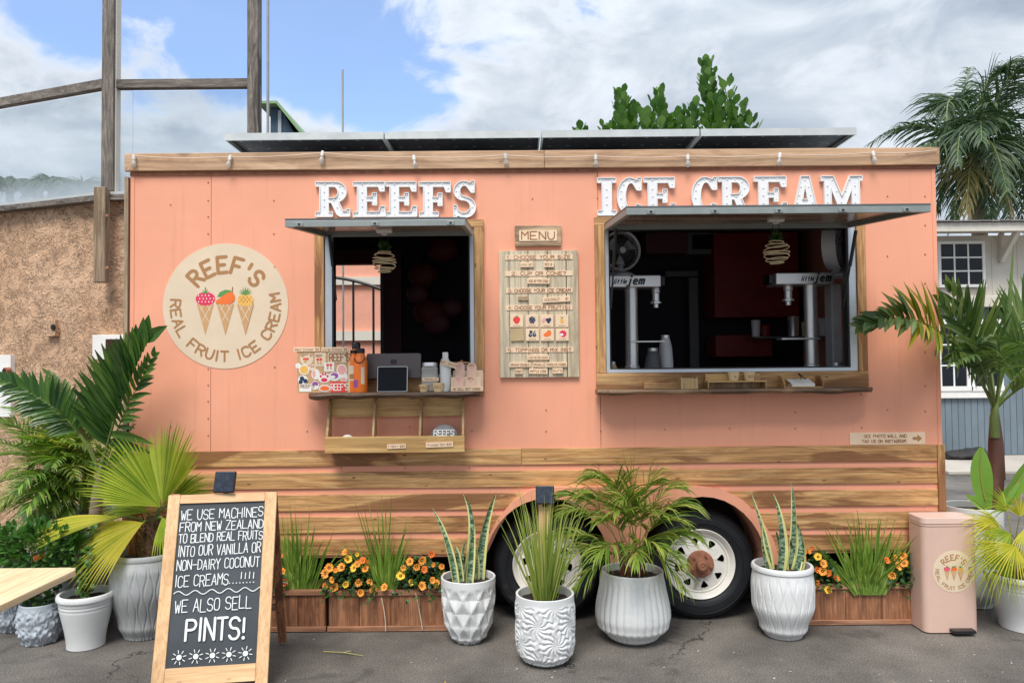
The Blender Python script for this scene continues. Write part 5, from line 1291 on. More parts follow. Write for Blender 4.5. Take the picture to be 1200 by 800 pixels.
def fan(px, py, r, Y, label, yaw):
    c = W(px, py, Y); t = thing('desk_fan', label, 'fan', (c.x, Y, c.z - r * 1.5), 'white desk fans inside the trailer')
    mt = Matrix.Translation(c) @ Matrix.Rotation(yaw, 4, 'Z')
    tmp = MB('fan_white'); tmp.lathe([(r, -.02), (r + .012, -.03), (r + .018, 0), (r + .012, .06), (r, .05), (r, -.02)], (0, 0, 0), 40, 'y'); tmp.v = [tuple(mt @ Vector(v)) for v in tmp.v]; tmp.build('fan_ring', t, smooth=40)
    tmp = MB('grey_int')
    for i in range(36):
        a = 2 * math.pi * i / 36; tmp.tube([Vector((r * .15 * math.cos(a), -.045, r * .15 * math.sin(a))), Vector((r * .7 * math.cos(a + .15), -.04, r * .7 * math.sin(a + .15))), Vector((r * math.cos(a + .25), -.02, r * math.sin(a + .25)))], .0018, 4, False)
    for q in (.35, .6, .85): tmp.tube([Vector((r * q * math.cos(2 * math.pi * i / 30), -.042, r * q * math.sin(2 * math.pi * i / 30))) for i in range(31)], .0015, 4, False)
    tmp.v = [tuple(mt @ Vector(v)) for v in tmp.v]; tmp.build('grille', t)
    tmp = MB('fan_white'); tmp.lathe([(.001, -.05), (r * .17, -.048), (r * .18, .02), (.001, .02)], (0, 0, 0), 20, 'y')
    for k in range(3):
        a0 = 2 * math.pi * k / 3; tmp.face([Vector((r * q * math.cos(a0 + d), y, r * q * math.sin(a0 + d))) for q, d, y in ((.15, 0, -.02), (.85, .1, -.02), (.85, .9, .02), (.5, .95, .02), (.15, .6, .015))])
    tmp.v = [tuple(mt @ Vector(v)) for v in tmp.v]; tmp.build('blade_hub', t)
    m_ = MB('fan_white'); m_.lathe([(.10, 0), (.10, .012), (.075, .028), (.03, .036), (.022, .05), (.022, .12)], (c.x, Y + .02, c.z - r * 1.42), 28); m_.build('fan_base', t, smooth=40)
    return t
fan(727, 294, .125, .50, 'white desk fan on top of the left blender, facing out', R(12))
fan(981, 288, .15, .46, 'white desk fan turned sideways above the right blender', R(52))
# small clutter on the counter
def glass_jug(px, Y, r, h, mat, label, nm='jug'):
    x = W(px, 420, Y).x; t = thing(nm, label, nm, (x, Y, zc_)); m_ = MB(mat); m_.lathe([(.001, 0), (r, 0), (r * 1.05, h * .3), (r * .9, h * .75), (r * .6, h), (r * .55, h), (r * .8, h * .7), (.001, h * .02)], (x, Y, zc_), 20); m_.build(nm + '_body', t, smooth=50); m_ = MB('steel'); m_.lathe([(r * .62, h), (r * .62, h + .02), (.001, h + .02)], (x, Y, zc_), 16); m_.build('lid', t); return t
glass_jug(765, .45, .055, .16, 'grey_int', 'grey jug on the counter beside the left blender column')
glass_jug(780, .55, .05, .25, 'fan_white', 'white bottle on the counter right of the left blender', 'bottle')
glass_jug(718, .38, .03, .07, 'kraft', 'small pale cup in the bottom left corner of the wide hatch', 'cup')
glass_jug(981, .38, .06, .05, 'fan_white', 'shallow pale bowl in the bottom right corner of the wide hatch', 'bowl')
# shelf of cups and tins in the dim back of the wide hatch
Ysh = 1.35
a, b = W(880, 395, Ysh), W(975, 395, Ysh); m_ = MB('grey_int'); m_.box(a.x, b.x, Ysh - .12, Ysh + .12, a.z - .012, a.z); m_.build('wall_shelf', trailer)
for i, (px, r_, h_, mt) in enumerate(((886, .035, .13, 'fan_white'), (897, .04, .09, 'red_int'), (930, .045, .16, 'steel'), (944, .03, .11, 'kraft'), (965, .04, .14, 'fan_white'))):
    x = W(px, 395, Ysh).x; m_ = MB(mt); m_.lathe([(.001, 0), (r_ * .85, 0), (r_, h_), (r_ * 1.05, h_ + .004), (r_ * .9, h_ + .006), (.001, h_ - .01)], (x, Ysh, a.z + .001), 16)
    m_.build('tin', None, smooth=40, label=['tall white tin at the left end of the dim back shelf', 'short red tin second from the left on the dim back shelf', 'steel canister behind the right blender on the back shelf', 'kraft cup stack beside the steel canister on the back shelf', 'white tub at the right end of the dim back shelf'][i], category='container')
x = W(979, 370, .62); m_ = MB('fan_white'); m_.box(x.x - .035, x.x + .04, .6, .72, zc_, W(979, 332, .6).z); m_.build('storage_tub', None, bevel=.01, label='tall pale ribbed tub behind the right blender', category='tub')
# ------------------------------------------------------------------ planters and pots
def planter(px0, px1, ptop, pbot, label, n, dep=.22, group='stained wooden planter boxes along the skirt'):
    Yf = G((px0 + px1) / 2, pbot).y
    x0, x1 = W(px0, 715, Yf).x, W(px1, 715, Yf).x; h = W((px0 + px1) / 2, ptop, Yf).z
    t = thing('planter_box', label, 'planter', ((x0 + x1) / 2, Yf + dep / 2, 0), group)
    m_ = MB('cedar_x'); m_.box(x0 - .008, x1 + .008, Yf - .012, Yf + .022, h - .03, h); m_.build('top_rail', t, bevel=.003)
    m_ = MB('cedar_x'); m_.box(x0 - .008, x1 + .008, Yf + dep - .022, Yf + dep, h - .03, h); m_.build('top_rail', t, bevel=.003)
    for xx in (x0 - .008, x1 - .018): m_ = MB('cedar_x'); m_.box(xx, xx + .026, Yf + .0225, Yf + dep - .0225, h - .03, h - .001); m_.build('end_rail', t, bevel=.003)
    m_ = MB('cedar_x'); m_.box(x0 - .006, x1 + .006, Yf - .010, Yf + .015, .004, .034); m_.build('bottom_rail', t, bevel=.003)
    for i in range(n):
        a = x0 + (x1 - x0) * i / n; b = x0 + (x1 - x0) * (i + 1) / n
        m_ = MB('cedar'); m_.box(a + .0015, b - .0015, Yf + random.uniform(0, .002), Yf + .014, .0345, h - .0305); m_.build('plank', t, bevel=.001)
    for xx in (x0, x1 - .012): m_ = MB('cedar'); m_.box(xx, xx + .012, Yf + .0155, Yf + dep - .002, .01, h - .031); m_.build('end_panel', t)
    m_ = MB('cedar'); m_.box(x0 + .0125, x1 - .0125, Yf + dep - .014, Yf + dep - .002, .01, h - .031); m_.build('back_panel', t)
    m_ = MB('soil'); n_ = 20; vs = [(x0 + .013 + (x1 - x0 - .026) * i / n_, Yf + .016 + (dep - .034) * j / 6, h - .045 + .012 * noise.noise((i * .9, j * .8, x0))) for i in range(n_ + 1) for j in range(7)]
    m_.raw(vs, [(i * 7 + j, i * 7 + j + 1, (i + 1) * 7 + j + 1, (i + 1) * 7 + j) for i in range(n_) for j in range(6)]); m_.build('soil', t)
    return t, x0, x1, Yf, h
P1 = planter(285, 381, 691, 740.5, 'short stained planter box half hidden behind the chalkboard sign', 3)
P2 = planter(385, 529, 691, 739.5, 'long stained planter box with orange flowers left of the wheels', 4)
P3 = planter(948, 1077, 683.5, 732, 'faded stained planter box with grasses beside the blush bin', 3)

def pot(px, pbot, hpx, rtop, rmax, rbot, label, mat, kind, curve=None, soil=True, Yoff=0, nseg=96, nz=48, group=None):
    """a pot whose foot shows at pbot (front edge of the base); radii in metres"""
    g_ = G(px, pbot); c = Vector((g_.x, g_.y + rbot, 0)); c.x = W(px, pbot - hpx / 2, c.y).x
    H_ = W(px, pbot - hpx, c.y - rtop).z
    t = thing('plant_pot', label, 'plant pot', c, group)
    nseg = 288 if kind == 'wave' else 240 if kind in ('leafrelief', 'rib') else nseg; nz = 90 if kind == 'leafrelief' else nz
    def rad(u):
        if curve: 
            for (a, ra), (b, rb) in zip(curve, curve[1:]):
                if a <= u <= b: 
                    s = (u - a) / (b - a); s = s * s * (3 - 2 * s); return (ra + (rb - ra) * s)
        return rbot + (rtop - rbot) * u
    def relief(a, z):
        u = z / H_
        if kind == 'diamond':
            if u > .90: return 0
            n = 11; q = n * a / (2 * math.pi); v = u * 2.45 + .2
            A = abs((q + v) % 1 - .5) * 2; B = abs((q - v) % 1 - .5) * 2
            return -.020 * (1 - max(A, B)) ** 1.0 * min(1, (.90 - u) * 12)
        if kind == 'rib':
            if u > .93: return 0
            return .0075 * (abs(math.cos(15 * a)) - .6) * min(1, (.93 - u) * 14) * min(1, u * 8)
        if kind == 'leafrelief':
            if u > .92 or u < .05: return 0
            n = 5; q = n * a / (2 * math.pi); v = u * 1.9
            best = 9
            for oi in (0, .5):
                dx = ((q + oi) % 1 - .5); dy = ((v + oi * 1.0 + .3) % 1 - .5)
                d = math.hypot(dx, dy); 
                if d < best: best = d; an = math.atan2(dy, dx)
            f = abs(math.cos(an * 6 + math.sin(best * 14))) ; 
            return .011 * (f ** .7 - .45) * min(1, best * 5) * min(1, (.92 - u) * 14)
        if kind == 'wave':
            if u > .90: return 0
            q = 38 * a / (2 * math.pi); f = 9
            for i_ in (math.floor(q) - 1, math.floor(q), math.floor(q) + 1, math.floor(q) + 2): f = min(f, abs(q - (i_ + .30 * math.sin(u * 13 + (i_ % 2) * math.pi + .4 * math.sin(i_ * 2.1)))))
            return -.006 * max(0, 1 - f / .17) * min(1, (.9 - u) * 16)
        if kind == 'rough':
            if u > .92: return 0
            v = noise.noise((math.cos(a) * 6, math.sin(a) * 6, z * 26)); return .012 * (abs(v) * 2 - .4) * min(1, (.92 - u) * 14)
        if kind == 'rings':
            return -.003 if abs(u - .82) < .012 or abs(u - .76) < .012 else 0
        return 0
    prof = [(.001, .004), (rad(0) * .96, .002)]
    for i in range(nz + 1): u = i / nz; prof.append((rad(u), .004 + (H_ - .004) * u))
    lip = .012 if kind != 'plainthick' else .02
    prof += [(rad(1) - lip * .3, H_ + .003), (rad(1) - lip, H_), (rad(1) - lip - .002, H_ - .06), (.001, H_ - .065)]
    k = len(prof)
    m_ = MB(mat); zi = {id(p): 0 for p in prof}
    lim = H_ * .999
    cnt = [0]
    m_.lathe(prof[:nz + 4], c, nseg, rf=lambda a, z, r: relief(a, z))
    m_.lathe(prof[nz + 2:], c, nseg)
    m_.build('pot_wall', t, smooth=50 if kind not in ('diamond',) else 12)
    if kind in ('wave', 'rings', 'plainthick') :
        m_ = MB(mat); rr = rad(1); m_.lathe([(rr - .004, H_ - .028), (rr + .008, H_ - .024), (rr + .010, H_ - .010), (rr + .004, H_ + .002), (rr - .010, H_ + .0035)], c, 64); m_.build('rim', t, smooth=50)
    rs = rad(1) - lip - .002
    if soil:
        m_ = MB('soil'); vs = [(c.x, c.y, H_ - .022)]; ring = []
        for j in range(1, 5):
            for i in range(28): a = 2 * math.pi * i / 28; r_ = rs * j / 4; vs.append((c.x + r_ * math.cos(a), c.y + r_ * math.sin(a), H_ - .028 + .010 * noise.noise((c.x + r_ * math.cos(a) * 25, r_ * math.sin(a) * 25, 3)) - .003 * j))
        fs = [(0, 1 + i, 1 + (i + 1) % 28) for i in range(28)]
        for j in range(3):
            for i in range(28): a = 1 + j * 28 + i; b = 1 + j * 28 + (i + 1) % 28; fs.append((a, a + 28, b + 28, b))
        m_.raw(vs, fs); m_.build('soil', t, smooth=60)
    return t, c, H_
PA = pot(549, 756, 72, .158, .16, .075, 'faceted diamond-pattern white pot holding a snake plant left of the wheels', 'pot_white', 'diamond', [(0, .075), (.10, .112), (.32, .143), (.65, .158), (1, .158)])
PB = pot(639, 783, 78, .157, .16, .10, 'white pot with leaf relief standing nearest, in front of the left wheel', 'pot_white', 'leafrelief', [(0, .095), (.06, .125), (.16, .148), (.32, .157), (1, .157)])
PC = pot(741.5, 758, 80, .182, .21, .13, 'wide ribbed white pot with a palm between the two wheels', 'pot_white', 'rib', [(0, .115), (.06, .15), (.22, .205), (.36, .215), (1, .178)])
PD = pot(917.5, 751, 81, .160, .178, .10, 'pale grey pot with wavy grooves holding the right snake plant', 'pot_white', 'wave', [(0, .105), (.12, .135), (.45, .176), (.7, .178), (1, .166)])
PE = pot(1201, 745, 62, .20, .20, .14, 'smooth white pot with two rings at the right edge holding a small fan palm', 'pot_white', 'rings', [(0, .135), (1, .20)])
PF = pot(1141, 716, 118, .17, .17, .13, 'large smooth white pot half hidden behind the blush bin', 'pot_white', 'smooth', [(0, .10), (.15, .16), (1, .175)])
PG = pot(172, 752, 98, .165, .205, .13, 'grey pot with wavy grooves beside the chalkboard holding a fan palm', 'pot_dark', 'wave', [(0, .125), (.15, .155), (.6, .205), (.8, .203), (1, .178)])
PH = pot(107, 737, 87, .20, .20, .12, 'large rough grey pot behind the small smooth white one', 'pot_dark', 'rough', [(0, .12), (.4, .185), (1, .20)])
PI = pot(101, 763, 60, .145, .145, .09, 'smooth cream white pot with two rings in front on the left', 'pot_white', 'rings', [(0, .10), (1, .145)])
PJ = pot(47, 758, 46, .112, .12, .085, 'small bluish pot with rough shell texture under the table corner', 'pot_blue', 'rough', [(0, .085), (.3, .112), (.7, .118), (1, .108)])
PK = pot(16, 742, 38, .09, .10, .06, 'small rough pale pot at the left edge behind the shell-textured pot', 'pot_blue', 'rough', [(0, .06), (.3, .09), (1, .095)])
PL = pot(82, 690, 82, .30, .30, .2, 'big plain grey tub at the back under the palms', 'pot_dark', 'plainthick', [(0, .24), (1, .30)])

# ------------------------------------------------------------------ chalkboard
rt = G(174.5, 820)
cb = thing('chalkboard_sign', 'leaning A-frame chalkboard with pine frame and white handwriting', 'chalkboard', (0, 0, 0))
LEAN = math.atan2(.28, .93); CW, CL = .548, .972
def cf(u, n, v): return Vector((u, v * math.sin(LEAN) + n * math.cos(LEAN), v * math.cos(LEAN) - n * math.sin(LEAN)))
def cboard(mat, u0, u1, v0, v1, n0, n1, name, bevel=.003, fr=cf):
    m_ = MB(mat); m_.prism(rect(u0, u1, v0, v1), n0, n1, fr=fr); return m_.build(name, cb, bevel=bevel)
bw = .060
cboard('pine', 0, bw, 0.0, CL, 0, .02, 'side_rail'); cboard('pine', CW - bw, CW, 0.0, CL, 0, .02, 'side_rail')
cboard('pine_x', bw + .0005, CW - bw - .0005, CL - .045, CL, .0005, .0195, 'top_rail'); cboard('pine_x', bw + .0005, CW - bw - .0005, .055, .135, .0005, .0195, 'bottom_rail')
cboard('chalk_bg', bw - .005, CW - bw + .005, .13, CL - .04, .010, .016, 'slate', 0)
def cfb(u, n, v): 
    a = cf(0, 0, CL); an = R(-19)
    return Vector((u, a.y + .02 - v * math.sin(an), a.z - v * math.cos(an))) + Vector((0, n, 0))
for u0 in (.005, CW - .05): cboard('cedar', u0, u0 + .045, .0, CL * .995, .0, .02, 'rear_leg', fr=cfb)
cboard('cedar_x', .052, CW - .052, .70, .75, .001, .018, 'rear_brace', fr=cfb)
def cu(px, py): return (px - (197 - (py - 573) * .092)) / (129 + (py - 573) * .065) * CW
def cv(py): return CL * (1 - ((py - 573) / 247) * (1 + .0 * 0))
fl = Flat((0, 0, 0)); fl.P = lambda x, y: cf(x, .010 - fl.d - fl.k, y); fl.m('chalk')
def chalkline(t, xa, xb, base, hp, st=.0043, wk=None):
    u0, u1 = cu(xa, base), cu(xb, base); h = hp / 247 * CL
    gap = .30; w_ = (u1 - u0) / tlen(t, gap); fl.text(t, u0, cv(base), h, w_, st, gap=gap, jit=.06, tilt=.012)
chalkline('WE USE MACHINES', 211, 309, 605.5, 12.5); chalkline('FROM NEW ZEALAND', 209.5, 309.5, 620.5, 11.5); chalkline('TO BLEND REAL FRUITS', 208, 309, 635, 11)
chalkline('INTO OUR VANILLA OR', 207.5, 307, 652, 13); chalkline('NON-DAIRY COCONUT', 206, 306, 669.5, 12.5); chalkline('ICE CREAMS', 204, 268, 690, 14)
for i in range(8): fl.disc(cu(270 + i * 4.2, 689), cv(688), .0032, 8)
for i in range(4): u = cu(284 + i * 5, 684); fl.stroke([(u, cv(683)), (u + .001, cv(675 + (i % 2)))], .0042)
pts = [(cu(203 + 105 * i / 60, 697), cv(697.5 - (105 * i / 60) * 0.01) + .010 * math.sin(i / 60 * 2 * math.pi * 5.2)) for i in range(61)]; fl.stroke(pts, .0042)
chalkline('WE ALSO SELL', 204, 297, 721, 15, .0045); chalkline('PINTS!', 217, 290, 755.5, 25, .012)
for i in range(5):
    x = 210 + i * 20.3; cx, cy = cu(x, 772), cv(773.5); fl.disc(cx, cy, .013, 14)
    for k in range(8): a = 2 * math.pi * k / 8 + .2 + .1 * i; fl.stroke([(cx + .020 * math.cos(a), cy + .020 * math.sin(a)), (cx + .033 * math.cos(a), cy + .033 * math.sin(a))], .0036)
fl.build('chalk_writing', cb)
cb.location = rt; cb.rotation_euler = (0, 0, R(8))
WL[cb.name] = Vector(rt)
# ------------------------------------------------------------------ clip-on solar lights
def solar_light(px, py0, py1, px1, Y, label, cat='solar light'):
    a, b = W(px, py1, Y), W(px1, py0, Y); cx, cz = (a.x + b.x) / 2, (a.z + b.z) / 2; w2, h2 = (b.x - a.x) / 2, (b.z - a.z) / 2
    t = thing('solar_light', label, cat, (cx, Y, a.z))
    tl = Matrix.Translation((cx, Y, cz)) @ Matrix.Rotation(R(-18), 4, 'X')
    m_ = MB('black'); m_.box(-w2, w2, 0, .022, -h2, h2, tl); m_.build('light_shell', t, bevel=.006)
    for s in (-1, 1): m_ = MB('lamp_pv'); m_.box(min(s * .002, s * (w2 - .006)), max(s * .002, s * (w2 - .006)), -.0015, -.0002, -h2 + .007, h2 - .007, tl); m_.build('solar_cell', t)
    m_ = MB('black'); m_.box(cx - .012, cx + .012, Y + .02, Y + .05, a.z - .02, a.z + .03); m_.build('clip', t)
    return t
q = cb.matrix_world
topY = rt.y + .28 * math.cos(R(8)) + .04
solar_light(250.5, 551.5, 577, 275, topY, 'black solar light clipped on top of the chalkboard')
Yp = PB[1].y + .26
pt = thing('light_stake', 'short tan wooden stake behind the grass pot carrying a solar light', 'stake', G(638, 745))
q0, q1 = W(629, 600, Yp).x, W(649, 600, Yp).x
WL[pt.name] = Vector(((q0 + q1) / 2, Yp + .02, 0)); pt.location = WL[pt.name]
m_ = MB('pine'); m_.box(q0 + .012, q1 - .012, Yp + .025, Yp + .05, .0, W(638, 580, Yp).z); m_.build('stake_board', pt, bevel=.004)
m_ = MB('pine'); m_.box(q0 - .03, q1 + .03, Yp - .05, Yp + .12, .0, .025); m_.build('stake_foot', pt, bevel=.004)
solar_light(628, 568.5, 590.5, 649.5, Yp, 'black solar light on the stake in front of the left wheel arch')

# ------------------------------------------------------------------ blush pedal bin
gb = G(1113, 732); Yb = -.215; x0, x1 = W(1083, 680, Yb).x, W(1147, 680, Yb).x; dpt = .185; zt = W(1113, 617, Yb).z
bn = thing('pedal_bin', 'blush pink square pedal bin with fruit cone badge beside the planter', 'bin', ((x0 + x1) / 2, Yb + dpt / 2, 0))
def rr2(x0, x1, y0, y1, r, n=6):
    P = []
    for cx, cy, a in ((x1 - r, y0 + r, -90), (x1 - r, y1 - r, 0), (x0 + r, y1 - r, 90), (x0 + r, y0 + r, 180)): P += [(cx + r * math.cos(R(a + 90 * i / n)), cy + r * math.sin(R(a + 90 * i / n))) for i in range(n + 1)]
    return P
up = lambda x, y, z: Vector((x, z, y))
m_ = MB('bin'); m_.prism(rr2(x0, x1, Yb, Yb + dpt, .04), .008, zt, fr=up); m_.build('bin_body', bn, smooth=30)
m_ = MB('black'); m_.prism(rr2(x0 + .006, x1 - .006, Yb + .006, Yb + dpt - .006, .036), .0, .0078, fr=up); m_.build('base', bn, smooth=30)
m_ = MB('bin'); m_.prism(rr2(x0 - .002, x1 + .002, Yb - .002, Yb + dpt + .002, .042), zt + .003, zt + .014, fr=up); m_.build('collar', bn, smooth=30)
m_ = MB('bin_lid'); m_.prism(rr2(x0 + .0, x1 - .0, Yb, Yb + dpt, .04), zt + .017, zt + .050, fr=up); m_.build('lid', bn, smooth=30, bevel=.010)
cx = (x0 + x1) / 2 - .01
m_ = MB('black'); m_.prism(rr2(cx - .01, cx + .12, Yb - .05, Yb + .01, .012), .016, .034, fr=up); m_.build('pedal', bn, bevel=.003)
c = W(1117.5, 669, Yb); fl = Flat((c.x, Yb, c.z)); logo(fl, .122, cols=('cream', 'rust_print') if False else ('cream', 'ink_logo')); fl.build('badge_print', bn)

# ------------------------------------------------------------------ cafe table, left edge
TZ = .74
c1_ = G(94, 664.5, TZ); xr, yb = c1_.x, c1_.y
tb = thing('cafe_table', 'pale slatted wooden table top jutting in from the left edge', 'table', (xr - .6, yb - .5, 0))
for i in range(12):
    a = xr - (i + 1) * .095; b = xr - i * .095
    m_ = MB('table_y'); 
    if i == 0: m_.prism([(a + .001, yb - 1.0), (b, yb - .97), (b, yb - .04), (b - .012, yb - .012), (b - .04, yb), (a + .001, yb)], TZ - .028, TZ, fr=up)
    else: m_.box(a + .001, b - .001, yb - 1.0, yb, TZ - .028, TZ)
    m_.build('slat', tb, bevel=.002)
for yy in (yb - .85, yb - .2): m_ = MB('table_y'); m_.box(xr - 1.1, xr - .1, yy, yy + .05, TZ - .055, TZ - .0285); m_.build('batten', tb)
m_ = MB('iron'); m_.lathe([(.001, 0), (.25, 0), (.25, .015), (.03, .03), (.03, TZ - .056), (.001, TZ - .056)], (xr - .85, yb - .5, 0), 24); m_.build('pedestal', tb, smooth=40)

# ------------------------------------------------------------------ stucco wall and timber frame on the left
YS = 2.4
ztop = W(128, 236, YS).z
pA = Vector((W(152, 300, YS).x, YS, 0)); pB = Vector((W(128, 300, YS).x, YS, 0)); pC = pB + Vector((-1.39, .5, 0)).normalized() * 5
sw = thing('stucco_wall', 'rough tan stucco wall with a dark capping left of the trailer', 'wall', (pB.x, YS, 0))
def stuccoseg(a, b, nx, nz):
    d = (b - a); L = d.length; d.normalize(); n = Vector((d.y, -d.x, 0)); n = n if n.y < 0 else -n
    m_ = MB('stucco'); vs = []
    for i in range(nx + 1):
        for j in range(nz + 1):
            p_ = a + d * (L * i / nx); z = ztop * j / nz
            e = (noise.noise((p_.x * 1.2, 0, z * 1.2)) * .03 + (noise.ridged_multi_fractal((p_.x * 4, p_.y * 2, z * 6), 1, 2, 4, 1, 2) - 1) * .008)
            if j in (0, nz) or (i in (0, nx)): e = 0
            vs.append(p_ + n * e + Vector((0, 0, z)))
    fs = [(i * (nz + 1) + j, (i + 1) * (nz + 1) + j, (i + 1) * (nz + 1) + j + 1, i * (nz + 1) + j + 1) for i in range(nx) for j in range(nz)]
    m_.raw(vs, fs)
    q = [a, b, b - n * .2, a - n * .2]; up_ = Vector((0, 0, ztop))
    m_.face([q[3], q[2], q[2] + up_, q[3] + up_]); m_.face([v + up_ for v in q]); m_.face([q[0], q[3], q[3] + up_, q[0] + up_]); m_.face([q[1], q[2], q[2] + up_, q[1] + up_])
    m_.build('wall_face', sw, smooth=60, normals=False)
    c_ = MB('post_wood_x'); mid = (a + b) / 2 + n * .03
    c_.bar(a + n * .03 + Vector((0, 0, ztop + .02)), b + n * .03 + Vector((0, 0, ztop + .02)), .14, .05); c_.build('capping', sw)
    c_ = MB('alu_panel'); c_.bar(a + n * .035 + Vector((0, 0, ztop + .06)), b + n * .035 + Vector((0, 0, ztop + .06)), .12, .025); c_.build('flashing', sw)
    zg = W(215, 99.5, YS).z - .03; gl_ = MB('dusty_glass'); gl_.bar(a - n * .05 + Vector((0, 0, (ztop + .08 + zg) / 2)), b - n * .05 + Vector((0, 0, (ztop + .08 + zg) / 2)), .008, zg - ztop - .08); gl_.build('glass_panel', sw)
    return n, d
nA, dA = stuccoseg(pA, pB, 12, 120); nB, dB = stuccoseg(pB, pC, 170, 120)
def onB(px, py, off):                          # point on the turned part of the wall
    r_ = ray(px, py); n = nB; s = (pB + nB * off - CAM).dot(n) / r_.dot(n); return CAM + r_ * s
def Bbox(px0, py0, px1, py1, off0, off1, mat, name, parent, bevel=.003):
    a, b, c_, d_ = onB(px0, py1, 0), onB(px1, py1, 0), onB(px1, py0, 0), onB(px0, py0, 0)
    m_ = MB(mat); vs = [p + nB * o for p in (a, b, c_, d_) for o in (off0, off1)]
    m_.raw(vs, [(0, 2, 4, 6), (7, 5, 3, 1), (0, 1, 3, 2), (2, 3, 5, 4), (4, 5, 7, 6), (6, 7, 1, 0)]); return m_.build(name, parent, bevel=bevel)
q = onB(130, 405, 0); vt = thing('vent_grille', 'white box with a rusty louvred vent on the stucco wall', 'vent', q)
def Abox(px0, py0, px1, py1, Y0, Y1, mat, name, parent, bevel=.003):
    a, b = W(px0, py1, Y0), W(px1, py0, Y0); m_ = MB(mat); m_.box(a.x, b.x, Y0, Y1, a.z, b.z); return m_.build(name, parent, bevel=bevel)
Yv = YS - .08
Abox(108, 392, 153, 421, Yv, YS + .05, 'white', 'vent_box', vt)
Abox(123.5, 397, 150.5, 420, Yv - .004, Yv - .0005, 'blackm', 'vent_recess', vt, 0)
for i in range(9): Abox(124, 398.2 + i * 2.4, 150, 399.4 + i * 2.4, Yv - .02, Yv - .0045, 'crownshaft', 'louvre', vt, 0)
q = onB(10, 435, 0); t = thing('outlet_board', 'white board with a round dark outlet at the left edge of the stucco wall', 'outlet', q)
Bbox(-40, 416, 18, 488, .0, .05, 'white', 'board', t)
q2 = onB(11, 434, .05); m_ = MB('rust'); m_.tube([q2, q2 + nB * .05], [.035, .03], 14); m_.build('outlet_ring', t, smooth=30); m_ = MB('blackm'); m_.tube([q2 + nB * .0505, q2 + nB * .055], .02, 12); m_.build('outlet_hole', t)
q = onB(63, 385, 0); t = thing('hose_outlet', 'small tan box with a dark pipe hole in the stucco wall', 'outlet box', q)
Bbox(56.5, 374.5, 70, 394, .0, .05, 'stucco', 'box_face', t); q2 = onB(63, 383.5, .05); m_ = MB('blackm'); m_.tube([q2, q2 + nB * .012], .028, 10); m_.build('pipe_hole', t)
# timber frame
tf = thing('timber_frame', 'weathered grey timber frame of posts and rails behind the stucco wall', 'frame', (W(130, 100, YS).x, YS, 0))
x = W(130, 100, YS).x
m_ = MB('post_wood'); m_.box(x - .056, x + .056, YS - .06, YS + .05, ztop + .09, 6.8); m_.build('post', tf, bevel=.004)
m_ = MB('offwhite'); m_.box(x + .057, x + .068, YS - .03, YS + .05, ztop + .09, 6.8); m_.build('pale_edge', tf)
xb = W(298.5, 80, YS).x
m_ = MB('post_wood'); m_.box(xb - .052, xb + .052, YS - .06, YS + .05, 0, 6.8); m_.build('post', tf, bevel=.004)
zr = W(215, 99.5, YS).z
m_ = MB('post_wood_x'); m_.box(x + .069, xb - .053, YS - .04, YS + .03, zr - .04, zr + .045); m_.build('rail', tf, bevel=.004)
a = Vector((x - .057, YS, zr + .01)); m_ = MB('post_wood_x'); m_.bar(a, a + dB * 4.8 * (1), .07, .09); m_.build('rail', tf, bevel=.004)
gl_ = MB('dusty_glass'); gl_.box(W(152, 150, YS).x + .001, xb - .053, YS + .046, YS + .052, ztop + .08, zr - .041); gl_.build('glass_panel', tf)
tp = thing('bolted_post', 'short tan timber post with two bolts fixed to the stucco wall', 'post', (x, YS - .12, W(130, 331, YS).z))
m_ = MB('post_tan'); m_.box(x - .062, x + .048, YS - .17, YS - .085, W(130, 330, YS - .2).z, ztop + .10); m_.build('post_body', tp, bevel=.006)
for py in (253, 314): q = W(126.0, py, YS - .2); m_ = MB('rust'); m_.lathe([(.016, -.001), (.014, -.014), (.001, -.016)], (q.x, YS - .2, q.z), 8, 'y'); m_.build('bolt', tp)
# poles
def polething(px, py_top, Y, r, mat, name, label, cat):
    q = W(px, max(py_top, 20), Y); zt = W(px, py_top, Y).z
    m_ = MB(mat); m_.tube([(q.x, Y, 0), (q.x, Y, zt * .6), (q.x, Y, zt)], r, 12); return m_.build(name, None, smooth=40, label=label, category=cat)
polething(314, -80, 2.9, .014, 'ant', 'mast_pole', 'tall thin grey metal pole just right of the timber post', 'pole')
polething(401.5, 82, 2.9, .010, 'ant', 'short_mast', 'short thin mast rising above the left solar panels', 'mast')
# blue gabled building far behind
Yg = 11; t = thing('gabled_building', 'dark blue gable with green fascia peeking over the left solar panel', 'building', W(325, 426, Yg) * 1)
zt = W(325, 123, Yg).z; z2 = W(350, 153, Yg).z; xg0, xg1, xg2 = W(317, 140, Yg).x, W(329, 140, Yg).x, W(352, 152, Yg).x
m_ = MB('blue_gable'); m_.prism([(xg0, 0), (xg2 + .25, 0), (xg2, z2 - .3), (xg1, zt - .07), (xg0, zt - .06)], Yg, Yg + 4); m_.build('wall', t)
m_ = MB('green_gable'); m_.prism([(xg0 - .2, zt), (xg1, zt), (xg2 + .5, z2 - .60), (xg2 + .46, z2 - .64), (xg1 - .02, zt - .055), (xg0 - .2, zt - .055)], Yg - .25, Yg + 4); m_.build('roof', t)
m_ = MB('pot_blue'); m_.box(xg1 - .05, xg1 + .02, Yg - .03, Yg - .001, z2 - 1, zt - .13); m_.build('downpipe', t)

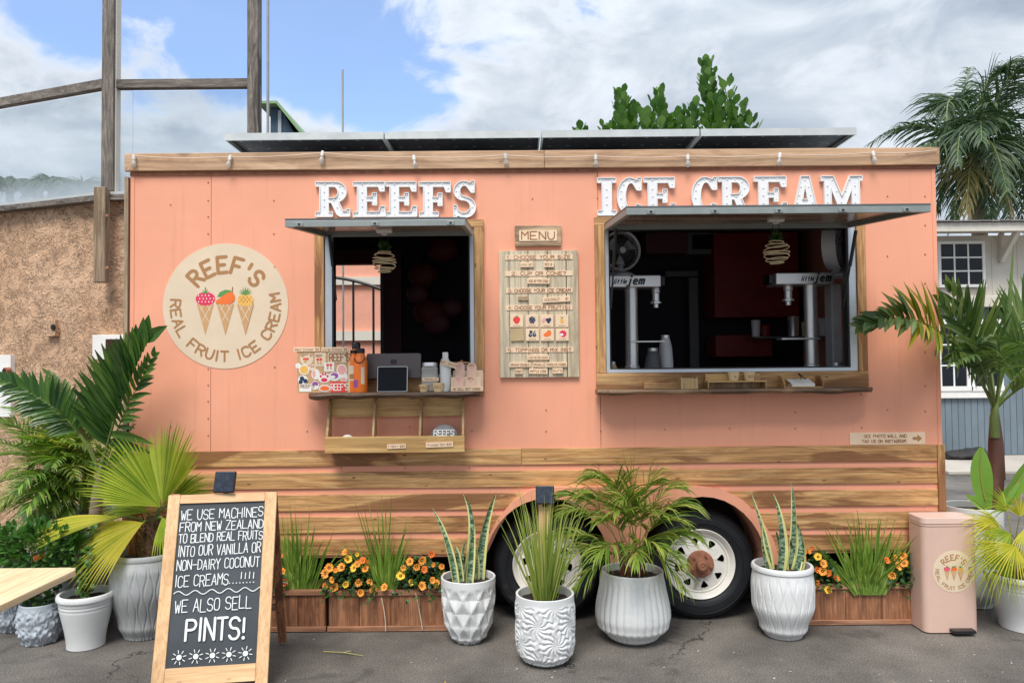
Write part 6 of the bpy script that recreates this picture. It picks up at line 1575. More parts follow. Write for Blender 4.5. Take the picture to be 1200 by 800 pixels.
# ------------------------------------------------------------------ pink building seen through the trailer, iron gate
YP = 5.2
pk = thing('pink_building', 'pink building with white bands seen through the narrow hatch', 'building', W(420, 400, YP))
xa, xb_ = W(372, 400, YP).x, W(470, 400, YP).x
m_ = MB('pink_building'); m_.box(xa - 1.2, xb_ + .5, YP, YP + .3, 0, W(420, 296, YP).z); m_.build('wall', pk)
for y0, y1 in ((325, 334), (388, 399)):
    a, b = W(420, y1, YP).z, W(420, y0, YP).z; m_ = MB('offwhite'); m_.box(xa - 1.2, xb_ + .5, YP - .05, YP - .002, a, b); m_.build('band', pk)
YG = 2.9; gt = thing('iron_gate', 'black arched iron gate seen through the narrow hatch', 'gate', W(420, 470, YG))
m_ = MB('iron'); g0, g1 = W(380, 330, YG), W(460, 330, YG); cx = g0.x + .02; 
path = [W(372 + 90 * i / 14, 324 + 22 * (i / 14) ** 2, YG) for i in range(15)]; m_.tube(path, .016, 8); m_.build('arch_bar', gt, smooth=True)
for px in (391, 414, 437.5, 458):
    a = W(px, 324 + 22 * ((px - 372) / 90) ** 2, YG); m_ = MB('iron'); m_.tube([(a.x, YG, 0), a], .012, 8); m_.build('gate_bar', gt, smooth=True)

# ------------------------------------------------------------------ house on the right
YH = G(1150, 537).y
hs = thing('grey_house', 'weathered house with blue grey siding and white windows right of the trailer', 'house', (W(1150, 500, YH).x, YH + 2, 0))
def Hb(px0, py0, px1, py1, off0, off1, mat, name, parent=None, bevel=0):
    a, b = W(px0, py1, YH + off0), W(px1, py0, YH + off0); m_ = MB(mat); m_.box(a.x, b.x, YH + off0, YH + off1, a.z, b.z); return m_.build(name, parent or hs, bevel=bevel)
xh0, xh1 = W(1060, 400, YH).x, W(1500, 400, YH).x
zh = [W(1150, y, YH).z for y in (537, 466, 360, 347, 283, 276, 268, 258)]
m_ = MB('offwhite'); m_.box(xh0, xh1, YH + .02, YH + 4, zh[2], zh[4] + .1); m_.build('upper_wall', hs)
m_ = MB('siding'); m_.box(xh0, xh1, YH + .03, YH + 4, 0, zh[2]); m_.build('lower_wall', hs)
bwid = .105; x = xh0; 
while x < xh1:
    m_ = MB('siding'); m_.box(x + .004, x + bwid - .004, YH, YH + .0295, .06, zh[1] - .002 if x < W(1172, 400, YH).x else zh[2] - .002); m_.build('siding_board', hs); x += bwid
for i in range(16):
    x = xh0 + .2 + i * .42
    m_ = MB('offwhite'); m_.box(x, x + .004, YH + .012, YH + .0195, zh[3], zh[4]); m_.build('wall_batten', hs)
m_ = MB('offwhite'); m_.box(xh0, xh1, YH - .10, YH + .0185, zh[2], zh[3]); m_.build('ledge_band', hs, bevel=.01)
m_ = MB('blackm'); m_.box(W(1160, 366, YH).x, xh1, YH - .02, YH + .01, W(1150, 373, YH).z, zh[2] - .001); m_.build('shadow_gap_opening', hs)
m_ = MB('white'); m_.box(xh0, W(1173, 400, YH).x, YH - .06, YH - .002, zh[1], zh[1] + .17); m_.build('sill_band', hs, bevel=.01)
# eaves and roof
m_ = MB('offwhite'); m_.box(xh0 - .4, xh1, YH - .55, YH - .50, zh[5] - .02, zh[6]); m_.build('fascia', hs)
m_ = MB('offwhite'); m_.box(xh0 - .4, xh1, YH - .499, YH + .02, zh[5] + .04, zh[5] + .06); m_.build('soffit', hs)
n = 44
for r_ in range(5):
    for i in range(n):
        x = xh0 - .4 + (xh1 - xh0 + .4) * (i + (.5 if r_ % 2 else 0)) / n; wv = (xh1 - xh0 + .4) / n
        y0 = YH - .6 + r_ * .5; z0 = zh[6] + .01 + r_ * .085 + random.uniform(0, .006)
        if r_ == 0 and i == 0 or True:
            m_ = MB('shingle'); vs = [(x + .004, y0, z0), (x + wv - .004, y0, z0), (x + wv - .004, y0 + .54, z0 + .085), (x + .004, y0 + .54, z0 + .085)]
            vs += [(a, b, c_ + .02) for a, b, c_ in vs]; m_.raw(vs, [(0, 1, 2, 3), (7, 6, 5, 4), (0, 1, 5, 4), (1, 2, 6, 5), (2, 3, 7, 6), (3, 0, 4, 7)]); m_.build('shingle', hs)
def housewin(px0, py0, px1, py1, nx, nz, border):
    w_ = Hb(px0, py0, px1, py1, -.03, .019, 'blackm', 'window'); a, b = W(px0, py1, YH - .03), W(px1, py0, YH - .03)
    WL[w_.name] = WL[w_.name]
    def bar(x0, x1, z0, z1, nm='frame_bar', y=-.055): m_ = MB('white'); m_.box(x0, x1, YH + y, YH - .0305, z0, z1); m_.build(nm, w_)
    bd = border
    bar(a.x, b.x, a.z, a.z + bd, 'sill', -.075); bar(a.x, b.x, b.z - bd, b.z); bar(a.x, a.x + bd, a.z + bd + .001, b.z - bd - .001); bar(b.x - bd, b.x, a.z + bd + .001, b.z - bd - .001)
    ix0, ix1, iz0, iz1 = a.x + bd, b.x - bd, a.z + bd, b.z - bd
    for i in range(1, nx): x = ix0 + (ix1 - ix0) * i / nx; bar(x - .012, x + .012, iz0 + .001, iz1 - .001, 'glazing_bar', -.045)
    for j in range(1, nz): z = iz0 + (iz1 - iz0) * j / nz; bar(ix0 + .001, ix1 - .001, z - .012, z + .012, 'glazing_bar', -.0455)
    for i in range(nx):
        for j in range(nz):
            m_ = MB('glass_dark'); m_.box(ix0 + (ix1 - ix0) * i / nx, ix0 + (ix1 - ix0) * (i + 1) / nx - .001, YH - .0335, YH - .0305, iz0 + (iz1 - iz0) * j / nz, iz0 + (iz1 - iz0) * (j + 1) / nz - .001); m_.build('pane', w_)
housewin(1099.5, 282.5, 1153, 337, 3, 3, .045)
housewin(1098, 374, 1136, 458, 2, 3, .075)
housewin(1137, 374, 1173, 458, 2, 3, .075)
for px in (1172, 1290, 1400):
    q = W(px, 283, YH); m_ = MB('offwhite'); x = q.x
    for nm, a, b in (('bracket', (x, YH - .45, zh[5] + .03), (x, YH + .0, zh[5] - .42)),):
        m_.bar(a, b, .09, .07, up=Vector((1, 0, 0))); m_.bar((x, YH - .03, zh[5] + .03), (x, YH - .03, zh[5] - .45), .09, .05, up=Vector((1, 0, 0)))
    m_.build('bracket', hs)
# concrete walk and dark tarp
Yw = G(1150, 556).y
m_ = MB('concrete'); m_.box(W(1040, 540, YH).x, xh1 + 1, Yw, YH + .02, .0, .05); m_.build('pavement', None, bevel=.01, kind='structure')
a = W(1104, 541, YH - .35); b = W(1145, 541, YH - .30)
m_ = MB('tarp'); vs = []; nn = 24
for i in range(nn + 1):
    for k in range(16):
        t_ = i / nn; an = 2 * math.pi * k / 16; r_ = (.10 + .06 * t_) * (1 + .25 * noise.noise((t_ * 5, an, 1)))
        vs.append((a.x + (b.x - a.x) * t_, YH - .4 + r_ * 1.3 * math.cos(an), .05 + max(0.001, (.05 + .03 * t_) + r_ * math.sin(an) * .62)))
m_.raw(vs, [(i * 16 + k, i * 16 + (k + 1) % 16, (i + 1) * 16 + (k + 1) % 16, (i + 1) * 16 + k) for i in range(nn) for k in range(16)] + [tuple(range(16)), tuple(nn * 16 + k for k in range(16))])
m_.build('rolled_tarp', None, smooth=60, label='dark rolled tarp lying on the pale walk against the siding', category='tarp')

# ------------------------------------------------------------------ hanging wire baskets
def hanging(px, py0, py1, Y, label):
    c = W(px, (py0 * .35 + py1 * .65), Y); top = W(px, py0 - 12, Y); r_ = (W(px, py0, Y).z - W(px, py1, Y).z) * .40
    t = thing('hanging_basket', label, 'hanging plant', (c.x, Y, c.z - r_), 'wire ball baskets under the hatch flaps')
    m_ = MB('twine')
    for k in range(7):
        v = -0.85 + k * .28; rr = r_ * math.sqrt(max(0, 1 - v * v)); tilt = random.uniform(-.2, .2)
        m_.tube([Vector((c.x + rr * math.cos(a_), Y + rr * math.sin(a_), c.z + r_ * v + tilt * rr * math.cos(a_ + k))) for a_ in [2 * math.pi * i / 24 for i in range(25)]], .0034, 6)
    m_.build('wire_ball', t, smooth=True)
    m_ = MB('lf_dark')
    for i in range(70):
        an = random.uniform(0, 6.28); sp_ = random.uniform(0, 1); b = Vector((c.x, Y, c.z + r_ * .75)); d = Vector((math.cos(an) * sp_ * .9, math.sin(an) * sp_ * .9, 1)).normalized(); l_ = random.uniform(.05, .085)
        m_.ribbon([b + d * l_ * s_ + Vector((0, 0, -.02 * s_ * s_ * sp_)) for s_ in (0, .5, 1)], [.003, .004, .0005], Vector((math.sin(an), -math.cos(an), .1)))
    m_.build('grass_tuft', t, normals=False)
    m_ = MB('black'); zf = c.z + r_ * 3.4
    for s_ in (-1, 1): m_.tube([(c.x + s_ * r_ * .6, Y, c.z + r_ * .7), (c.x + s_ * .012, Y, top.z)], .0018, 5)
    m_.build('hanger', t)
    m_ = MB('white'); m_.box(c.x - .045, c.x + .045, Y - .02, Y + .02, top.z + .0, top.z + .022); m_.lathe([(.02, -.012), (.02, 0), (.001, 0)], (c.x, Y, top.z), 12); m_.build('hook_plate', t, bevel=.004)
hanging(450.5, 285, 318.5, -.32, 'round wire basket with grass hanging in the narrow hatch')
hanging(910, 272, 308.5, -.32, 'round wire basket with grass hanging in the wide hatch')
# ------------------------------------------------------------------ foliage builders
def clear_of_trailer(m_, lim=-.062):
    # leaves bend along the front of the trailer instead of passing through it
    for i, v in enumerate(m_.v):
        if XL - .03 < v[0] < XR + .03 and lim < v[1] < 1.2 and v[2] < 3: m_.v[i] = (v[0], lim - random.uniform(0, .012), v[2])
def bez(a, b, c, t): return a * (1 - t) ** 2 + b * (2 * t * (1 - t)) + c * t * t
def frond(t, P0, P1, P2, n, L, w, mat, stem='stem', t0=.25, up=Vector((0, 0, 1)), droop=.5, a0=62, a1=22, lift=.25, side=0, sr=.006, jit=.12, name='frond', seg=4, face=None, mats=None, env0=.55, wind=None):
    """a feather leaf: a curved midrib with leaflets down both sides"""
    m_ = MB(stem); k = 16
    m_.tube([bez(P0, P1, P2, i / k) for i in range(k + 1)], [sr * (1 - .85 * i / k) for i in range(k + 1)], 5)
    m_.m(mat)
    for i in range(n):
        u = t0 + (1 - t0) * (i + random.uniform(-.2, .2) + .5) / n; u = min(max(u, t0), .995)
        p = bez(P0, P1, P2, u); T = (bez(P0, P1, P2, min(1, u + .02)) - bez(P0, P1, P2, u - .02)).normalized()
        nn = face if face is not None else up
        Sd = T.cross(nn)
        if Sd.length < .05: Sd = T.cross(Vector((0, 1, 0)))
        Sd.normalize(); Nn = Sd.cross(T).normalized()
        s = (u - t0) / (1 - t0); env = (env0 + (1 - env0) * math.sin(math.pi * min(1, s * 1.15 + .12))) * (1 - .45 * s ** 3)
        al = R(a0 + (a1 - a0) * s)
        if mats: m_.m(mats(s))
        for sg in (-1, 1):
            if side and sg != side and random.random() < .75: continue
            l = L * env * random.uniform(1 - jit, 1 + jit)
            d = (T * math.cos(al) + Sd * (sg * math.sin(al)) + Nn * lift * random.uniform(.3, 1.3) + Vector([random.uniform(-jit, jit) * .6 for _ in range(3)])).normalized()
            path = []; q = p.copy(); dd = d.copy()
            for j in range(seg + 1):
                path.append(q.copy()); q = q + dd * (l / seg); dd = (dd + Vector((0, 0, -droop * 1.0 / seg * (1 + j * .6))) + (wind / seg if wind else Vector((0, 0, 0)))).normalized()
            ws = [w * .45] + [w * math.sin(math.pi * (.3 + .68 * (j / seg))) for j in range(1, seg)] + [w * .06]
            nrm = Nn if abs(dd.dot(Nn)) < .95 else Sd
            m_.ribbon(path, ws, nrm, fold=.35)
    clear_of_trailer(m_)
    return m_.build(name, t, normals=False)
def fanleaf(t, B, hub, C, N, rad, spread, n, mat, split=.55, droop=.25, wj=1.0, name='fan_leaf', stem='stem', ycurl=0, pr=.007, asym=0):
    """a pleated fan leaf: petiole, joined pleats, split pointed tips"""
    m_ = MB(stem); mid = (B + hub) / 2 + Vector((0, 0, .04)); k = 10
    m_.tube([bez(B, mid, hub, i / k) for i in range(k + 1)], [pr * (1 - .3 * i / k) for i in range(k + 1)], 6)
    C = C.normalized(); N = (N - C * N.dot(C)).normalized(); Sx = N.cross(C)
    m_.m(mat); seg = 8; dA = R(spread) / n
    for i in range(n):
        a = -R(spread) / 2 + dA * (i + .5); rr = rad * (1 - .22 * abs(a / (R(spread) / 2)) ** 2) * random.uniform(.93, 1.05) * (1 + asym * a)
        d = C * math.cos(a) + Sx * math.sin(a)
        tipd = random.uniform(0, .45)
        side_ = (Sx * math.cos(a) - C * math.sin(a))
        q = hub.copy(); dd = d.copy(); path = []; vs = []
        for j in range(seg + 1):
            s = j / seg; r_ = rr * s
            g = droop * s * s * rr + (tipd * rr * max(0, s - split) ** 1.5)
            c_ = hub + d * r_ + Vector((0, 0, -g)) + N * (ycurl * s * s * rr)
            wfull = rad * s * math.tan(dA / 2) * 1.02
            wspl = rad * split * math.tan(dA / 2) * 1.02
            wj_ = wfull if s <= split else wspl * max(.02, (1 - (s - split) / (1 - split)) ** .8)
            pl = .9 * min(wj_, .02)
            vs += [c_ - side_ * wj_ + N * pl * .6, c_ - N * pl * .5, c_ + side_ * wj_ + N * pl * .6]
        fs = []
        for j in range(seg): b = j * 3; fs += [(b, b + 1, b + 4, b + 3), (b + 1, b + 2, b + 5, b + 4)]
        m_.raw(vs, fs)
    clear_of_trailer(m_)
    return m_.build(name, t, normals=False)
def blades(t, c, n, l0, l1, w, mat, spread=.35, rad=.04, droop=.3, name='blade', rx=None, ry=None, seg=6, kind='stuff', lean=Vector((0, 0, 0)), pieces=False):
    m_ = MB(mat)
    for i in range(n):
        an = random.uniform(0, 2 * math.pi); q_ = random.random() ** .6
        b = c + Vector(((rx or rad) * q_ * math.cos(an), (ry or rad) * q_ * math.sin(an), 0))
        l = random.uniform(l0, l1); sp = spread * q_ * random.uniform(.4, 1.2)
        d = (Vector((math.cos(an) * sp, math.sin(an) * sp, 1)) + lean + Vector((random.uniform(-.06, .06), random.uniform(-.05, .05), 0))).normalized()
        dr = droop * random.uniform(0, 1) ** 2 * 2.2
        path = []; q = b.copy(); dd = d.copy(); hz = Vector((math.cos(an), math.sin(an), 0))
        for j in range(seg + 1): path.append(q.copy()); q = q + dd * (l / seg); dd = (dd + (hz * .5 + Vector((0, 0, -1))) * (dr * (j / seg) ** 1.5 / seg * 2.2)).normalized()
        ws = [w * (.8 if j == 0 else 1 if j < seg * .6 else max(.06, 1 - (j / seg - .6) / .4)) for j in range(seg + 1)]
        f_ = Vector((random.uniform(-.8, .8), -1, .1)).normalized()
        m_.ribbon(path, ws, f_, fold=.5)
    clear_of_trailer(m_)
    return m_.build(name, t, normals=False, kind=kind) if kind else m_.build(name, t, normals=False)
def oval(m_, b, d, n, l, w, curl=.1, seg=4):
    d = d.normalized(); path = [b + d * (l * j / seg) - n * (curl * l * (j / seg) ** 2) for j in range(seg + 1)]
    ws = [w * (.12, .75, 1.0, .85, .05)[j] if seg == 4 else w for j in range(seg + 1)]
    m_.ribbon(path, ws, n, fold=.18)
def rv(k=1): return Vector([random.uniform(-k, k) for _ in range(3)])

# ------------------------------------------------------------------ snake plants
def snake(t, base, mid, tip, wpx, Y, twist=0):
    a, b, c = W(*base, Y), W(*mid, Y + random.uniform(-.03, .03)), W(*tip, Y + random.uniform(-.04, .06)); k = 14
    wd = wpx / 2 / 200
    path = [bez(a, b * 2 - (a + c) / 2, c, i / k) for i in range(k + 1)]
    def wid(s): return wd * (.62 + .38 * math.sin(math.pi * min(1, s * 1.25 + .1))) * (1 if s < .72 else max(.03, 1 - ((s - .72) / .28) ** 1.6))
    m_ = MB('snake'); n0 = Vector((math.sin(twist), -math.cos(twist), .0))
    vs = []; fs = []; vl = []; vr = []
    for i in range(k + 1):
        s = i / k; an = twist + s * .5 * (1 if twist >= 0 else -1); x = Vector((math.cos(an), math.sin(an), 0)); nn = Vector((math.sin(an), -math.cos(an), 0)); h = wid(s)
        T = (path[min(i + 1, k)] - path[max(i - 1, 0)]).normalized(); x = (x - T * x.dot(T)).normalized()
        pt_ = [path[i] + x * (h * q) + nn * (-.55 * h * (1 - q * q)) * 1 for q in (-1, -.64, -.32, 0, .32, .64, 1)]
        vs += pt_[1:6]; vl += [pt_[0], pt_[1]]; vr += [pt_[5], pt_[6]]
    for i in range(k):
        for j in range(4): q = i * 5 + j; fs.append((q, q + 1, q + 6, q + 5))
    m_.raw(vs, fs); m_.m('snake_edge')
    f2 = [(i * 2, i * 2 + 1, i * 2 + 3, i * 2 + 2) for i in range(k)]; m_.raw(vl, f2); m_.raw(vr, f2)
    return m_.build('leaf', t, normals=False, smooth=False)
def snakeplant(label, c, leaves):
    t = thing('snake_plant', label, 'snake plant', (c.x, c.y, .3), 'snake plants in pots')
    for i, (b, m, tp, w_, tw) in enumerate(leaves): snake(t, b, m, tp, w_, c.y + random.uniform(-.06, .05), tw)
snakeplant('snake plant with tall yellow-edged leaves in the diamond-pattern pot', PA[1], [((536, 698), (526, 640), (506, 594), 9, .3), ((541, 700), (553, 625), (542, 577), 11, -.2), ((549, 698), (553, 650), (556, 616), 10, .2), ((546, 700), (541, 660), (546, 632), 10, -.5), ((562, 698), (566, 635), (582, 576), 13, .15), ((555, 698), (560, 665), (557, 640), 9, .7), ((543, 700), (538, 655), (533, 640), 7, .5)])
snakeplant('snake plant with broad banded leaves in the right wavy pot', PD[1], [((912, 684), (918, 630), (906, 577), 14, .2), ((923, 684), (930, 625), (927, 564), 9, -.3), ((906, 684), (897, 630), (878, 572), 10, .3), ((926, 684), (938, 650), (933, 611), 14, -.4), ((917, 686), (918, 655), (908, 618), 13, .1), ((909, 686), (897, 650), (893, 612), 12, .5), ((920, 686), (928, 660), (926, 632), 12, -.1), ((930, 684), (936, 668), (941, 650), 8, .2)])

# ------------------------------------------------------------------ feathery palm in the ribbed pot
c = PC[1]; t = thing('feathery_palm', 'bushy feathery palm in the wide ribbed pot between the wheels', 'palm', (c.x, c.y, PC[2] - .03))
bz = PC[2] - .03
m_ = MB('stem_r')
for i in range(9): a = random.uniform(0, 6.28); q = Vector((c.x + .06 * math.cos(a), c.y + .05 * math.sin(a), bz)); m_.tube([q, q + Vector((random.uniform(-.03, .03), random.uniform(-.02, .02), .16))], [.011, .006], 6)
m_.build('cane', t, kind='stuff')
tips = [(640, 628, -.2), (648, 668, -.35), (664, 600, -.1), (672, 690, -.4), (692, 585, .0), (700, 650, -.5), (722, 600, -.45), (735, 562, .02), (748, 588, -.2), (768, 566, .0), (795, 572, -.05), (808, 592, -.1), (815, 628, -.15), (800, 660, -.35), (800, 690, -.35), (730, 585, -.3), (705, 610, -.3), (765, 600, -.35), (774, 640, -.55), (745, 660, -.6), (690, 560, .05), (655, 580, .0), (790, 610, -.3), (720, 570, -.1)]
for (x, y, dy) in tips:
    b = Vector((c.x + random.uniform(-.045, .045), c.y + random.uniform(-.04, .04), bz + .03)); tp = W(x, y, c.y + dy * .6)
    top_ = max(tp.z, b.z + .24) + .03
    cm = Vector((b.x + (tp.x - b.x) * .30, b.y + (tp.y - b.y) * .4, top_))
    frond(t, b, cm, tp, 15, random.uniform(.22, .29), .0062, 'lf_areca', stem='stem_y', t0=.42, droop=random.uniform(.5, 1.0), a0=50, a1=12, lift=.15, sr=.004, jit=.28, env0=.7)

# ------------------------------------------------------------------ reeds in the front pot and strap grasses in the planters
c = PB[1]; t = thing('reed_grass', 'tall upright reed grass in the leaf-relief pot in front of the left wheel', 'ornamental grass', (c.x, c.y, PB[2] - .03))
blades(t, Vector((c.x, c.y, PB[2] - .03)), 95, .24, .58, .0036, 'lf_reed', spread=.42, rad=.06, droop=.4)
blades(t, Vector((c.x, c.y, PB[2] - .03)), 26, .50, .66, .0032, 'lf_reed', spread=.40, rad=.07, droop=.5, name='tall_blade')
def strap(px, py, Yc, n, l0, l1, label, rx=.09, lean=0, spread=.35, droop=.35, w=.0062, nt=10, lt=.5):
    q = W(px, py, Yc); t = thing('strap_grass', label, 'ornamental grass', q, 'strap-leaved grasses in the planters')
    blades(t, q, n, l0, l1, w, 'lf_grass', spread=spread, rx=rx, ry=.05, droop=droop, lean=Vector((lean, -.16, 0)))
    blades(t, q, nt, lt * .85, lt * 1.1, w * .9, 'lf_grass', spread=spread * .4, rx=rx * .5, ry=.03, droop=.1, name='tall_blade', lean=Vector((lean, -.08, 0)))
Yp1, Yp2, Yp3 = P1[3] + .1, P2[3] + .1, P3[3] + .1
strap(352, 694, Yp1, 80, .26, .50, 'dense clump of strap grass in the short planter beside the chalkboard', rx=.10, lt=.58, spread=.60, droop=.5, w=.0056)
strap(455, 694, Yp2, 42, .26, .46, 'narrow upright strap grass between the two orange flower plants', rx=.05, lt=.60, spread=.62, droop=.6, w=.0056)
strap(1008, 690, Yp3, 95, .30, .50, 'wide arching strap grass in the planter beside the blush bin', rx=.10, spread=1.0, droop=.45, nt=8, lt=.50)
# loose arching blades
def flower_plant(label, x0, x1, ytop, Yc, fl_, hz, nleaf, group='orange bedding flowers'):
    a, b = W(x0, 690, Yc), W(x1, 690, Yc); zt = W((x0 + x1) / 2, ytop, Yc).z; z0 = hz - .03
    t = thing('flowering_plant', label, 'flowering plant', ((a.x + b.x) / 2, Yc, z0), group)
    m_ = MB('lf_small')
    for i in range(nleaf):
        u = random.uniform(-1, 1); v = random.random(); yy = random.uniform(-1, 1); rr = math.sqrt(max(.05, 1 - v * v * .9))
        p = Vector(((a.x + b.x) / 2 + (b.x - a.x) / 2 * u * rr, Yc - .03 + .12 * yy * rr, z0 + (zt - z0) * v * (.55 + .45 * math.sqrt(max(0, 1 - u * u)))))
        if yy < -.7 and random.random() < .25: p.z -= random.uniform(.01, .04); p.y -= .03
        d = Vector((random.uniform(-1, 1), random.uniform(-1, .3), random.uniform(-.4, 1))).normalized()
        oval(m_, p, d, (Vector((0, -.6, .8)) + rv(.5)).normalized(), random.uniform(.022, .036), random.uniform(.007, .011))
    m_.build('foliage', t, normals=False, kind='stuff')
    for i, (x, y) in enumerate(fl_):
        q = W(x, y, Yc - .125 - random.uniform(0, .03)); col = random.choice(['petal', 'petal', 'petal_o', 'petal_y', 'petal'])
        m_ = MB(col); r_ = random.choice([.015, .021, .024, .027, .029]) * random.uniform(.9, 1.08); nrm = Vector((random.uniform(-.8, .8), -1, random.uniform(-.2, .9))).normalized(); ux = nrm.cross(Vector((0, 0, 1))).normalized(); uy = nrm.cross(ux)
        ring = [q + (ux * math.cos(2 * math.pi * k / 20) + uy * math.sin(2 * math.pi * k / 20)) * r_ * (1 - .13 * abs(math.sin(2.5 * 2 * math.pi * k / 20))) + nrm * (.004 * math.cos(5 * 2 * math.pi * k / 20 * 2)) for k in range(20)]
        inn = [q + (ux * math.cos(2 * math.pi * k / 20) + uy * math.sin(2 * math.pi * k / 20)) * r_ * .36 - nrm * .004 for k in range(20)]; cc = q - nrm * .016
        m_.raw(ring + inn, [(k, (k + 1) % 20, 20 + (k + 1) % 20, 20 + k) for k in range(20)]); m_.m('eye'); m_.raw(inn + [cc], [(k, (k + 1) % 20, 20) for k in range(20)])
        m_.m('petal_y'); m_.ball(q - nrm * .004, .0035, 6, 4)
        m_.build('flower', t, normals=False)
    return t
f6 = lambda L: [(300 + x / 3.333, 560 + y / 3.333) for x, y in L]; f8 = lambda L: [(900 + x / 3.077, 500 + y / 3.077) for x, y in L]
flower_plant('orange-flowered bedding plant in the long planter next to the short planter', 383, 446, 646, Yp2, f6([(345, 288), (395, 298), (360, 315), (332, 347), (415, 320), (432, 327), (426, 353), (268, 373), (295, 397), (305, 425), (350, 415), (401, 408), (444, 406), (409, 447), (458, 435), (271, 420), (380, 350), (310, 360), (285, 350), (395, 335)]), P2[4], 620)
flower_plant('orange-flowered bedding plant in the long planter next to the diamond-pattern pot', 462, 530, 650, Yp2, f6([(500, 425), (686, 297), (650, 322), (692, 338), (627, 348), (575, 350), (658, 356), (605, 407), (690, 398), (738, 380), (705, 412), (565, 380), (650, 420), (790, 345), (725, 345), (600, 325)]), P2[4], 620)
flower_plant('orange-flowered bedding plant tumbling over the left end of the right planter', 938, 978, 640, Yp3, f8([(125, 447), (160, 437), (180, 467), (122, 474), (201, 492), (180, 515), (218, 527), (197, 520), (247, 543), (176, 566), (217, 587), (150, 450), (112, 440)]), P3[4], 420)
flower_plant('sparser orange-flowered bedding plant at the right end of the planter by the bin', 1030, 1066, 642, Yp3, f8([(460, 473), (447, 535), (487, 465), (430, 480), (470, 500), (490, 490)]), P3[4], 420)
flower_plant('orange-flowered plant glimpsed between the chalkboard and the strap grass', 318, 342, 650, Yp1, [(331, 669), (329, 651), (333, 682)], P1[4], 220)

# ------------------------------------------------------------------ fan palm beside the chalkboard
c = PG[1]; zt = PG[2] - .03
t = thing('fan_palm', 'large fan palm with yellowing pleated leaves in the grey wavy pot', 'fan palm', (c.x, c.y, zt))
m_ = MB('fibre'); m_.tube([(c.x + .01, c.y, zt - .02), (c.x + .02, c.y, zt + .12), (c.x + .03, c.y, zt + .24)], [.06, .055, .03], 12); m_.build('trunk', t, smooth=60)
m_ = MB('fibre')
for i in range(50): a = random.uniform(0, 6.28); p = Vector((c.x + .02 + .05 * math.cos(a), c.y + .05 * math.sin(a), zt + random.uniform(0, .2))); m_.ribbon([p, p + Vector((math.cos(a) * .03, math.sin(a) * .03, .05)), p + Vector((math.cos(a) * .06, math.sin(a) * .05, .04))], [.006, .004, .001], Vector((0, -1, 0)))
m_.build('fibre', t, normals=False, kind='stuff')
def fan_px(t, B, hub, Yh, tip, Yt, rad, spread, n, mat, Nn=(0, -1, .3), **k):
    H_ = W(*hub, Yh); T_ = W(*tip, Yt); return fanleaf(t, B, H_, T_ - H_, Vector(Nn), rad, spread, n, mat, **k)
B = Vector((c.x + .03, c.y, zt + .18)); Yc = c.y
fan_px(t, B, (188, 594), Yc - .10, (132, 540), Yc - .14, .54, 74, 28, 'lf_fan', (.15, -1, .5), split=.66, droop=.07, asym=-.1)
fan_px(t, B, (190, 592), Yc - .12, (208, 500), Yc - .16, .52, 66, 24, 'lf_fan', (-.4, -1, .2), split=.68, droop=.0)
fan_px(t, B, (140, 605), Yc - .12, (40, 616), Yc - .14, .58, 34, 15, 'lf_fany', (0, -.6, 1), split=.62, droop=.12)
fan_px(t, B, (168, 612), Yc - .12, (118, 634), Yc - .18, .42, 80, 24, 'lf_fany', (.0, -1, .9), split=.6, droop=.22)
fan_px(t, B, (196, 592), Yc + .02, (240, 562), Yc - .02, .36, 60, 18, 'lf_fan', (0, -1, .5), split=.6, droop=.1)
fan_px(t, B, (172, 600), Yc - .05, (130, 575), Yc + .05, .34, 70, 18, 'lf_fan', (0, -1, .8), split=.6, droop=.2)
fan_px(t, B, (190, 606), Yc - .1, (208, 640), Yc - .3, .26, 70, 16, 'lf_fan', (0, -1, .9), split=.6, droop=.3)

# ------------------------------------------------------------------ broad dark palm and feathery clump, far left
c = PH[1]; zt = PH[2] - .04
t = thing('broad_leaf_palm', 'young palm with broad glossy dark fronds rising left of the trailer', 'palm', (c.x, c.y, zt))
m_ = MB('trunk'); m_.tube([(c.x, c.y, zt - .02), (c.x + .02, c.y + .02, zt + .35), (c.x + .05, c.y + .03, zt + .55)], [.045, .035, .02], 10); m_.build('trunk', t, smooth=60)
b0 = Vector((c.x + .04, c.y + .03, zt + .45)); Yc = c.y
def frp(t, b, c1, c2, Y1, Y2, *a, **k):
    return frond(t, b, W(*c1, Y1), W(*c2, Y2), *a, **k)
frp(t, b0, (124, 500), (173, 397), -.20, -.28, 24, .36, .036, 'lf_dark', t0=.30, side=-1, droop=.22, a0=66, a1=22, lift=.05, sr=.012, face=Vector((0, -1, .1)), jit=.06, env0=.75)
frp(t, b0, (132, 500), (182, 415), -.22, -.25, 14, .20, .016, 'lf_dark', t0=.45, droop=.2, a0=45, a1=25, sr=.008, face=Vector((0, -1, .2)))
frp(t, b0, (95, 470), (-25, 436), Yc - .05, Yc - .1, 26, .19, .017, 'lf_dark', t0=.35, droop=.35, a0=60, a1=30, sr=.011, face=Vector((0, -1, .5)))
frp(t, b0, (105, 500), (58, 440), Yc + .05, Yc + .15, 16, .24, .020, 'lf_mid', t0=.35, droop=.3, a0=50, sr=.008)
frp(t, b0, (140, 540), (168, 500), Yc - .02, Yc - .04, 14, .18, .013, 'lf_dark', t0=.35, droop=.5, a0=50, sr=.007)
c = PL[1]; zt = PL[2] - .04
t = thing('feathery_palm', 'dense feathery palm clump spilling over the left edge of the photo', 'palm', (c.x, c.y, zt))
m_ = MB('stem')
for i in range(12): a = random.uniform(0, 6.28); q = Vector((c.x + .12 * math.cos(a), c.y + .10 * math.sin(a), zt - .02)); m_.tube([q, q + Vector((random.uniform(-.08, .08), random.uniform(-.05, .05), .42))], [.014, .008], 6)
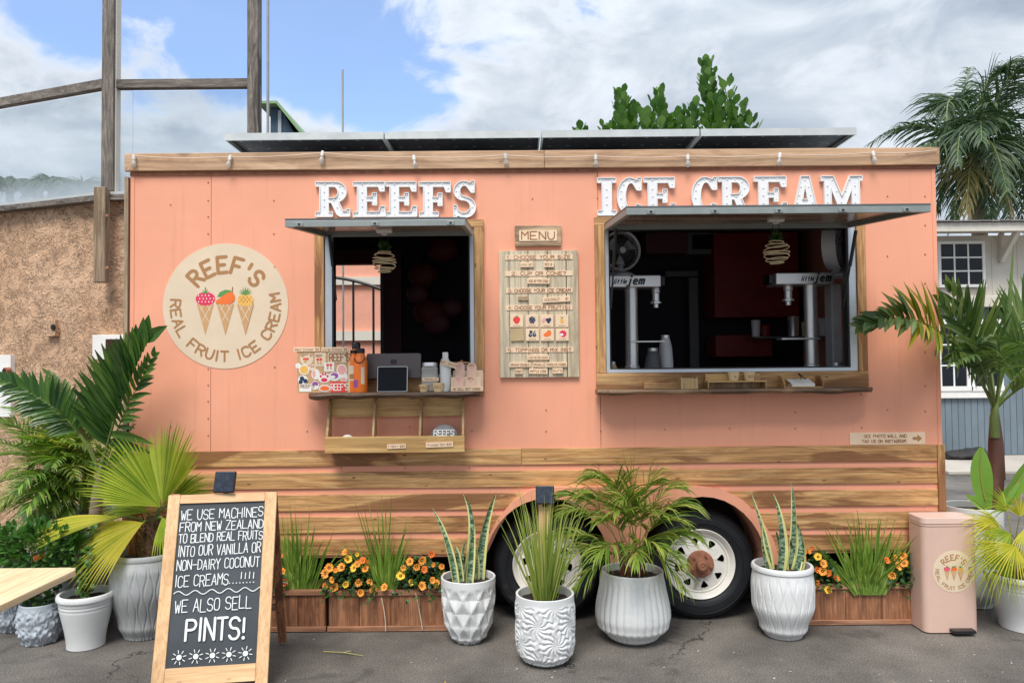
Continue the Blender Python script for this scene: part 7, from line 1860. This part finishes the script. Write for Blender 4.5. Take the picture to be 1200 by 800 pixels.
m_.build('cane', t, kind='stuff')
Yc = c.y
for (x, y, dy) in [(-30, 490, 0), (5, 478, .1), (22, 462, 0), (55, 474, .1), (92, 486, -.05), (125, 505, -.1), (-20, 540, -.3), (28, 520, -.4), (70, 530, -.35), (112, 545, -.4), (-40, 585, -.3), (10, 590, -.5), (48, 575, -.5), (95, 580, -.5), (140, 560, -.2), (-30, 625, -.4), (30, 625, -.55), (118, 602, -.35), (145, 530, -.1), (0, 500, .2), (75, 500, .2), (40, 545, -.2), (80, 610, -.45), (-60, 520, 0), (10, 555, -.45), (60, 600, -.5), (88, 560, -.62), (30, 600, -.7), (128, 575, -.5), (60, 548, -.6), (105, 525, -.45), (-10, 600, -.6), (20, 575, -.7), (78, 515, -.35)]:
    b = Vector((c.x + random.uniform(-.10, .10), c.y + random.uniform(-.08, .05), zt + .15)); tp = W(x, y, Yc + dy)
    cm = (b + tp) / 2 + Vector((0, 0, .30)); cm.x = b.x + (tp.x - b.x) * .30; 
    frond(t, b, cm, tp, 26, .27, .0078, 'lf_fine' if random.random() < .6 else 'lf_areca', stem='stem', t0=.30, droop=.45, lift=.2, sr=.005, jit=.15)
# leafy low plants
def leafmass(name, label, cat, px, py, Yc, rx, ry, rz, n, ll, lw, mat, group=None, zbase=None, stems=0):
    q = W(px, py, Yc); t = thing(name, label, cat, (q.x, Yc, max(0, q.z - rz)), group); m_ = MB(mat)
    for i in range(n):
        d = rv(1); 
        while d.length > 1: d = rv(1)
        d = d.normalized() * (.45 + .55 * random.random()); p = q + Vector((d.x * rx, d.y * ry, d.z * rz)); 
        p.z = max(p.z, .03)
        oval(m_, p, (d + rv(.5) + Vector((0, -.3, .2))).normalized(), (Vector((0, -.5, .8)) + rv(.6)).normalized(), ll * random.uniform(.6, 1.2), lw * random.uniform(.6, 1.1))
    m_.build('foliage', t, normals=False, kind='stuff')
    if stems:
        m_ = MB('stem')
        for i in range(stems): p = q + Vector((random.uniform(-rx, rx) * .8, random.uniform(-ry, ry) * .7, random.uniform(0, rz))); m_.tube([(q.x + (p.x - q.x) * .3, Yc, max(.02, q.z - rz)), (q + p) / 2, p], .004, 5)
        m_.build('stem', t, kind='stuff')
    return t
leafmass('leafy_shrub', 'low bushy green plant behind the table corner', 'shrub', 38, 646, -.22, .36, .16, .17, 900, .062, .018, 'lf_weed', stems=20)
t = leafmass('leafy_shrub', 'green plant with an orange blossom growing above the table corner', 'shrub', 88, 640, -.02, .16, .1, .14, 260, .05, .015, 'lf_weed', stems=8)
q = W(50, 664, -.62)
t = thing('orange_blossom_plant', 'small plant with an orange red blossom in the shell-textured pot', 'flowering plant', (PJ[1].x, PJ[1].y, PJ[2] - .03))
m_ = MB('stem'); cJ = PJ[1]; qb = W(50, 655, cJ.y - .02)
for k in range(5): m_.tube([(cJ.x + random.uniform(-.04, .04), cJ.y, PJ[2] - .04), (cJ.x + random.uniform(-.05, .05), cJ.y - .02, PJ[2] + .06), qb + rv(.04) - Vector((0, 0, .03))], .003, 5)
m_.build('stem', t, kind='stuff')
m_ = MB('lf_small')
for i in range(170): p = Vector((cJ.x + random.uniform(-.09, .11), cJ.y + random.uniform(-.07, .06), PJ[2] + random.uniform(-.02, .16))); oval(m_, p, (rv(1) + Vector((0, -.3, .4))).normalized(), (Vector((0, -.5, .8)) + rv(.5)).normalized(), .035, .011)
m_.build('foliage', t, normals=False, kind='stuff')
for k in range(5): m_ = MB('petal_o'); p = qb + Vector((random.uniform(-.025, .03), -.02, random.uniform(-.012, .015))); [oval(m_, p, Vector((math.cos(a), -.2, math.sin(a))), Vector((0, -1, 0)), .030, .014) for a in (0, 1.2, 2.5, 3.7, 5)]; m_.build('blossom', t, normals=False)
c = PI[1]; t = thing('jade_plant', 'small stemmy plant with round leaves in the cream white pot', 'potted plant', (c.x, c.y, PI[2] - .03))
for k, (x, y) in enumerate([(86, 644), (106, 650), (100, 676), (113, 668), (95, 690)]):
    tp = W(x, y, c.y + random.uniform(-.05, .03)); b = Vector((c.x + random.uniform(-.02, .02), c.y, PI[2] - .03)); mid = (b + tp) / 2 + Vector((random.uniform(-.03, .03), 0, .02))
    m_ = MB('trunk'); m_.tube([bez(b, mid, tp, s / 6) for s in range(7)], [.007 - .0007 * s for s in range(7)], 6); m_.build('stem', t)
    m_ = MB('lf_clusia')
    for s in range(34): u = .2 + .8 * s / 34; p = bez(b, mid, tp, u); d = (rv(1) + Vector((0, -.3, .3))).normalized(); oval(m_, p + d * .012, d, (Vector((0, -.6, .7)) + rv(.5)).normalized(), random.uniform(.022, .034), random.uniform(.009, .014), .2)
    m_.build('leaves', t, normals=False, kind='stuff')
leafmass('small_bedding_plant', 'tiny green plant in the small pale pot at the left edge', 'potted plant', 16, 700, PK[1].y, .07, .05, .05, 60, .035, .012, 'lf_small')

# ------------------------------------------------------------------ right: small fan palm, tall palm, broad seedling
c = PE[1]; zt = PE[2] - .03
t = thing('fan_palm', 'small yellow green fan palm in the smooth white pot at the right edge', 'fan palm', (c.x, c.y, zt))
m_ = MB('fibre'); 
for i in range(8): a = random.uniform(0, 6.28); q = Vector((c.x - .04 + .06 * math.cos(a), c.y + .05 * math.sin(a), zt - .02)); m_.tube([q, q + Vector((random.uniform(-.03, .02), random.uniform(-.02, .02), random.uniform(.12, .2)))], [.018, .010], 7)
m_.build('cane', t, smooth=60, kind='stuff')
for (hx, hy, dy, tx, ty, rd, sp_) in [(1168, 640, -.15, 1120, 665, .24, 120), (1172, 615, -.05, 1118, 600, .28, 110), (1180, 598, 0, 1150, 560, .26, 100), (1175, 650, -.2, 1150, 690, .24, 120), (1195, 605, -.1, 1200, 560, .28, 110), (1190, 640, -.25, 1175, 660, .25, 140), (1205, 650, -.1, 1240, 650, .26, 120), (1170, 622, .05, 1130, 628, .24, 90), (1200, 620, -.2, 1210, 640, .25, 140), (1165, 612, -.1, 1105, 600, .24, 50), (1185, 625, -.15, 1150, 640, .25, 100), (1215, 600, 0, 1240, 570, .28, 110)]:
    B = Vector((c.x - .03 + random.uniform(-.03, .03), c.y + random.uniform(-.03, .03), zt + .1))
    fan_px(t, B, (hx, hy), c.y + dy, (tx, ty), c.y + dy - .04, rd, sp_, int(sp_ / 6.5), 'lf_fany' if random.random() < .45 else 'lf_fan', (random.uniform(-.3, .3), -1, random.uniform(.2, .9)), split=.30, droop=.25, stem='stem_y', pr=.004)
c = PF[1]; zt = PF[2] - .03; Yc = c.y
t = thing('tall_palm', 'young palm with a brown crownshaft and arching fronds at the right end of the trailer', 'palm', (c.x, c.y, zt))
bx = W(1168, 600, Yc).x; top = W(1166, 480, Yc)
m_ = MB('crownshaft'); m_.tube([(bx - .02, Yc, zt - .03), (bx, Yc, zt + .2), W(1168, 560, Yc), W(1167, 520, Yc), W(1166, 495, Yc), top + Vector((0, 0, .06))], [.055, .048, .05, .045, .032, .015], 14); m_.build('crownshaft', t, smooth=60)
m_ = MB('stem'); m_.tube([W(1166, 512, Yc - .02), W(1165, 490, Yc - .03), top + Vector((0, -.02, .10))], [.030, .028, .012], 10); m_.build('green_sheath', t, smooth=60)
ym = lambda s: 'lf_midy' if .32 < s < .56 and random.random() < .85 else 'lf_mid'
frp(t, top, (1105, 338), (1010, 382), -.32, -.36, 40, .32, .024, 'lf_mid', t0=.22, droop=.25, a0=58, a1=26, sr=.012, mats=ym, face=Vector((0, -1, .5)), lift=.35, jit=.22)
frp(t, top, (1158, 400), (1112, 340), -.05, -.10, 16, .42, .022, 'lf_mid', t0=.25, droop=.05, a0=35, a1=12, sr=.010, lift=.3, face=Vector((0, -1, .1)), side=1)
frp(t, top, (1150, 410), (1100, 352), -.12, -.2, 14, .34, .020, 'lf_mid', t0=.3, droop=.15, a0=45, a1=15, sr=.009, face=Vector((0, -1, .2)))
m_ = MB('lf_mid'); m_.ribbon([top, W(1172, 430, Yc), W(1180, 370, Yc), W(1188, 285, Yc)], [.014, .022, .024, .002], Vector((.2, -1, 0)), .5); m_.build('spear_leaf', t, normals=False)
frp(t, top, (1195, 420), (1262, 392), Yc - .1, Yc - .2, 22, .36, .020, 'lf_mid', t0=.3, droop=.55, a0=55, sr=.013, face=Vector((0, -1, .6)))
frp(t, top, (1200, 440), (1250, 440), Yc - .15, Yc - .4, 18, .30, .018, 'lf_mid', t0=.3, droop=.7, a0=55, sr=.012)
frp(t, top, (1150, 395), (1120, 425), Yc - .35, Yc - .6, 16, .24, .016, 'lf_mid', t0=.35, droop=.8, a0=55, sr=.008)
frp(t, top, (1185, 380), (1225, 335), Yc, Yc + .1, 18, .34, .018, 'lf_mid', t0=.35, droop=.35, a0=50, sr=.010, face=Vector((0, -1, .4)))
frp(t, top, (1178, 400), (1165, 395), Yc - .3, Yc - .65, 14, .26, .015, 'lf_mid', t0=.3, droop=.8, a0=55, sr=.008)
frp(t, top, (1165, 410), (1140, 385), Yc + .25, Yc + .55, 18, .34, .018, 'lf_mid', t0=.3, droop=.4, a0=55, sr=.008)
t = thing('broad_leaf_seedling', 'bright green paddle-leaved plant at the foot of the tall palm', 'potted plant', (c.x, Yc - .05, zt))
for (b, m, tp, w_, ty) in (((1160, 604), (1144, 560), (1150, 524), 13, -.2), ((1172, 604), (1190, 560), (1222, 530), 13, .3), ((1166, 604), (1176, 580), (1196, 560), 7, 0), ((1164, 606), (1150, 590), (1132, 580), 6, .2)):
    a, b2, c2 = W(*b, Yc - .10), W(*m, Yc - .14), W(*tp, Yc - .12); k = 12; m_ = MB('lf_banana'); w2 = w_ / 200
    m_.ribbon([bez(a, b2, c2, i / k) for i in range(k + 1)], [w2 * (.05 + .95 * math.sin(math.pi * min(.985, (i / k) ** 1.15)) ** .7) for i in range(k + 1)], Vector((ty, -1, .1)), .25)
    m_.m('stem_y'); m_.tube([bez(a, b2, c2, i / k) + Vector((0, -.003, 0)) for i in range(k + 1)], [.006 * (1 - .8 * i / k) for i in range(k + 1)], 5); m_.build('leaf', t, normals=False)

# ------------------------------------------------------------------ paddle-leaved tree behind the trailer
Yk = 3.1
t = thing('paddle_leaf_tree', 'leafy tree with round paddle leaves showing above the solar panels', 'tree', (W(790, 150, Yk).x, Yk, 0))
m_ = MB('trunk'); bb = Vector((W(790, 150, Yk).x, Yk, 0)); m_.tube([bb, bb + Vector((.03, 0, 1.6)), bb + Vector((-.02, 0, 2.9))], [.12, .09, .05], 10); m_.build('trunk', t, smooth=60)
for (x, y, n, hgt) in [(726, 106, 30, 60), (741, 122, 22, 45), (772, 105, 30, 60), (757, 128, 16, 40), (797, 128, 20, 45), (828, 70, 62, 100), (842, 112, 34, 60), (813, 120, 26, 50), (871, 120, 18, 45), (878, 136, 12, 30), (707, 142, 8, 25), (683, 146, 5, 20), (785, 138, 14, 30), (858, 138, 12, 30), (848, 90, 16, 50)]:
    top = W(x, y + 4, Yk + random.uniform(-.15, .15)); fork = bb + Vector((0, 0, 2.7)); base = Vector((top.x + random.uniform(-.08, .08), top.y, top.z - hgt * .0090))
    m_ = MB('stem'); m_.tube([fork, (fork + base) / 2 + Vector((0, 0, -.05)), base, top], [.03, .02, .010, .004], 6); m_.build('limb', t, smooth=60)
    m_ = MB('lf_clusia')
    for i in range(int(n * 1.8)):
        u = i / (n * 1.8); p = base.lerp(top, u); an = i * 2.4 + random.uniform(-.3, .3); sp_ = (1 - .45 * u)
        d = Vector((math.cos(an) * .8 * sp_, math.sin(an) * .8 * sp_, .75 + .6 * u)).normalized(); l_ = random.uniform(.10, .14) * (1 - .15 * u)
        p = p + Vector((math.cos(an), math.sin(an), 0)) * random.uniform(0, .13) * sp_
        nn = d.cross(Vector((-math.sin(an), math.cos(an), 0))).normalized(); nn = (nn + rv(.3)).normalized()
        path = [p + d * (l_ * j / 5) for j in range(6)]; m_.ribbon(path, [l_ * q for q in (.05, .16, .30, .37, .30, .05)], nn, .12)
    m_.build('leaf_cluster', t, normals=False, kind='stuff')

# ------------------------------------------------------------------ coconut palms and distant palms
def coconut(label, ccx, ccy, Y, fr, L, n, mat, w=.03, tr=.16, group=None, name='coconut_palm'):
    cen = W(ccx, ccy, Y); t = thing(name, label, 'palm tree', (cen.x, Y, 0), group)
    m_ = MB('trunk'); m_.tube([(cen.x + .3, Y, 0), (cen.x + .1, Y, cen.z * .6), cen - Vector((0, 0, .2)), cen], [tr * 1.3, tr, tr * .9, tr * .6], 10); m_.build('trunk', t, smooth=60)
    for f in fr:
        (cx_, cy_), (tx, ty), dy = f[:3]; mt = f[3] if len(f) > 3 else mat
        c1 = W(cx_, cy_, Y + dy * .5); c2 = W(tx, ty, Y + dy)
        frond(t, cen + rv(.08), c1, c2, n, L, w, mt, stem='stem_y' if mt == 'lf_cocoy' else 'stem', t0=.12, droop=.9, a0=60, a1=25, lift=-.05, sr=L * .045, jit=.34, wind=Vector((-.25, 0, 0)) if mat == 'lf_coco' else None)
    return t
coconut('tall coconut palm with windblown fronds above the grey house', 1142, 188, 11, [
    ((1085, 118), (1020, 168), 0), ((1092, 150), (1060, 190), -1.5), ((1120, 80), (1098, 128), 1), ((1105, 70), (1110, 150), -1.0), ((1140, 70), (1200, 72), .5), ((1150, 60), (1185, 88), -.5), ((1165, 95), (1225, 95), 0), ((1178, 110), (1250, 150), -1), ((1175, 150), (1215, 215), 1), ((1190, 140), (1240, 190), 0), ((1150, 110), (1150, 165), -2.2), ((1125, 105), (1122, 190), -1.8), ((1110, 160), (1100, 245), .5), ((1125, 165), (1118, 262), -.6), ((1160, 170), (1190, 262), -.6, 'lf_cocoy'), ((1150, 190), (1160, 258), -.8), ((1140, 150), (1132, 250), -1.2, 'lf_cocoy'), ((1180, 80), (1215, 120), 1.5), ((1170, 85), (1210, 70), -1), ((1100, 120), (1085, 215), 1.2), ((1160, 130), (1180, 225), -1.6), ((1195, 165), (1235, 255), .6), ((1142, 130), (1160, 120), -2), ((1130, 110), (1135, 80), 2)],
    .95, 44, 'lf_coco', w=.020)
coconut('second coconut palm low at the right edge above the house roof', 1215, 205, 12.5, [((1180, 170), (1140, 230), 0), ((1170, 190), (1135, 262), -.5), ((1190, 180), (1165, 262), .5), ((1200, 150), (1160, 165), 0), ((1225, 150), (1265, 190), 0), ((1215, 180), (1195, 262), -.5), ((1190, 200), (1180, 258), -1), ((1240, 180), (1270, 250), 0), ((1160, 180), (1108, 232), 1), ((1150, 200), (1105, 262), 1.5)], .95, 34, 'lf_coco', w=.02)
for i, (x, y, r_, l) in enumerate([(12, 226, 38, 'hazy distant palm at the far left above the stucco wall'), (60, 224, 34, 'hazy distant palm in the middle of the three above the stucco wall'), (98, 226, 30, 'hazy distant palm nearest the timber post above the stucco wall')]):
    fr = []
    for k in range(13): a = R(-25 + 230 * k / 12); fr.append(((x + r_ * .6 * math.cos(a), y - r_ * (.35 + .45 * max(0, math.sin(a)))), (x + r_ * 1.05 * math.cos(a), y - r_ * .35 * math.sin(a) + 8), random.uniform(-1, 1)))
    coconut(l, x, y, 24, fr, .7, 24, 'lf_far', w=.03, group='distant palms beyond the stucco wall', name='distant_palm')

# ------------------------------------------------------------------ small things on the ground
m_ = MB('offwhite')
random.seed(11)
for i in range(110):
    x, y = random.uniform(300, 1190), random.uniform(735, 800)
    q = G(x, y, .003); s = random.uniform(.002, .007); a = random.uniform(0, 3.14)
    if random.random() < .08: m_.m('petal_y')
    elif random.random() < .5: m_.m('trunk')
    else: m_.m('offwhite')
    m_.face([q + Vector((s * math.cos(a + k), s * .7 * math.sin(a + k), random.uniform(0, .003))) for k in (0, 1.5, 3.1, 4.6)])
m_.build('litter', None, normals=False, kind='stuff', label='tiny petals and crumbs scattered over the asphalt', category='litter')
q0, q1, q2, q3 = G(379, 763, .006), G(402, 764, .012), G(411, 762, .02), G(426, 768, .005)
m_ = MB('stem_y'); m_.tube([q0, q1, q3], [.003, .003, .002], 5); m_.tube([q1, q2], .002, 5); m_.build('fallen_twig', None, smooth=True, label='pale dry twig lying on the asphalt below the long planter', category='twig')
for (x0, y0, x1, y1, l) in ((447, 700, 452, 741, 'thin pale drip hose hanging on the long planter nearer the chalkboard'), (487, 694, 495, 739, 'thin pale drip hose hanging on the long planter nearer the white pots')):
    a = W(x0, y0, P2[3] - .016); b = W(x0 + 5, (y0 + y1) / 2, P2[3] - .02); c2 = W(x1, y1 - 2, P2[3] - .03)
    m_ = MB('wire'); m_.tube([bez(a, b, c2, i / 10) for i in range(11)], .0028, 5); m_.build('drip_hose', None, smooth=True, label=l, category='hose')
